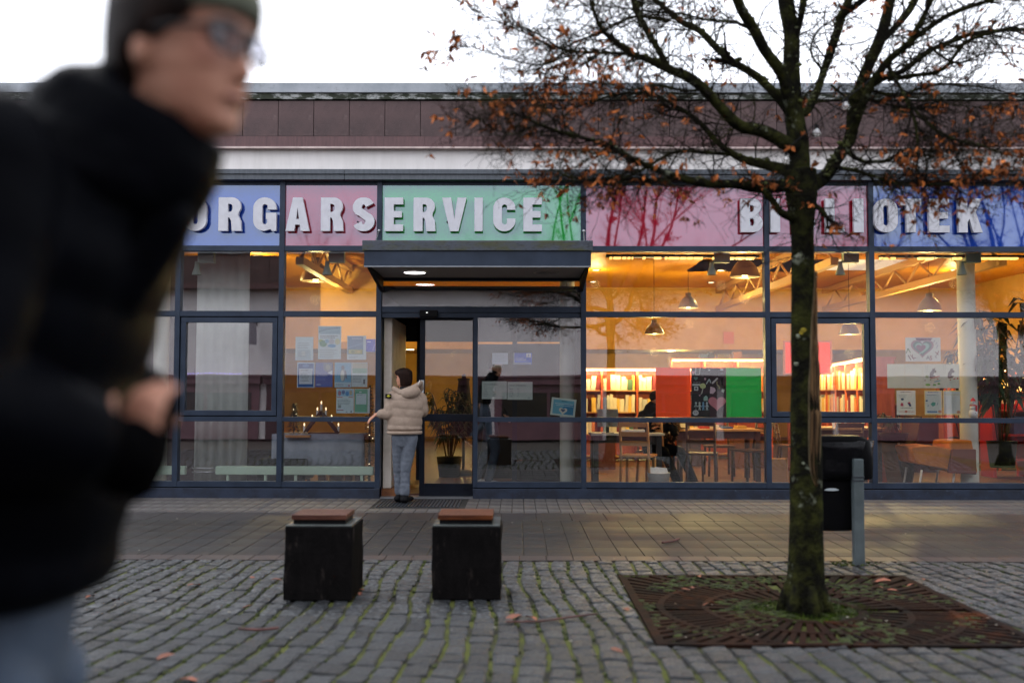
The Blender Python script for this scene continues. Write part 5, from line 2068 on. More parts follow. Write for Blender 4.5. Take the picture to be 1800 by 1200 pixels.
# ---- tree grate: four cast plates with slots
TC = Vector((onZ(1416, 1072).x, onZ(1416, 1072).y, 0))
gx0, gx1, gy0, gy1 = GRATE
grate = empty('tree_grate', (TC.x, TC.y, 0), label='rusty slotted iron tree grate round the foot of the tree', cat='tree grate')
HR = .30
frame_t = .05
for sx in (-1, 1):
    for sy in (-1, 1):
        mb = MB()
        X0, X1 = (gx0, TC.x - .006) if sx < 0 else (TC.x + .006, gx1)
        Y0, Y1 = (gy0, TC.y - .006) if sy < 0 else (TC.y + .006, gy1)
        zt = .004 + RND.uniform(-.002, .002)
        # border bars
        mb.box(X0, X1, *((Y0, Y0 + frame_t) if sy < 0 else (Y1 - frame_t, Y1)), -.05, zt)
        yl, yh = (Y0 + frame_t, Y1) if sy < 0 else (Y0, Y1 - frame_t)
        mb.box(*((X0, X0 + frame_t) if sx < 0 else (X1 - frame_t, X1)), yl, yh, -.05, zt)
        # seam bars
        yl2, yh2 = (yl, yh)
        xs, ys = TC.x + sx * .006, TC.y + sy * .006
        # radial bars between ring and border
        lim_x = abs((X0 + frame_t if sx < 0 else X1 - frame_t) - TC.x)
        lim_y = abs((Y0 + frame_t if sy < 0 else Y1 - frame_t) - TC.y)
        nb_ = 21
        for k in range(nb_ + 1):
            a = (PI / 2) * k / nb_
            ca, sa = math.cos(a), math.sin(a)
            if k in (0, nb_):
                continue
            rmax = min(lim_x / max(ca, 1e-6), lim_y / max(sa, 1e-6))
            for r0, r1 in ((HR + .055, HR + .27), (HR + .31, HR + .54), (HR + .58, 9)):
                r1 = min(r1, rmax)
                if r1 - r0 < .03:
                    continue
                if k % 2 and r0 < HR + .2:
                    continue
                d = Vector((sx * ca, sy * sa, 0))
                nt = Vector((-d.y, d.x, 0))
                ar = (PI / 2 / nb_) * (2 if r0 < HR + .2 else 1) * .30
                p, q = TC + d * (r0 - .02), TC + d * (r1 + .02)
                t, t2 = nt * (r0 * ar), nt * (r1 * ar)
                up, dn = Vector((0, 0, zt - .002 + .0006 * (k % 3))), Vector((0, 0, -.03))
                mb.add([p - t + dn, p + t + dn, q + t2 + dn, q - t2 + dn, p - t + up, p + t + up, q + t2 + up, q - t2 + up],
                       [(4, 5, 6, 7), (0, 1, 5, 4), (1, 2, 6, 5), (2, 3, 7, 6), (3, 0, 4, 7)])
        # ring bars
        for r0, r1 in ((HR, HR + .055), (HR + .27, HR + .31), (HR + .54, HR + .58)):
            m = 14
            for k in range(m):
                a0, a1 = (PI / 2) * k / m + (.012 / r0 if k == 0 else 0), (PI / 2) * (k + 1) / m - (.012 / r0 if k == m - 1 else 0)
                if r1 > max(lim_x, lim_y):
                    pass
                q = []
                ok = True
                for r, a in ((r0, a0), (r1, a0), (r1, a1), (r0, a1)):
                    x, y = r * math.cos(a), r * math.sin(a)
                    if x > lim_x + .01 or y > lim_y + .01:
                        ok = False
                    q.append((TC.x + sx * x, TC.y + sy * y))
                if not ok:
                    continue
                if sx * sy < 0:
                    q.reverse()
                vs = [(x, y, z) for z in (-.04, zt + .0008) for x, y in q]
                mb.add(vs, [(4, 5, 6, 7), (0, 1, 5, 4), (1, 2, 6, 5), (2, 3, 7, 6), (3, 0, 4, 7)])
        mb.build('plate', 'rust', grate)
pit = MB()
pit.box(gx0, gx1, gy0, gy1, -.14, -.085)
pit.build('soil', M('pit_soil', S(20, 16, 12), .95, S(40, 44, 14), scale=7, lo=.5, hi=.65, spec=.05), grate)
mg = MB()
for k in range(2200):
    x, y = RND.uniform(gx0 + .05, gx1 - .05), RND.uniform(gy0 + .05, gy1 - .05)
    if noise.noise(Vector((x * 2.4, y * 2.4, 9))) < RND.uniform(-.1, .3):
        continue
    r = RND.uniform(.008, .022)
    mg.ell((x, y, .0), r * RND.uniform(1, 2), r, r * .4, 6, 3)
tag(mg.build('grate_moss', 'moss', grate), kind='stuff')
gr = MB()
for k in range(3600):
    a = RND.uniform(0, 2 * PI)
    r = .13 + .25 * RND.random() ** .7
    x, y = TC.x + r * math.cos(a) * 1.15, TC.y + r * math.sin(a) * .95
    if noise.noise(Vector((x * 7, y * 7, 2))) < RND.uniform(-.35, .25):
        continue
    h = RND.uniform(.010, .040) * (1.2 - r)
    b = RND.uniform(0, PI)
    s = Vector((math.cos(b), math.sin(b), 0)) * .0025
    p = Vector((x, y, -.01))
    gr.add([p - s, p + s, p + Vector((RND.uniform(-.015, .015), RND.uniform(-.015, .015), h))], [(0, 1, 2)])
gr.build('grass', 'grass', kind='stuff')

# ---- the tree
TY = TC.y
K = TY / F


def tp(px, py, dy=0.0):
    return onY(px, py, TY + dy)


tree = empty('linden_tree', (TC.x, TC.y, 0), label='bare mossy street tree with brown dead leaves and a split trunk', cat='tree')
trunk = MB()
trk = [(1416, 1082, 0, 80), (1416, 1068, 0, 74), (1416, 1040, 0, 67), (1417, 990, 0, 61), (1417, 920, 0, 57), (1417, 850, 0, 55), (1416, 760, 0, 52), (1414, 660, 0, 46), (1412, 560, 0, 42), (1411, 470, 0, 40), (1410, 400, 0, 41), (1409, 340, 0, 56), (1406, 300, 0, 56)]


def limb(mb, pts, k=5, n=9, jit=.006, seed=0, rn=.10):
    sp = spline([(tp(a, b, c).x, tp(a, b, c).y, tp(a, b, c).z, w * (.5 if rn < .05 else .385) * (TY + c) / F) for a, b, c, w in pts], k)
    P, Rr = [], []
    for i, (x, y, z, r) in enumerate(sp):
        v = Vector((x, y, z))
        nv = noise.noise_vector(v * 5.0 + Vector((seed, 0, 0)))
        P.append(v + nv * jit)
        Rr.append(max(r, .002) * (1 + rn * noise.noise(v * 9 + Vector((0, seed, 0)))))
    mb.loft(P, Rr, n)
    return P, Rr


limb(trunk, trk, 5, 20, .003, 0, .03)
LIMBS = [
    # leader
    [(1407, 320, 0, 46), (1403, 250, .03, 46), (1396, 190, .05, 40), (1392, 120, .08, 34), (1391, 60, .10, 32), (1381, 0, .12, 28), (1374, -70, .15, 22), (1380, -160, .2, 12)],
    # left upper limbs
    [(1396, 215, .03, 30), (1378, 140, -.06, 25), (1346, 92, -.15, 22), (1327, 55, -.2, 20), (1302, 15, -.28, 17), (1280, -50, -.4, 12), (1262, -120, -.5, 7)],
    [(1398, 262, 0, 34), (1344, 232, -.1, 30), (1300, 222, -.18, 27), (1268, 190, -.22, 25), (1239, 158, -.28, 24), (1205, 134, -.33, 24), (1177, 122, -.38, 20), (1140, 106, -.42, 17), (1112, 96, -.48, 15), (1083, 74, -.52, 13), (1058, 52, -.58, 11), (1044, 20, -.62, 9), (1033, -20, -.7, 6)],
    [(1290, 112, .12, 18), (1253, 76, .22, 16), (1225, 52, .3, 14), (1197, 37, .38, 13), (1160, 6, .45, 11), (1130, -30, .55, 7)],
    [(1398, 215, .03, 24), (1372, 176, .06, 22), (1340, 143, .09, 20), (1314, 124, .11, 18), (1290, 112, .12, 18)],
    [(1177, 122, -.38, 14), (1160, 90, -.34, 12), (1140, 57, -.3, 11), (1124, 30, -.28, 9), (1114, 5, -.25, 7), (1105, -40, -.2, 4)],
    [(1112, 96, -.48, 9), (1060, 93, -.5, 8), (1010, 90, -.5, 7), (970, 82, -.48, 5), (930, 62, -.45, 4), (880, 40, -.4, 3), (838, 22, -.35, 2)],
    [(1177, 37, .38, 8), (1120, 30, .3, 7), (1060, 55, .2, 6), (1010, 75, .12, 5), (985, 84, .05, 4), (950, 62, 0, 3), (905, 46, 0, 2.5)],
    [(1010, 90, -.5, 5), (960, 113, -.55, 4), (915, 108, -.6, 3), (870, 95, -.62, 2.5), (825, 82, -.66, 2)],
    # left lower limbs
    [(1396, 322, 0, 34), (1345, 330, -.1, 26), (1300, 326, -.2, 22), (1240, 322, -.3, 19), (1197, 312, -.4, 17), (1160, 302, -.48, 15), (1126, 286, -.55, 13), (1097, 268, -.62, 12), (1069, 255, -.68, 11), (1020, 242, -.74, 9), (970, 227, -.8, 8), (935, 214, -.84, 6), (911, 203, -.86, 4)],
    [(1390, 300, .02, 30), (1345, 290, .1, 22), (1310, 282, .16, 18), (1283, 268, .2, 15), (1258, 246, .24, 13), (1232, 218, .28, 11), (1205, 196, .32, 9), (1180, 190, .35, 6)],
    [(1197, 312, -.4, 12), (1150, 316, -.3, 11), (1097, 312, -.22, 10), (1050, 316, -.18, 8), (1005, 312, -.15, 5), (975, 300, -.12, 3)],
    [(1282, 272, .2, 9), (1230, 268, .1, 8), (1180, 268, .0, 7), (1130, 300, -.1, 6), (1080, 318, -.2, 4), (1050, 330, -.25, 3)],
    [(970, 227, -.8, 6), (940, 220, -.85, 4), (905, 236, -.88, 3.5), (875, 232, -.9, 3), (850, 217, -.92, 2), (838, 210, -.93, 1.5)],
    [(1205, 196, .32, 8), (1150, 168, .4, 7), (1100, 165, .45, 6), (1050, 176, .48, 5), (1000, 190, .5, 3.5), (960, 190, .5, 2)],
    [(1400, 385, -.02, 26), (1372, 372, -.10, 17), (1356, 350, -.14, 15), (1340, 335, -.18, 11)],
    [(1424, 362, -.02, 14), (1440, 366, -.06, 12), (1453, 380, -.08, 10)],
    # right side
    [(1416, 332, 0, 40), (1450, 312, .05, 31), (1466, 288, .08, 27), (1482, 262, .1, 25), (1495, 240, .12, 24), (1499, 198, .14, 23), (1508, 162, .16, 22), (1522, 127, .2, 21), (1544, 78, .25, 19), (1561, 20, .3, 16), (1572, -40, .36, 12), (1580, -110, .4, 7)],
    [(1496, 238, .12, 20), (1514, 190, .02, 20), (1535, 145, -.06, 19), (1561, 106, -.14, 18), (1590, 82, -.2, 16), (1616, 62, -.26, 14), (1668, 26, -.34, 12), (1720, 8, -.42, 10), (1790, -10, -.5, 7), (1850, -20, -.6, 4)],
    [(1530, 152, -.06, 16), (1562, 134, .05, 14), (1592, 120, .1, 14), (1640, 88, .18, 12), (1676, 72, .24, 11), (1711, 60, .3, 10), (1765, 54, .36, 8), (1830, 52, .42, 5)],
    [(1560, 140, .04, 12), (1610, 132, -.04, 10), (1655, 122, -.1, 9), (1700, 74, -.2, 8), (1760, 52, -.3, 6), (1830, 36, -.4, 4)],
    [(1404, 205, .05, 18), (1424, 190, .12, 16), (1437, 160, .16, 15), (1448, 126, .2, 14), (1464, 80, .26, 14), (1480, 30, .32, 12), (1500, -20, .38, 9), (1512, -70, .42, 5)],
    [(1544, 78, .25, 12), (1572, 50, .3, 11), (1600, 12, .36, 10), (1625, -40, .42, 7)],
    [(1590, 82, -.2, 9), (1612, 50, -.28, 8), (1632, 10, -.34, 7), (1650, -40, -.4, 4)],
    [(1391, 90, .1, 12), (1404, 50, .05, 10), (1412, 10, 0, 9), (1420, -50, 0, 6)],
    [(1561, 112, -.14, 10), (1590, 170, -.2, 9), (1606, 210, -.24, 8), (1613, 250, -.27, 6), (1614, 300, -.28, 4), (1640, 330, -.3, 2.5)],
    [(1589, 170, -.2, 8), (1620, 205, -.28, 8), (1655, 236, -.34, 7), (1690, 250, -.4, 6), (1726, 257, -.45, 5), (1765, 270, -.5, 4), (1820, 282, -.55, 2.5)],
    [(1486, 262, .1, 12), (1510, 280, .0, 9), (1535, 285, -.06, 7), (1575, 279, -.12, 5), (1620, 268, -.2, 3), (1660, 262, -.25, 2)],
    [(1470, 296, .06, 12), (1505, 300, -.1, 9), (1541, 312, -.2, 8), (1570, 322, -.26, 7.5), (1600, 326, -.32, 7), (1668, 323, -.42, 6), (1712, 312, -.5, 5), (1760, 302, -.56, 3), (1800, 300, -.6, 2)],
    [(1535, 160, .0, 8), (1580, 168, .1, 7), (1640, 150, .2, 6), (1700, 150, .28, 4), (1760, 160, .34, 3), (1815, 178, .4, 2)],
    [(1460, 150, .2, 6), (1492, 172, .12, 5), (1540, 178, .05, 5), (1600, 190, 0, 4), (1660, 185, -.05, 3), (1720, 190, -.1, 2)],
    [(1448, 126, .2, 6), (1425, 90, .1, 5), (1440, 50, .05, 4), (1470, 35, 0, 3)],
    [(1636, 84, .18, 6), (1680, 110, .24, 5), (1740, 92, .3, 4), (1800, 96, .36, 2.5)],
    [(1239, 158, -.28, 8), (1200, 160, -.36, 6), (1150, 150, -.44, 5), (1110, 158, -.52, 4), (1060, 148, -.58, 3), (1000, 138, -.62, 2)],
    [(1327, 55, -.2, 9), (1290, 40, -.28, 7), (1240, 36, -.36, 6), (1190, 24, -.42, 5), (1130, 20, -.48, 4), (1060, 10, -.55, 3), (1000, 12, -.58, 2)],
]
lim_pts = []
for q, L in enumerate(LIMBS):
    if L[-1][1] < -30:
        L = [(a, b, c, w + 10 * i / (len(L) - 1)) for i, (a, b, c, w) in enumerate(L)]
    P, Rr = limb(trunk, L, 5, 9 if L[0][3] > 12 else 6, .008, q * 3.3)
    lim_pts.append((P, Rr))


# the crown above the frame
RG = random.Random(5)
upper_pts = []


def grow_up(p, d, L, r, lev):
    n = 6
    P, Rr = [p], [r]
    for i in range(n):
        d = (d + Vector((RG.uniform(-.16, .16), RG.uniform(-.16, .16), RG.uniform(-.02, .12)))).normalized()
        P.append(P[-1] + d * L / n)
        Rr.append(max(r * (1 - .65 * (i + 1) / n), .002))
    trunk.loft(P, Rr, 6 if lev == 0 else 4)
    upper_pts.append((P, Rr))
    if lev < 2:
        for q in range(6 if lev == 0 else 4):
            i = RG.randint(2, n)
            a = RG.uniform(0, 2 * PI)
            grow_up(P[i], (d + Vector((math.cos(a), math.sin(a), RG.uniform(-.1, .5))) * .8).normalized(), L * RG.uniform(.45, .7), Rr[i] * .7, lev + 1)


for P, Rr in list(lim_pts):
    if P[-1].z > 3.55 and Rr[-1] > .004:
        grow_up(P[-1], ((P[-1] - P[-3]).normalized() + Vector((0, 0, .35))).normalized(), RG.uniform(1.3, 2.2), max(Rr[-1], .022), 0)
tr_o = trunk.build('trunk', 'bark', tree)

# root flare knobs
fl = MB()
for k in range(7):
    a = k * 2 * PI / 7 + .3
    fl.loft([TC + Vector((math.cos(a) * .09, math.sin(a) * .09, .16)), TC + Vector((math.cos(a) * .125, math.sin(a) * .125, .05)), TC + Vector((math.cos(a) * .145, math.sin(a) * .145, -.05))], [.03, .036, .04], 8)
fl.build('root', 'bark', tree)

# the split in the bark: pale wood with raised edges
wb = MB()
cen = [(1431, 478, 3), (1430, 520, 5), (1428, 560, 7), (1427, 620, 9.5), (1426, 680, 12), (1426, 740, 13), (1425, 790, 12), (1425, 825, 9), (1427, 852, 3)]


def trunk_surface(px, py):
    r = 0.5 * (42 if py < 600 else 46 if py < 720 else 52) * K
    c = tp(1413 if py < 640 else 1415, py)
    x = tp(px, py).x - c.x
    rr = r
    x = max(-rr * .96, min(rr * .96, x))
    return Vector((c.x + x, c.y - math.sqrt(max(rr * rr - x * x, 0)), c.z))


sp = spline(cen, 5)
vs, fs = [], []
for (a, b, w) in sp:
    for u in (-1, -.62, -.3, .0, .35, .68, 1):
        p = trunk_surface(a + u * w * .8, b)
        out = Vector((.45, -1, 0)).normalized()
        off = {-1: .004, -.62: -.003, -.3: .004, .0: -.004, .35: .003, .68: -.004, 1: .004}[u] + .004 * noise.noise(p * 14)
        vs.append(p + out * (off + .002))
for i in range(len(sp) - 1):
    for k in range(6):
        a = i * 7 + k
        fs.append((a, a + 1, a + 8, a + 7))
wb.add(vs, fs, True)
o = wb.build('bark_wound', 'bark_wound', tree, fixn=False)
sm = o.modifiers.new('t', 'SOLIDIFY')
sm.thickness = .006
sm.offset = 0
wl_ = MB()
for sgn, wd in ((-1, 3.0), (1, 4.5)):
    P_, R_ = [], []
    for i, (a, b, w) in enumerate(sp):
        p = trunk_surface(a + sgn * (w * .8 + 1.2), b)
        P_.append(p + Vector((0, -.4, 0)) * .008)
        R_.append(wd * K * .5 * (.35 + .65 * math.sin(PI * min(1, (i + 1) / (len(sp) + 1)))))
    wl_.loft(P_, R_, 6)
wl_.build('wound_lip', M('wound_lip', S(104, 88, 60), .85, S(58, 50, 30), scale=8, stretch=(4, 4, .6), bump=.5), tree)

# lichen on the trunk, moss cushions on the limbs
for px, py, r in ((1399, 452, 6), (1397, 592, 5), (1400, 335, 8), (1419, 330, 8), (1396, 640, 4), (1405, 812, 3)):
    lc = MB()
    p = trunk_surface(px, py)
    n = 22
    ring = []
    for q in range(n):
        a = 2 * PI * q / n
        rr_ = r * (.75 + .5 * noise.noise(Vector((math.cos(a) * 2, math.sin(a) * 2, px))))
        ring.append(trunk_surface(px + rr_ * math.cos(a), py + rr_ * 1.1 * math.sin(a)) + Vector((0, -.004, 0)))
    cpt = trunk_surface(px, py) + Vector((0, -.009, 0))
    lc.add([cpt] + ring + [v + Vector((0, .012, 0)) for v in ring], [(0, q + 1, (q + 1) % n + 1) for q in range(n)] + [(q + 1, q + 1 + n, (q + 1) % n + 1 + n, (q + 1) % n + 1) for q in range(n)], True)
    lc.build('lichen', 'lichen', tree)
ly = MB()
for px, py, r in ((1407, 581, 6), (1404, 586, 5)):
    p = trunk_surface(px, py)
    ly.ell(p, r * K, .006, r * K * .7, 9, 5)
ly.build('lichen', 'lichen_yellow', tree)
ms = MB()
for P, Rr in lim_pts:
    for i in range(2, len(P) - 1):
        if Rr[i] < .006:
            continue
        for q in range(3):
            if noise.noise(P[i] * 3.3) > -.05 and RND.random() < .55:
                c = P[i].lerp(P[i + 1], RND.random()) + Vector((RND.uniform(-.7, .7) * Rr[i], RND.uniform(-1, .4) * Rr[i], RND.uniform(.2, 1) * Rr[i]))
                s = RND.uniform(.35, .8) * min(Rr[i], .022)
                ms.ell(c, s * RND.uniform(1, 1.7), s, s * .8, 6, 4)
T('limb_moss', S(84, 90, 34), .95, S(40, 44, 20), scale=20, col3=S(120, 124, 100), scale3=12, lo3=.55, hi3=.7, bump=.8)
ms.build('limb_moss', 'limb_moss', tree, kind='stuff')

# twigs and leaves
tw = MB()
leaf_sites = []
tips = []


def twig(p, d, L, r, level, lf):
    n = 5 if level == 0 else 4
    P, Rr = [p], [r]
    d = d.normalized()
    for i in range(n):
        d = (d + Vector((RND.uniform(-.32, .32), RND.uniform(-.3, .3), RND.uniform(-.30, .30) + (.05 if i > n / 2 else -.03)))).normalized()
        P.append(P[-1] + d * L / n)
        Rr.append(max(r * (1 - .8 * (i + 1) / n), .0011))
    tw.loft(P, Rr, 4 if level == 0 else 3, caps=False)
    for i in range(1, n + 1):
        if level < 2 and RND.random() < (.95 if level == 0 else .62):
            e = (d + Vector((RND.uniform(-1, 1), RND.uniform(-1, 1), RND.uniform(-.8, .9)))).normalized()
            twig(P[i], e, L * RND.uniform(.34, .6), Rr[i] * .72 + .0004, level + 1, lf)
        if level >= 1 and RND.random() < lf:
            leaf_sites.append((P[i], d))
    return P


for (P, Rr), L in zip(lim_pts, LIMBS):
    m = len(P)
    for i in range(3, m):
        r = Rr[i]
        px_y = (P[i].z - H)
        step = 0.6 if r > .022 else (1.4 if r > .010 else 2.2)
        k = int(step) + (1 if RND.random() < step % 1 else 0)
        dirn = (P[min(i + 1, m - 1)] - P[i - 1]).normalized()
        low = P[i].z < 3.25
        for q in range(k):
            side = Vector((RND.uniform(-1, 1), RND.uniform(-1, 1), RND.uniform(-.7, .9)))
            d = (dirn * RND.uniform(.2, .9) + side * .9)
            Lw = RND.uniform(.14, .40) * (.75 if P[i].x < .2 else 1)
            clus = noise.noise(P[i] * 3.4 + Vector((5, 2, 1)))
            lf = max(0, (.005 if low else -.04) + .15 * clus)
            if P[i].x > 2.6 and P[i].z > 3.1:
                lf *= .8
            twig(P[i], d, Lw, max(.0022, min(r * .45, .0055)), 0, lf)
    # ends fan out into twigs
    dirn = (P[-1] - P[-2]).normalized()
    for q in range(4):
        twig(P[-1], dirn + Vector((RND.uniform(-.6, .6), RND.uniform(-.6, .6), RND.uniform(-.5, .5))), RND.uniform(.10, .26), max(Rr[-1] * .6, .002), 0, .08)
for P, Rr in upper_pts:
    for i in range(1, len(P)):
        for q in range(2):
            d = Vector((RND.uniform(-1, 1), RND.uniform(-1, 1), RND.uniform(-.3, 1)))
            twig(P[i], d, RND.uniform(.2, .45), .004, 1, .05)
# little side shoots on the trunk
for px, py, dx in ((1388, 440, -1), (1386, 452, -1), (1390, 425, -1), (1434, 405, 1), (1436, 420, 1), (1434, 432, 1), (1436, 398, 1), (1437, 345, 1)):
    twig(tp(px, py), Vector((dx, -.2, RND.uniform(-.3, .3))), .2, .0026, 0, .0)
tw.build('twigs', 'twig', tree, kind='stuff')


def leaf_mesh(seed):
    r = random.Random(seed)
    n, m = 4, 3
    vs = []
    curl, bend = r.uniform(.9, 2.2), r.uniform(.6, 1.6)
    for i in range(n):
        t = i / (n - 1)
        w = .5 * math.sin(PI * min(1, .12 + t * .86)) * .46
        for j in range(m):
            u = (j - 1)
            a = u * curl * .6
            x = w * math.sin(a) / max(curl * .6, .1)
            zc = w * (1 - math.cos(a)) * .9
            y = t
            z = zc - bend * .35 * t * t
            vs.append((x + r.uniform(-.03, .03), y, z))
    fs = [(i * m + j, i * m + j + 1, (i + 1) * m + j + 1, (i + 1) * m + j) for i in range(n - 1) for j in range(m - 1)]
    return vs, fs


LV = [leaf_mesh(k) for k in range(6)]
leaf_me = []
for vs, fs in LV:
    b_ = MB()
    b_.add(vs, fs, True)
    me = b_.mesh('leaf')
    me.materials.append(MT['dead_leaf'])
    leaf_me.append(me)
RND.shuffle(leaf_sites)
lrest = MB()
cnt = 0
for p, d in leaf_sites:
    for q in range(RND.choice((1, 2, 3, 4, 5))):
        s = RND.uniform(.018, .048)
        hang = (Vector((RND.uniform(-1, 1), RND.uniform(-1, 1), RND.uniform(-1.5, .1)))).normalized()
        rot = hang.to_track_quat('Y', 'Z') @ Matrix.Rotation(RND.uniform(0, 2 * PI), 3, 'Y').to_quaternion()
        k = RND.randrange(6)
        q_ = p + Vector((RND.uniform(-.012, .012), RND.uniform(-.012, .012), RND.uniform(-.012, .0)))
        vis = p.x > -.4 and p.z < 3.9
        if cnt < 300 and vis:
            o = inst('leaf', leaf_me[k], tree, q_ - TC, rot.to_euler(), (s, s, s))
            cnt += 1
        else:
            mx = Matrix.LocRotScale(q_, rot, Vector((s, s, s)))
            lrest.add([mx @ Vector(v) for v in LV[k][0]], LV[k][1], True)
lrest.build('dead_leaves', 'dead_leaf', tree, kind='stuff')
print('leaf sites', len(leaf_sites), 'twig faces', len(tw.f))

# string of bulbs in the tree
sl = empty('light_string', tp(1450, 200), label='unlit string of clear glass bulbs hung between the tree limbs', cat='string lights')
wire = spline([tuple(tp(*q)) for q in ((1374, 270, -.25), (1419, 232, -.3), (1450, 204, -.3), (1484, 176, -.25), (1530, 140, -.15))], 6)
mb = MB()
mb.loft(wire, .0035, 5)
mb.build('wire', 'black', sl)
bulbm = glass_mat('bulb_glass', (.86, .86, .84), .22)
for q in ((1436, 233, -.3), (1487, 186, -.25), (1382, 281, -.25)):
    p = tp(*q)
    mb = MB()
    mb.lathe(p, [(.0, -.026), (.014, -.023), (.022, -.008), (.021, .004), (.010, .022), (.009, .028)], 12)
    bo = mb.build('bulb', bulbm, sl)
    mb = MB()
    mb.lathe(p, [(.011, .022), (.011, .045), (.0, .047)], 8)
    mb.build('socket', 'black', bo)

# ---- litter bin on its post
by = onZ(1509, 990).y
post = empty('litter_bin', (xx(1509, by, 990), by, 0), label='black litter bin with a plastic bag on a grey metal post', cat='litter bin')
pt, pb = onY(1508, 806, by), onY(1509.5, 992, by)
mb = MB()
hw = 8.6 / F * by
mb.box(pb.x - hw, pb.x + hw, by - hw, by + hw, -.02, pt.z)
mb.build('post', 'galvanised', post, bevel=.006)
kb = by / F
mb = MB()


def rbox(mb, xa, xb, yc, dep, pys, wid):
    """rounded bin body: rings of (py, left px, right px)"""
    n = 24
    rings = []
    for py, pa, pb_ in pys:
        a, b = onY(pa, py, yc).x, onY(pb_, py, yc).x
        z = onY(900, py, yc).z
        cx, rx = (a + b) / 2, (b - a) / 2
        for k in range(n):
            t = 2 * PI * k / n
            e = .45
            rings.append((cx + rx * math.copysign(abs(math.cos(t)) ** e, math.cos(t)), yc + dep * math.copysign(abs(math.sin(t)) ** e, math.sin(t)), z))
    m = len(pys)
    f = []
    for i in range(m - 1):
        for k in range(n):
            a, b = i * n + k, i * n + (k + 1) % n
            f.append((a, b, b + n, a + n))
    f.append(tuple(reversed(range(n))))
    f.append(tuple(range((m - 1) * n, m * n)))
    mb.add(rings, f, True)


byc = by + .20
rbox(mb, 0, 0, byc, .16, [(926, 1426, 1490), (923, 1418, 1500), (910, 1414, 1506), (838, 1412, 1507), (790, 1410, 1510)], 0)
body = mb.build('body', 'bin', post)
mb = MB()
rbox(mb, 0, 0, byc, .185, [(838, 1406, 1524), (836, 1404, 1527), (800, 1404, 1528), (772, 1410, 1522), (764, 1420, 1508)], 0)
mb.build('hood', 'bin', post)
# crumpled bag over the rim
bgm = MB()
n, rows = 40, 6
vs = []
for j in range(rows):
    py = 774 + 62 * j / (rows - 1)
    for k in range(n):
        t = 2 * PI * k / n
        a = onY(1466 + 62 * math.cos(t), py, byc)
        wob = 1 + .06 * noise.noise(Vector((math.cos(t) * 3, math.sin(t) * 3, j * .7))) + (.05 if j < 2 else 0)
        cxx = onY(1466, py, byc).x
        vs.append((cxx + (a.x - cxx) * 1.02 * wob, byc + .20 * math.sin(t) * wob, a.z + .02 * noise.noise(Vector((k * .5, j, 3)))))
fs = [(j * n + k, j * n + (k + 1) % n, (j + 1) * n + (k + 1) % n, (j + 1) * n + k) for j in range(rows - 1) for k in range(n)]
bgm.add(vs, fs, True)
bo = bgm.build('bag', 'bag', post)
sm = bo.modifiers.new('t', 'SOLIDIFY')
sm.thickness = .004
c = onY(1462, 860, by + .03)
mb = MB()
n = 20
vs = []
for k in range(n):
    t = 2 * PI * k / n
    a = onY(1462 + 12 * math.cos(t) * (1 + .15 * math.sin(3 * t)), 860 + 2.4 * math.sin(t), byc - .163)
    vs.append(a)
mb.add(vs, [tuple(reversed(range(n)))])
lb = mb.build('label', plain((190, 200, 204)), body)
sm = lb.modifiers.new('t', 'SOLIDIFY')
sm.thickness = .002
mb = MB()
for py in (836, 842):
    z = onY(900, py, by).z
    mb.box(pb.x - hw - .004, pb.x + hw + .004, by - hw - .004, by + hw + .06, z - .006, z + .004)
mb.build('clamp', 'steel_dark', post)
mb = MB()
for k in range(40):
    a = RND.uniform(0, 2 * PI)
    r = RND.uniform(.04, .12)
    mb.ell((pb.x + r * math.cos(a) * 1.6 - .04, by + r * math.sin(a), .0), RND.uniform(.008, .02), RND.uniform(.008, .02), .010, 6, 3)
mb.build('post_moss', 'moss', post, kind='stuff')

# ---- fallen leaves and sticks
FL = []
for k in range(3):
    vs, fs = leaf_mesh(40 + k)
    b_ = MB()
    b_.add(vs, fs, True)
    me = b_.mesh('fallen_leaf')
    me.materials.append(MT['fallen_leaf'])
    FL.append(me)
spots = [(272, 1036, .12), (330, 1028, .08), (165, 1047, .07), (205, 1052, .09), (330, 998, .05), (476, 1018, .06), (440, 1013, .05), (443, 1063, .05), (633, 1040, .05), (640, 1036, .06), (1073, 1139, .05), (1225, 1012, .07), (1215, 1030, .04), (1198, 1034, .04), (1606, 1025, .06), (1566, 1020, .09), (1624, 1016, .05), (1560, 1036, .05), (1552, 1032, .04), (1105, 1072, .05), (276, 1158, .07), (345, 1196, .09), (485, 1197, .07), (1390, 1128, .05), (1250, 1060, .05), (915, 1080, .10), (925, 1084, .09)]
for q, (px, py, s) in enumerate(spots):
    p = onZ(px, py, .008)
    o = inst('fallen_leaf', FL[q % 3], None, p, (RND.uniform(-.3, .3), RND.uniform(-.3, .3), RND.uniform(0, 6)), (s * 1.5, s * 1.35, s * 1.2))
    if GRATE[0] < p.x < GRATE[1] and GRATE[2] < p.y < GRATE[3]:
        where = 'on the rusty tree grate ' + ('right of the trunk' if p.x > TC.x else 'left of the trunk')
    elif p.x < -1.9:
        where = 'on the cobbles between the walking man and the cube seats'
    elif p.x < -.5:
        where = 'on the cobbles beside the left cube seat' if p.y > 5.2 else 'on the near cobbles at the bottom edge'
    else:
        where = 'on the cobbles between the right cube seat and the grate' if p.x < 1 else 'on the cobbles at the edge of the grate'
    tag(o, 'curled brown dead leaf lying ' + where, 'leaf', 'fallen leaves on the ground')


def stick(pts, r, lab):
    P = [onZ(a, b, .008 + r) for a, b in pts]
    mb = MB()
    mb.loft([tuple(p) for p in spline([tuple(p) for p in P], 4)], [r] * ((len(P) - 1) * 4 + 1), 6)
    tag(mb.build('fallen_stick', M('stick', S(92, 52, 46), .7, S(60, 34, 30), scale=9)), lab, 'stick')


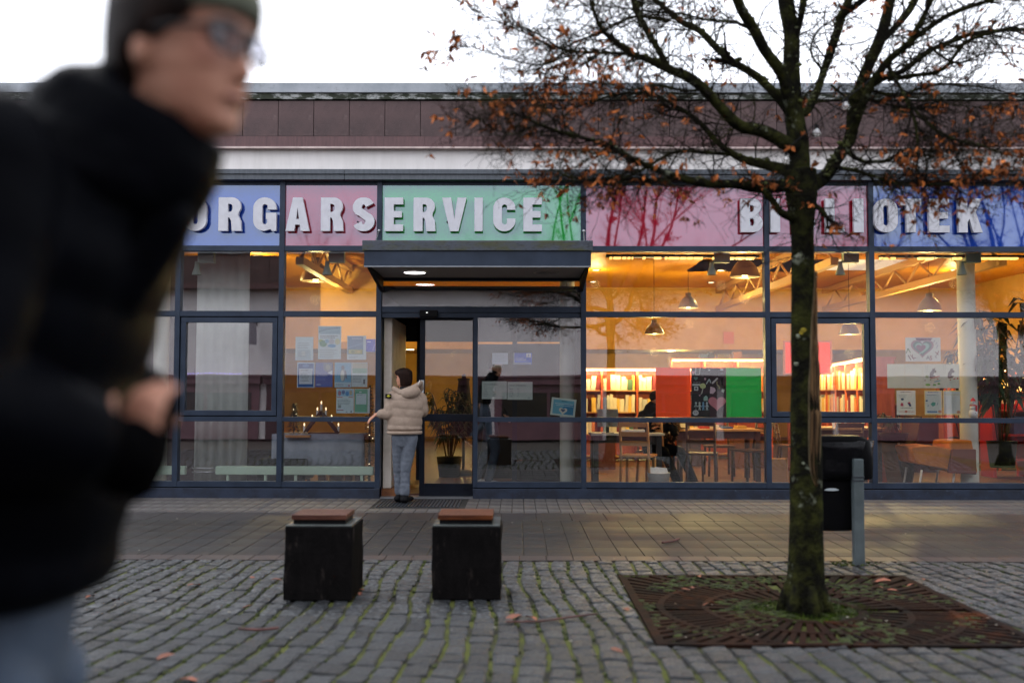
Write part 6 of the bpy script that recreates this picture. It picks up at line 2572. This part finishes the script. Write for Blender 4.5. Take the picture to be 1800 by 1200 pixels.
stick([(890, 1092), (950, 1091), (1000, 1084), (1050, 1078)], .006, 'long reddish stick lying across the cobbles in front of the grate')
stick([(420, 1104), (455, 1106), (490, 1103)], .008, 'short dark stick on the cobbles in front of the left cube seat')
stick([(1164, 953), (1180, 951), (1194, 946)], .010, 'dark twig lying on the brown walkway slabs')
mb = MB()
for k in range(120):
    p = onZ(RND.uniform(150, 1800), RND.uniform(885, 1150), .004)
    s = RND.uniform(.004, .010)
    mb.ell(p, s, s * .8, s * .4, 5, 3)
mb.build('litter', M('litter', S(170, 164, 150), .8, S(110, 90, 70), scale=2, lo=.45, hi=.55), kind='stuff')

# ---- more trees, out of the frame or mirrored in the glass
def back_tree(x, y, h, seed, lab):
    rr = random.Random(seed)
    root = empty('bare_tree', (x, y, 0), label=lab, cat='tree', group='bare trees behind the shops')
    tb, tww = MB(), MB()

    def grow(p, d, L, r, lev):
        n = 4
        P, Rr = [p], [r]
        for i in range(n):
            d = (d + Vector((rr.uniform(-.22, .22), rr.uniform(-.22, .22), rr.uniform(-.05, .2)))).normalized()
            P.append(P[-1] + d * L / n)
            Rr.append(r * (1 - .55 * (i + 1) / n))
        (tb if lev < 2 else tww).loft(P, Rr, 7 if lev < 1 else (5 if lev < 2 else 3), caps=False)
        if lev < 4:
            for q in range((6, 5, 5, 4)[lev]):
                i = rr.randint(2 if lev else 2, n)
                a = rr.uniform(0, 2 * PI)
                e = (d * .9 + Vector((math.cos(a), math.sin(a), rr.uniform(-.1, .7))) * .9).normalized()
                grow(P[i], e, L * rr.uniform(.45, .72), Rr[i] * .62, lev + 1)
    grow(Vector((x, y, 0)), Vector((0, 0, 1)), h * .42, h * .018, 0)
    tb.build('trunk', 'twig', root)
    tww.build('crown', 'twig', root, kind='stuff')
    return root


for q, (x, y, h) in enumerate(((-14, -17, 11), (-7.5, -14, 10), (-3.0, -18, 10.5), (1.6, -15, 9.5), (6.0, -20, 11), (13.5, -13, 12))):
    back_tree(x, y, h, 50 + q, ('bare tree behind the shops, mirrored in the leftmost blue panel', 'bare tree mirrored in the left blue panel and pink panel', 'bare tree mirrored low in the pink panel behind the letters', 'bare tree mirrored below the letters of the green panel', 'bare tree mirrored at the right end of the green panel', 'dark bare tree mirrored in the blue panel at the right edge')[q])
second = dup(tree, (8.9, TC.y + .2, 0), 2.2, label='second bare street tree out of the frame, mirrored at the right edge of the glass', skip=('leaf',))

# ================================================================== PEOPLE
T('skin', S(206, 152, 124), 0.5, S(190, 132, 106), scale=14, spec=.35)
T('skin_man', S(196, 148, 124), 0.5, S(178, 124, 102), scale=12, spec=.35)
T('hair_dark', S(34, 24, 20), 0.6, S(20, 15, 13), scale=40, stretch=(1, 1, .2), spec=.08)
T('parka', (.0016, .0020, .0036), 0.5, (.0010, .0012, .0022), scale=10, bump=.25, bscale=14, spec=.02)
T('parka_rib', (.001, .001, .0013), 0.9, spec=.02)
T('beanie', S(104, 108, 92), 0.9, S(82, 86, 72), scale=30, bump=.4, bscale=120)
T('jeans_blue', S(64, 78, 95), 0.85, S(48, 60, 76), scale=7, bump=.3, bscale=24)
T('puffer', S(168, 149, 133), 0.65, spec=.2, col2=S(146, 128, 113), scale=6, bump=.25, bscale=26)
T('puffer_seam', S(150, 128, 116), 0.7)
T('jeans_grey', S(98, 104, 114), 0.85, S(78, 84, 94), scale=9, lo=.38, hi=.62, bump=.6, bscale=16)
T('scarf_black', S(20, 18, 20), 0.9)
T('lens', S(44, 46, 54), 0.1)


def head_shape(mb, c, yaw, size=1.0, pitch=0.0):
    """a head facing +X before turning by yaw about Z; returns its matrix"""
    zs = [-.112 + .224 * (k / 48) for k in range(49)]

    def ip(tab, z):
        for (z0, v0), (z1, v1) in zip(tab[:-1], tab[1:]):
            if z <= z1:
                t = max(0, min(1, (z - z0) / (z1 - z0)))
                t = t * t * (3 - 2 * t)
                return v0 + (v1 - v0) * t
        return tab[-1][1]
    front = [(-.112, .058), (-.100, .082), (-.086, .082), (-.075, .079), (-.066, .086), (-.058, .083), (-.050, .088), (-.040, .084), (.010, .086), (.026, .094), (.045, .094), (.075, .082), (.098, .048), (.112, .005)]
    back = [(-.112, .010), (-.100, -.010), (-.078, -.040), (-.05, -.066), (-.01, -.090), (.03, -.100), (.065, -.094), (.095, -.060), (.112, -.012)]
    wid = [(-.112, .018), (-.100, .036), (-.078, .052), (-.05, .060), (-.02, .068), (.02, .072), (.06, .072), (.09, .052), (.112, .008)]
    mt = Matrix.Translation(c) @ Matrix.Rotation(yaw, 4, 'Z') @ Matrix.Rotation(pitch, 4, 'Y') @ Matrix.Scale(size, 4)
    n = 72
    vs, fs = [], []
    for z in zs:
        f, b, w = ip(front, z), ip(back, z), ip(wid, z)
        for k in range(n):
            a = 2 * PI * k / n
            ca, sa = math.cos(a), math.sin(a)
            e = .85
            ux = math.copysign(abs(ca) ** e, ca)
            uy = math.copysign(abs(sa) ** e, sa)
            mid, half = (f + b) / 2, (f - b) / 2
            x, y = mid + half * ux, w * uy
            if ca > 0:
                # nose, sockets, cheeks, lips
                ny = math.exp(-(y / (.0125 if z < -.02 else .0095)) ** 2)
                nz = max(0, 1 - abs(z + .034) / .012) * .035 if z < -.034 else max(0, 1 - (z + .034) / .058) * .035
                x += ny * nz
                x -= .015 * math.exp(-((abs(y) - .030) / .014) ** 2 - ((z - .010) / .012) ** 2)
                x += .006 * math.exp(-((abs(y) - .040) / .018) ** 2 - ((z + .020) / .018) ** 2)
                x += .007 * math.exp(-(y / .020) ** 2 - ((z + .058) / .005) ** 2) + .006 * math.exp(-(y / .018) ** 2 - ((z + .071) / .005) ** 2)
                x += .004 * math.exp(-((abs(y) - .030) / .02) ** 2 - ((z - .028) / .008) ** 2)
                x += .006 * math.exp(-((abs(y) - .015) / .006) ** 2 - ((z + .040) / .007) ** 2)
            vs.append(mt @ Vector((x, y, z)))
    for i in range(len(zs) - 1):
        for k in range(n):
            a, b = i * n + k, i * n + (k + 1) % n
            fs.append((a, b, b + n, a + n))
    fs.append(tuple(reversed(range(n))))
    fs.append(tuple(range((len(zs) - 1) * n, len(zs) * n)))
    mb.add(vs, fs, True)
    for s in (-1, 1):                       # ears
        mb.ell(mt @ Vector((-.012, s * .074, -.004)), .018 * size, .009 * size, .031 * size, 10, 8, (Matrix.Rotation(yaw + s * .35, 3, 'Z') @ Matrix.Rotation(-.2, 3, 'Y')))
    return mt


def add_hand(mb, wrist, direc, palm_n, s=1.0, thumb=1, curl=.5):
    """palm, four fingers and a thumb from the wrist on; palm_n points out of the palm"""
    d = Vector(direc).normalized()
    nrm = Vector(palm_n)
    nrm = (nrm - d * nrm.dot(d)).normalized()
    sd = d.cross(nrm)
    w = Vector(wrist)
    mb.cap(w - d * .02 * s, w + d * .02 * s, (.024 * s, .018 * s), (.030 * s, .016 * s), 10, sd)
    mb.cap(w + d * .03 * s, w + d * .075 * s, (.034 * s, .014 * s), (.038 * s, .013 * s), 12, sd)
    for k, (off, L) in enumerate(((-.029, .068), (-.010, .078), (.010, .073), (.028, .056))):
        p = w + d * .082 * s + sd * off * s
        dd = d.copy()
        r = .0085 * s
        for j, f in enumerate((.45, .32, .23)):
            dd = (dd + nrm * curl * (.45 + .25 * j)).normalized()
            q = p + dd * L * f * s
            mb.cap(p, q, r, r * .9, 7)
            p, r = q, r * .9
    p = w + d * .03 * s - sd * thumb * .028 * s
    dd = (d * .7 - sd * thumb * .8 + nrm * .3).normalized()
    r = .011 * s
    for j, L in enumerate((.036, .030, .024)):
        q = p + dd * L * s
        mb.cap(p, q, r, r * .9, 8)
        dd = (dd + d * .45 + nrm * curl * .25).normalized()
        p, r = q, r * .9


def puffy(mb, pts, radii, n=20, puff=.0, waves=1.0, side=None):
    """limb or torso with quilting seams: the radius swells between seams"""
    sp = spline([tuple(Vector(p)) for p in pts], 10)
    rr = spline([tuple(r) if isinstance(r, (list, tuple)) else (r, r) for r in radii], 10)
    L = [0]
    for a, b in zip(sp[:-1], sp[1:]):
        L.append(L[-1] + (Vector(b) - Vector(a)).length)
    rad = []
    for i, (a, b) in enumerate(rr):
        k = 1 + puff * (abs(math.sin(PI * L[i] / waves)) ** .6 - .6)
        end = min(1, .35 + 6 * min(i, len(rr) - 1 - i) / len(rr))
        rad.append((a * k * min(1, end), b * k * min(1, end)))
    mb.loft(sp, rad, n, side)


# ---------------------------------------------------------------- the man walking past, close to the camera
MY = 1.40
MK = F / MY


def mp(px, py, y=MY):
    return onY(px, py, y)


man = empty('person', (-.72, 1.42, 0), label='man in a black padded jacket, olive beanie and glasses striding past close to the camera', cat='person')
hc = mp(324, 100)
body = MB()
YAWM = -math.radians(21)
hm = head_shape(body, hc, YAWM, 1.06, .04)
nb = Vector((-.575, 1.42, 1.62))
body.cap(hc + Vector((-.04, .01, -.06)), nb, .060, .066, 14)
hip = Vector((-.83, 1.42, 1.02))
body.cap(nb + Vector((-.06, 0, -.14)), hip, (.14, .06), (.11, .05), 14, (0, 1, 0))
shN, shF = Vector((-.66, 1.22, 1.57)), Vector((-.635, 1.61, 1.57))
elN, haN = Vector((-.66, 1.12, 1.29)), mp(240, 806, 1.32)
elF, haF = Vector((-.735, 1.66, 1.31)), mp(285, 735, 1.62)
for a, b, c in ((shN, elN, haN), (shF, elF, haF)):
    body.cap(a, b, .048, .042, 10)
    body.cap(b, c, .040, .026, 10)
add_hand(body, haN, Vector((.12, .0, 1)), Vector((.15, 1, -.1)), .80, -1, 1.3)
knN, anN = Vector((-.65, 1.30, .54)), Vector((-.64, 1.30, .11))
knF, anF = Vector((-.78, 1.53, .53)), Vector((-1.10, 1.55, .20))
for a, b, c in ((Vector((-.78, 1.32, .98)), knN, anN), (Vector((-.80, 1.52, .98)), knF, anF)):
    body.cap(a + Vector((0, 0, -.1)), b, .068, .050, 12)
    body.cap(b, c, .048, .034, 12)
body.organic('body', 'skin_man', man, .0060, 2)
# eyes, brows
for s in (-1, 1):
    ey = MB()
    ey.ell(hm @ Vector((.077, s * .031, .011)), .011, .012, .010, 10, 8)
    eyo = ey.build('eye', plain((214, 208, 204), .2), man)
    ey = MB()
    ey.ell(hm @ Vector((.0865, s * .030, .011)), .0035, .005, .005, 8, 6)
    ey.build('iris', 'hair_dark', eyo)
lp = MB()
lp.cap(hm @ Vector((.0885, -.020, -.0645)), hm @ Vector((.0885, .020, -.0645)), .0035, .0035, 8)
lp.cap(hm @ Vector((.094, -.010, -.0645)), hm @ Vector((.094, .010, -.0645)), .003, .003, 8)
lp.build('mouth', plain((150, 92, 84)), man)
# hair under the hat, eyebrows
hr = MB()
n = 26
vs, fs = [], []
ring = []
for j, (z, k) in enumerate(((.070, 1.04), (.050, 1.05), (.032, 1.06), (.012, 1.06), (-.010, 1.05), (-.035, 1.03), (-.060, 1.0))):
    for q in range(n + 1):
        a = math.radians(52 + (256 * q / n))
        b_ = .100 if z > -.02 else .100 + (z + .02) * .6
        lim = 1.0
        x = -.004 + .098 * k * math.cos(a)
        y = .073 * k * math.sin(a)
        if z < .0:
            x = min(x, -.034)
        elif z < .03:
            x = min(x, .018)
        vs.append(hm @ Vector((x, y, z)))
for j in range(6):
    for q in range(n):
        a = j * (n + 1) + q
        fs.append((a, a + 1, a + n + 2, a + n + 1))
hr.add(vs, fs, True)
ho = hr.build('hair', 'hair_dark', man)
sm = ho.modifiers.new('t', 'SOLIDIFY')
sm.thickness = .010
eb = MB()
for s in (-1, 1):
    eb.cap(hm @ Vector((.093, s * .014, .027)), hm @ Vector((.080, s * .046, .027)), .0045, .0035, 6)
eb.build('eyebrow', 'hair_dark', man)
# beanie
bn = MB()
vs, fs = [], []
n = 32
prof = [(.034, 1.085), (.036, 1.13), (.062, 1.14), (.064, 1.115), (.085, 1.08), (.105, .93), (.125, .68), (.136, .35), (.139, .02)]
for z, k in prof:
    for q in range(n):
        a = 2 * PI * q / n
        x, y = -.004 + .100 * k * math.cos(a), .0745 * k * math.sin(a)
        vs.append(hm @ Vector((x, y, z + .10 * x + .002 * math.sin(q * PI))))
for j in range(len(prof) - 1):
    for q in range(n):
        a, b = j * n + q, j * n + (q + 1) % n
        fs.append((a, b, b + n, a + n))
bn.add(vs, fs, True)
bn.build('beanie', 'beanie', man)
# glasses
gl = MB()
for s in (-1, 1):
    ring = []
    for q in range(21):
        a = 2 * PI * q / 20
        yy = s * .033 + .026 * math.copysign(abs(math.cos(a)) ** .7, math.cos(a))
        zz_ = .008 + .020 * math.copysign(abs(math.sin(a)) ** .7, math.sin(a))
        ring.append(hm @ Vector((.104 - abs(yy) * .22, yy, zz_)))
    gl.loft(ring, .0032, 6, caps=False)
    gl.loft([hm @ Vector((.092, s * .061, .014)), hm @ Vector((.04, s * .080, .014)), hm @ Vector((-.02, s * .083, .008))], .003, 6)
gl.loft([hm @ Vector((.103, -.008, .012)), hm @ Vector((.107, 0, .014)), hm @ Vector((.103, .008, .012))], .0028, 6)
glo = gl.build('glasses', 'black_gloss', man)
ln = MB()
for s in (-1, 1):
    pts = []
    for q in range(20):
        a = 2 * PI * q / 20
        yy = s * .033 + .025 * math.copysign(abs(math.cos(a)) ** .7, math.cos(a))
        pts.append(hm @ Vector((.104 - abs(yy) * .22, yy, .008 + .019 * math.copysign(abs(math.sin(a)) ** .7, math.sin(a)))))
    ln.add(pts, [tuple(range(20))])
lno = ln.build('lens', glass_mat('lens_glass', (.82, .82, .86), .008), glo)
sm = lno.modifiers.new('t', 'SOLIDIFY')
sm.thickness = .0015
# jacket
jk = MB()
tors = [(-.745, .990, .160, .235), (-.732, 1.07, .166, .25), (-.712, 1.20, .166, .255), (-.705, 1.33, .165, .26), (-.676, 1.44, .166, .265), (-.642, 1.53, .156, .255), (-.607, 1.60, .135, .20), (-.590, 1.645, .10, .13)]
puffy(jk, [(x - .022, 1.42, z) for x, z, a, b in tors], [(b, a) for x, z, a, b in tors], 28, .05, .12, (0, 1, 0))
puffy(jk, [shN + Vector((.03, .06, .03)), shN, shN.lerp(elN, .5), elN, elN.lerp(haN, .5), haN - (haN - elN).normalized() * .03], [.085, .098, .092, .084, .074, .060], 18, .05, .11)
puffy(jk, [shF + Vector((.0, -.06, .03)), shF, shF.lerp(elF, .5), elF, elF.lerp(haF, .5), haF + (haF - elF).normalized() * .02], [.085, .095, .092, .086, .076, .060], 18, .05, .11)
# chest fold, collar and hood
jk.cap(mp(285, 385, 1.40), mp(200, 500, 1.38), .048, .05, 12)
jk.cap(mp(262, 325, 1.42), mp(235, 430, 1.40), .058, .050, 12)
jk.organic('jacket', 'parka', man, .010, 4)
co = MB()
for lvl, (c, rx, ry, tl, r) in enumerate(((Vector((-.615, 1.42, 1.580)), .112, .14, .0, .045), (Vector((-.592, 1.42, 1.622)), .108, .125, .03, .040), (Vector((-.566, 1.42, 1.662)), .100, .112, .05, .034), (Vector((-.548, 1.42, 1.690)), .094, .104, .045, .028))):
    ring = [c + Vector((rx * math.cos(2 * PI * q / 18), ry * math.sin(2 * PI * q / 18), -tl * math.cos(2 * PI * q / 18))) for q in range(18)]
    for q in range(18):
        co.cap(ring[q], ring[(q + 1) % 18], r, r, 8)
co.ell(mp(190, 196, 1.42), .075, .135, .055, 14, 10, Matrix.Rotation(.45, 3, 'Y'))
co.ell(mp(222, 172, 1.42), .05, .10, .045, 14, 10, Matrix.Rotation(.6, 3, 'Y'))
co.organic('collar', 'parka', man, .010, 5)
zp = MB()
zp.loft([mp(270, 310, 1.34), mp(255, 380, 1.34), mp(185, 520, 1.34), mp(140, 760, 1.34)], .004, 5)
zp.build('zip', 'parka_rib', man)
cf = MB()
cf.cap(haN - (haN - elN).normalized() * .055, haN - (haN - elN).normalized() * .012, .052, .044, 14)
cf.cap(haN + Vector((-.012, 0, -.012)), haN + Vector((0, 0, .018)), .040, .038, 14)
cf.build('cuff', 'parka_rib', man)
gv = MB()
add_hand(gv, haF, Vector((-.25, 0, -.9)), Vector((-.6, -.6, 0)), 1.1, 1, 1.0)
gv.organic('glove', 'parka_rib', man, .006, 2)
# jeans and shoes
je = MB()
je.cap(Vector((-.755, 1.42, 1.02)), Vector((-.755, 1.42, .97)), (.175, .115), (.175, .115), 16, (0, 1, 0))
for a, b, c in ((Vector((-.742, 1.32, .97)), knN, anN), (Vector((-.755, 1.52, .97)), knF, anF)):
    puffy(je, [a, a.lerp(b, .5), b, b.lerp(c, .5), c], [.112, .100, .080, .074, .068], 18, .03, .06)
je.organic('jeans', 'jeans_blue', man, .011, 3)
for a, t in ((anN, 0), (anF, .6)):
    sh = MB()
    rm = Matrix.Rotation(t, 3, 'Y')
    sh.cap(a + rm @ Vector((-.02, 0, -.05)), a + rm @ Vector((.16, 0, -.075)), (.045, .045), (.042, .03), 14, (0, 1, 0))
    sh.cap(a + Vector((0, 0, .0)), a + rm @ Vector((-.01, 0, -.05)), .045, .048, 12)
    so = sh.organic('shoe', 'black', man, .008, 3)
    sl_ = MB()
    sl_.box(-.07, .205, -.048, .048, -.115, -.095, Matrix.Translation(a) @ rm.to_4x4())
    sl_.build('sole', 'white_board', so, bevel=.008)

# ---------------------------------------------------------------- the young person entering the library
KY = onZ(711, 883).y + .06
kid = empty('person', (onY(711, 800, KY).x, KY, 0), label='young person in beige padded jacket and grey jeans going in at the open door', cat='person')


def kp(px, py, dy=0.0):
    return onY(px, py, KY + dy)


hk = kp(709, 664, .02)
bd = MB()
km = head_shape(bd, hk, math.radians(158), .93, .03)
nk = kp(713, 686, .02)
bd.cap(hk + Vector((.015, 0, -.05)), nk, .048, .052, 12)
hipk = kp(712, 765)
bd.cap(nk + Vector((0, 0, -.08)), hipk, (.14, .08), (.105, .07), 14, (1, 0, 0))
sL, eL, wL = kp(688, 699, .0), kp(684, 726, -.04), kp(660, 729, -.03)
sR, eR, wR = kp(739, 699, .02), kp(744, 722, .06), kp(741, 727, .17)
for a, b, c in ((sL, eL, wL), (sR, eR, wR)):
    bd.cap(a, b, .042, .036, 10)
    bd.cap(b, c, .034, .024, 10)
add_hand(bd, wL, Vector((-.75, -.1, -.62)), Vector((.55, .35, -.6)), .92, 1, .45)
add_hand(bd, wR, Vector((-.3, .8, .1)), Vector((-1, 0, -.2)), .9, 1, .5)
kL, aL = kp(700, 826, .03), kp(703, 872, .02)
kR, aR = kp(713, 826, -.05), kp(711, 874, -.08)
hL, hR = kp(701, 768), kp(722, 768)
for a, b, c in ((hL, kL, aL), (hR, kR, aR)):
    bd.cap(a + Vector((0, 0, -.06)), b, .056, .042, 12)
    bd.cap(b, c, .040, .032, 12)
bd.organic('body', 'skin', kid, .0075, 3)
hr = MB()
vs, fs = [], []
n = 26
prof = [(-.105, .95), (-.075, 1.06), (-.045, 1.12), (-.015, 1.15), (.02, 1.17), (.05, 1.17), (.08, 1.10), (.104, .86), (.122, .48), (.130, .03)]
for z, k in prof:
    for q in range(n):
        a = 2 * PI * q / n
        x, y = -.006 + .102 * k * math.cos(a), .077 * k * math.sin(a)
        lim = .004 if z < -.01 else (.026 if z < .03 else (.066 if z < .055 else .11))
        x = min(x, lim + .004 * math.sin(q * 2.1))
        vs.append(km @ Vector((x, y, z)))
for j in range(len(prof) - 1):
    for q in range(n):
        a, b = j * n + q, j * n + (q + 1) % n
        fs.append((a, b, b + n, a + n))
hr.add(vs, fs, True)
hr.cap(km @ Vector((.06, .05, .055)), km @ Vector((.075, .02, .07)), .025, .03, 10)
hr.build('hair', M('hair_brown', S(44, 28, 22), .6, S(24, 16, 14), scale=30, stretch=(1, 1, .2), bump=.5, spec=.08), kid)
fc = MB()
for s in (-1, 1):
    fc.cap(km @ Vector((.088, s * .018, .027)), km @ Vector((.078, s * .044, .026)), .0035, .003, 6)
fc.build('eyebrow', 'hair_dark', kid)
for s in (-1, 1):
    fc = MB()
    fc.ell(km @ Vector((.080, s * .030, .010)), .007, .009, .005, 8, 6)
    fc.build('eye', 'hair_dark', kid)
fc = MB()
fc.cap(km @ Vector((.0885, -.016, -.0645)), km @ Vector((.0885, .016, -.0645)), .0045, .0045, 8)
fc.build('mouth', plain((176, 96, 92)), kid)
nkb = MB()
nkb.lathe(kp(713, 690, .02), [(.075, -.05), (.082, .0), (.080, .05), (.066, .075), (.055, .05), (.05, -.02)], 18)
nkb.build('neck_warmer', 'scarf_black', kid)
# jacket: quilted in rows
jk = MB()
tz = [(762, 711, 29), (752, 711, 30.5), (742, 711.5, 30.5), (728, 712.5, 30), (712, 714, 30), (700, 714.5, 29), (690, 715, 22), (684, 715, 14)]
pts, rad = [], []
for py, cx, hw_ in tz:
    c = kp(cx, py)
    pts.append(c)
    rad.append((hw_ / F * KY, hw_ / F * KY * .66))
puffy(jk, pts, rad, 30, .06, .098, (1, 0, 0))
puffy(jk, [kp(700, 694), sL, sL.lerp(eL, .55), eL + Vector((0, 0, -.01)), eL.lerp(wL, .5), wL + (eL - wL).normalized() * .012], [.06, .072, .070, .066, .060, .046], 18, .05, .085)
puffy(jk, [kp(728, 694), sR, sR.lerp(eR, .55), eR, eR.lerp(wR, .5), wR], [.06, .070, .068, .064, .058, .045], 18, .05, .085)
jk.organic('jacket', 'puffer', kid, .0085, 2, .4)
# hem band, hood, sleeve badge
hb = MB()
c0, c1 = kp(711, 763), kp(711, 757)
hb.loft([c0, c0.lerp(c1, .3), c1], [(.195, .130), (.212, .140), (.208, .138)], 28, (1, 0, 0))
hb.build('hem_band', 'puffer', kid)
hd = MB()
hc_ = kp(722, 688, -.07)
# hood hanging on the back: a soft bag with an open rim
hd.ell(hc_ + Vector((.005, -.03, -.012)), .118, .075, .075, 18, 12, Matrix.Rotation(-.25, 3, 'Y'))
hd.cap(kp(693, 683, .03), kp(704, 690, -.08), .034, .036, 12)
hd.cap(kp(704, 690, -.08), kp(727, 681, -.10), .036, .034, 12)
hd.cap(kp(727, 681, -.10), kp(740, 672, -.02), .034, .024, 12)
hd.cap(kp(740, 672, -.02), kp(739, 683, .06), .026, .04, 12)
hd.organic('hood', 'puffer', kid, .008, 4)
bg = MB()
p = kp(682.5, 696, -.10)
bg.box(p.x - .036, p.x + .036, p.y - .002, p.y + .012, p.z - .026, p.z + .026)
bo = bg.build('badge', 'black', kid, bevel=.004)
bg = MB()
bg.lathe(Vector((p.x + .004, p.y - .004, p.z)), [(.016, -.001), (.016, .001), (0, .0012)], 12, Matrix.Rotation(PI / 2, 3, 'X'))
bg.box(p.x - .02, p.x + .028, p.y - .0035, p.y - .0022, p.z - .003, p.z + .003)
bg.build('emblem', plain((176, 170, 40)), bo)
st = MB()
st.loft([kp(735, 676, -.09), kp(738, 668, -.07)], .005, 6)
st.build('cord', 'white_board', kid)
# jeans with crumpled ankles, trainers
je = MB()
je.cap(kp(711, 760), kp(711, 772), (.150, .105), (.148, .105), 16, (1, 0, 0))
je.cap(hL, hL.lerp(kL, .4), .088, .080, 14)
je.cap(hR, hR.lerp(kR, .4), .088, .080, 14)
for a, b, c, s in ((hL, kL, aL, 0), (hR, kR, aR, 1)):
    puffy(je, [a, a.lerp(b, .5), b, b.lerp(c, .4), b.lerp(c, .75), c], [.086, .075, .061, .056, .060, .056], 18, .07, .06)
je.organic('jeans', 'jeans_grey', kid, .008, 2)
for a, yaw in ((aL, .35), (aR, -.25)):
    sh = MB()
    d = Vector((math.sin(yaw) * .5 + .15, .2 if a is aL else .1, 0)).normalized()
    a = Vector((a.x, a.y, .085))
    sh.cap(a, a + Vector((0, 0, -.04)), .048, .052, 12)
    sh.cap(a + Vector((0, 0, -.045)) - d * .03, a + d * .14 + Vector((0, 0, -.052)), (.046, .040), (.040, .030), 14, d.cross(Vector((0, 0, 1))))
    so = sh.organic('shoe', 'black', kid, .008, 3)
    l_ = MB()
    l_.loft([a + d * (.03 + .02 * q) + Vector(((-1) ** q * .02, 0, .0 - .008 * q)) for q in range(4)], .004, 5)
    l_.build('lace', 'white_board', so)


# ---------------------------------------------------------------- people inside
def simple_person(lab, head_c, yaw, joints, coat, legs, hair, puff=.0, sc=1.0):
    root = empty('person', (head_c.x, head_c.y, FZ), label=lab, cat='person')
    J = joints
    bd = MB()
    m = head_shape(bd, head_c, yaw, sc)
    bd.cap(head_c + Vector((0, 0, -.06)), J['neck'], .05, .055, 10)
    bd.cap(J['neck'], J['hip'], (.13, .09), (.13, .1), 12, J['side'])
    for s in 'LR':
        bd.cap(J['s' + s], J['e' + s], .04, .035, 8)
        bd.cap(J['e' + s], J['w' + s], .034, .024, 8)
        add_hand(bd, J['w' + s], J['w' + s] - J['e' + s], Vector((0, 0, -1)) if abs((J['w' + s] - J['e' + s]).normalized().z) < .8 else Vector((0, -1, 0)), .95, 1, .5)
        bd.cap(J['h' + s], J['k' + s], .07, .05, 10)
        bd.cap(J['k' + s], J['a' + s], .048, .034, 10)
    bd.organic('body', 'skin', root, .010, 2)
    ct = MB()
    ct.cap(J['neck'] + Vector((0, 0, -.04)), J['hip'], (.19, .13), (.18, .14), 18, J['side'])
    for s in 'LR':
        ct.cap(J['s' + s], J['e' + s], .068, .06, 12)
        ct.cap(J['e' + s], J['w' + s], .058, .045, 12)
    ct.organic('coat', coat, root, .013, 3)
    tr_ = MB()
    for s in 'LR':
        tr_.cap(J['h' + s], J['k' + s], .095, .07, 12)
        tr_.cap(J['k' + s], J['a' + s], .066, .058, 12)
    tr_.organic('trousers', legs, root, .012, 2)
    hh = MB()
    hh.ell(m @ Vector((-.018, 0, .035)), .096, .083, .085, 14, 10)
    hh.build('hair', hair, root)
    for s in 'LR':
        sh = MB()
        d = J.get('foot', Vector((0, -1, 0)))
        a = J['a' + s]
        sh.cap(Vector((a.x, a.y, FZ + .05)) - d * .03, Vector((a.x, a.y, FZ + .04)) + d * .13, (.042, .04), (.04, .03), 12, d.cross(Vector((0, 0, 1))))
        sh.build('shoe', 'white_board' if 'jeans' in legs else 'black', root)
    return root, m


V = Vector
x = onY(1152, 760, 13.9).x
hd_ = V((x, 13.75, FZ + 1.17))
p1, m1 = simple_person('seated person in a dark coat with brown fur collar behind the orange board', hd_, math.radians(60),
                       dict(neck=V((x, 13.78, FZ + 1.02)), hip=V((x - .02, 13.85, FZ + .5)), side=V((1, 0, 0)), sL=V((x - .19, 13.8, FZ + .95)), eL=V((x - .22, 13.68, FZ + .70)), wL=V((x - .10, 13.62, FZ + .76)),
                            sR=V((x + .19, 13.8, FZ + .95)), eR=V((x + .24, 13.7, FZ + .70)), wR=V((x + .22, 13.9, FZ + .60)), hL=V((x - .10, 13.85, FZ + .48)), kL=V((x + .05, 13.45, FZ + .47)), aL=V((x + .22, 13.42, FZ + .08)),
                            hR=V((x + .1, 13.85, FZ + .48)), kR=V((x + .28, 13.5, FZ + .47)), aR=V((x + .45, 13.45, FZ + .08)), foot=V((.8, -.6, 0))), 'black', 'parka', 'hair_dark')
fur = MB()
for q in range(340):
    a = RND.uniform(0, 2 * PI)
    c = V((x + .12 + .17 * math.cos(a), 13.66 + .05 * RND.random(), FZ + .78 + .17 * math.sin(a) * RND.uniform(.4, 1)))
    d = V((math.cos(a) * .4 + RND.uniform(-.5, .5), -.5, RND.uniform(-.7, .2))) * .055
    s = V((.008, 0, .008))
    fur.add([c - s, c + s, c + d], [(0, 1, 2)])
fur.build('fur_trim', M('fur', S(120, 88, 56), .9, S(70, 48, 30), scale=20, island=.3), p1)
st_ = chair(x, 13.95, PI * .85, 'pale wooden chair under the seated person in the dark coat', 'table_wood')
x = onY(862, 780, 13.6).x
p2, m2 = simple_person('person in blue jeans and dark jacket standing in the lobby behind the opening hours signs', V((x + .06, 13.6, FZ + 1.60)), math.radians(-20),
                       dict(neck=V((x + .05, 13.6, FZ + 1.42)), hip=V((x + .02, 13.6, FZ + .92)), side=V((.5, .87, 0)), sL=V((x + .0, 13.42, FZ + 1.36)), eL=V((x + .02, 13.36, FZ + 1.08)), wL=V((x + .16, 13.38, FZ + .98)),
                            sR=V((x + .1, 13.78, FZ + 1.36)), eR=V((x + .1, 13.84, FZ + 1.08)), wR=V((x + .2, 13.76, FZ + .96)), hL=V((x, 13.52, FZ + .9)), kL=V((x + .07, 13.5, FZ + .48)), aL=V((x - .02, 13.5, FZ + .09)),
                            hR=V((x, 13.68, FZ + .9)), kR=V((x - .06, 13.7, FZ + .48)), aR=V((x - .18, 13.7, FZ + .1)), foot=V((.95, -.3, 0))), 'black', 'jeans_blue', 'hair_dark')
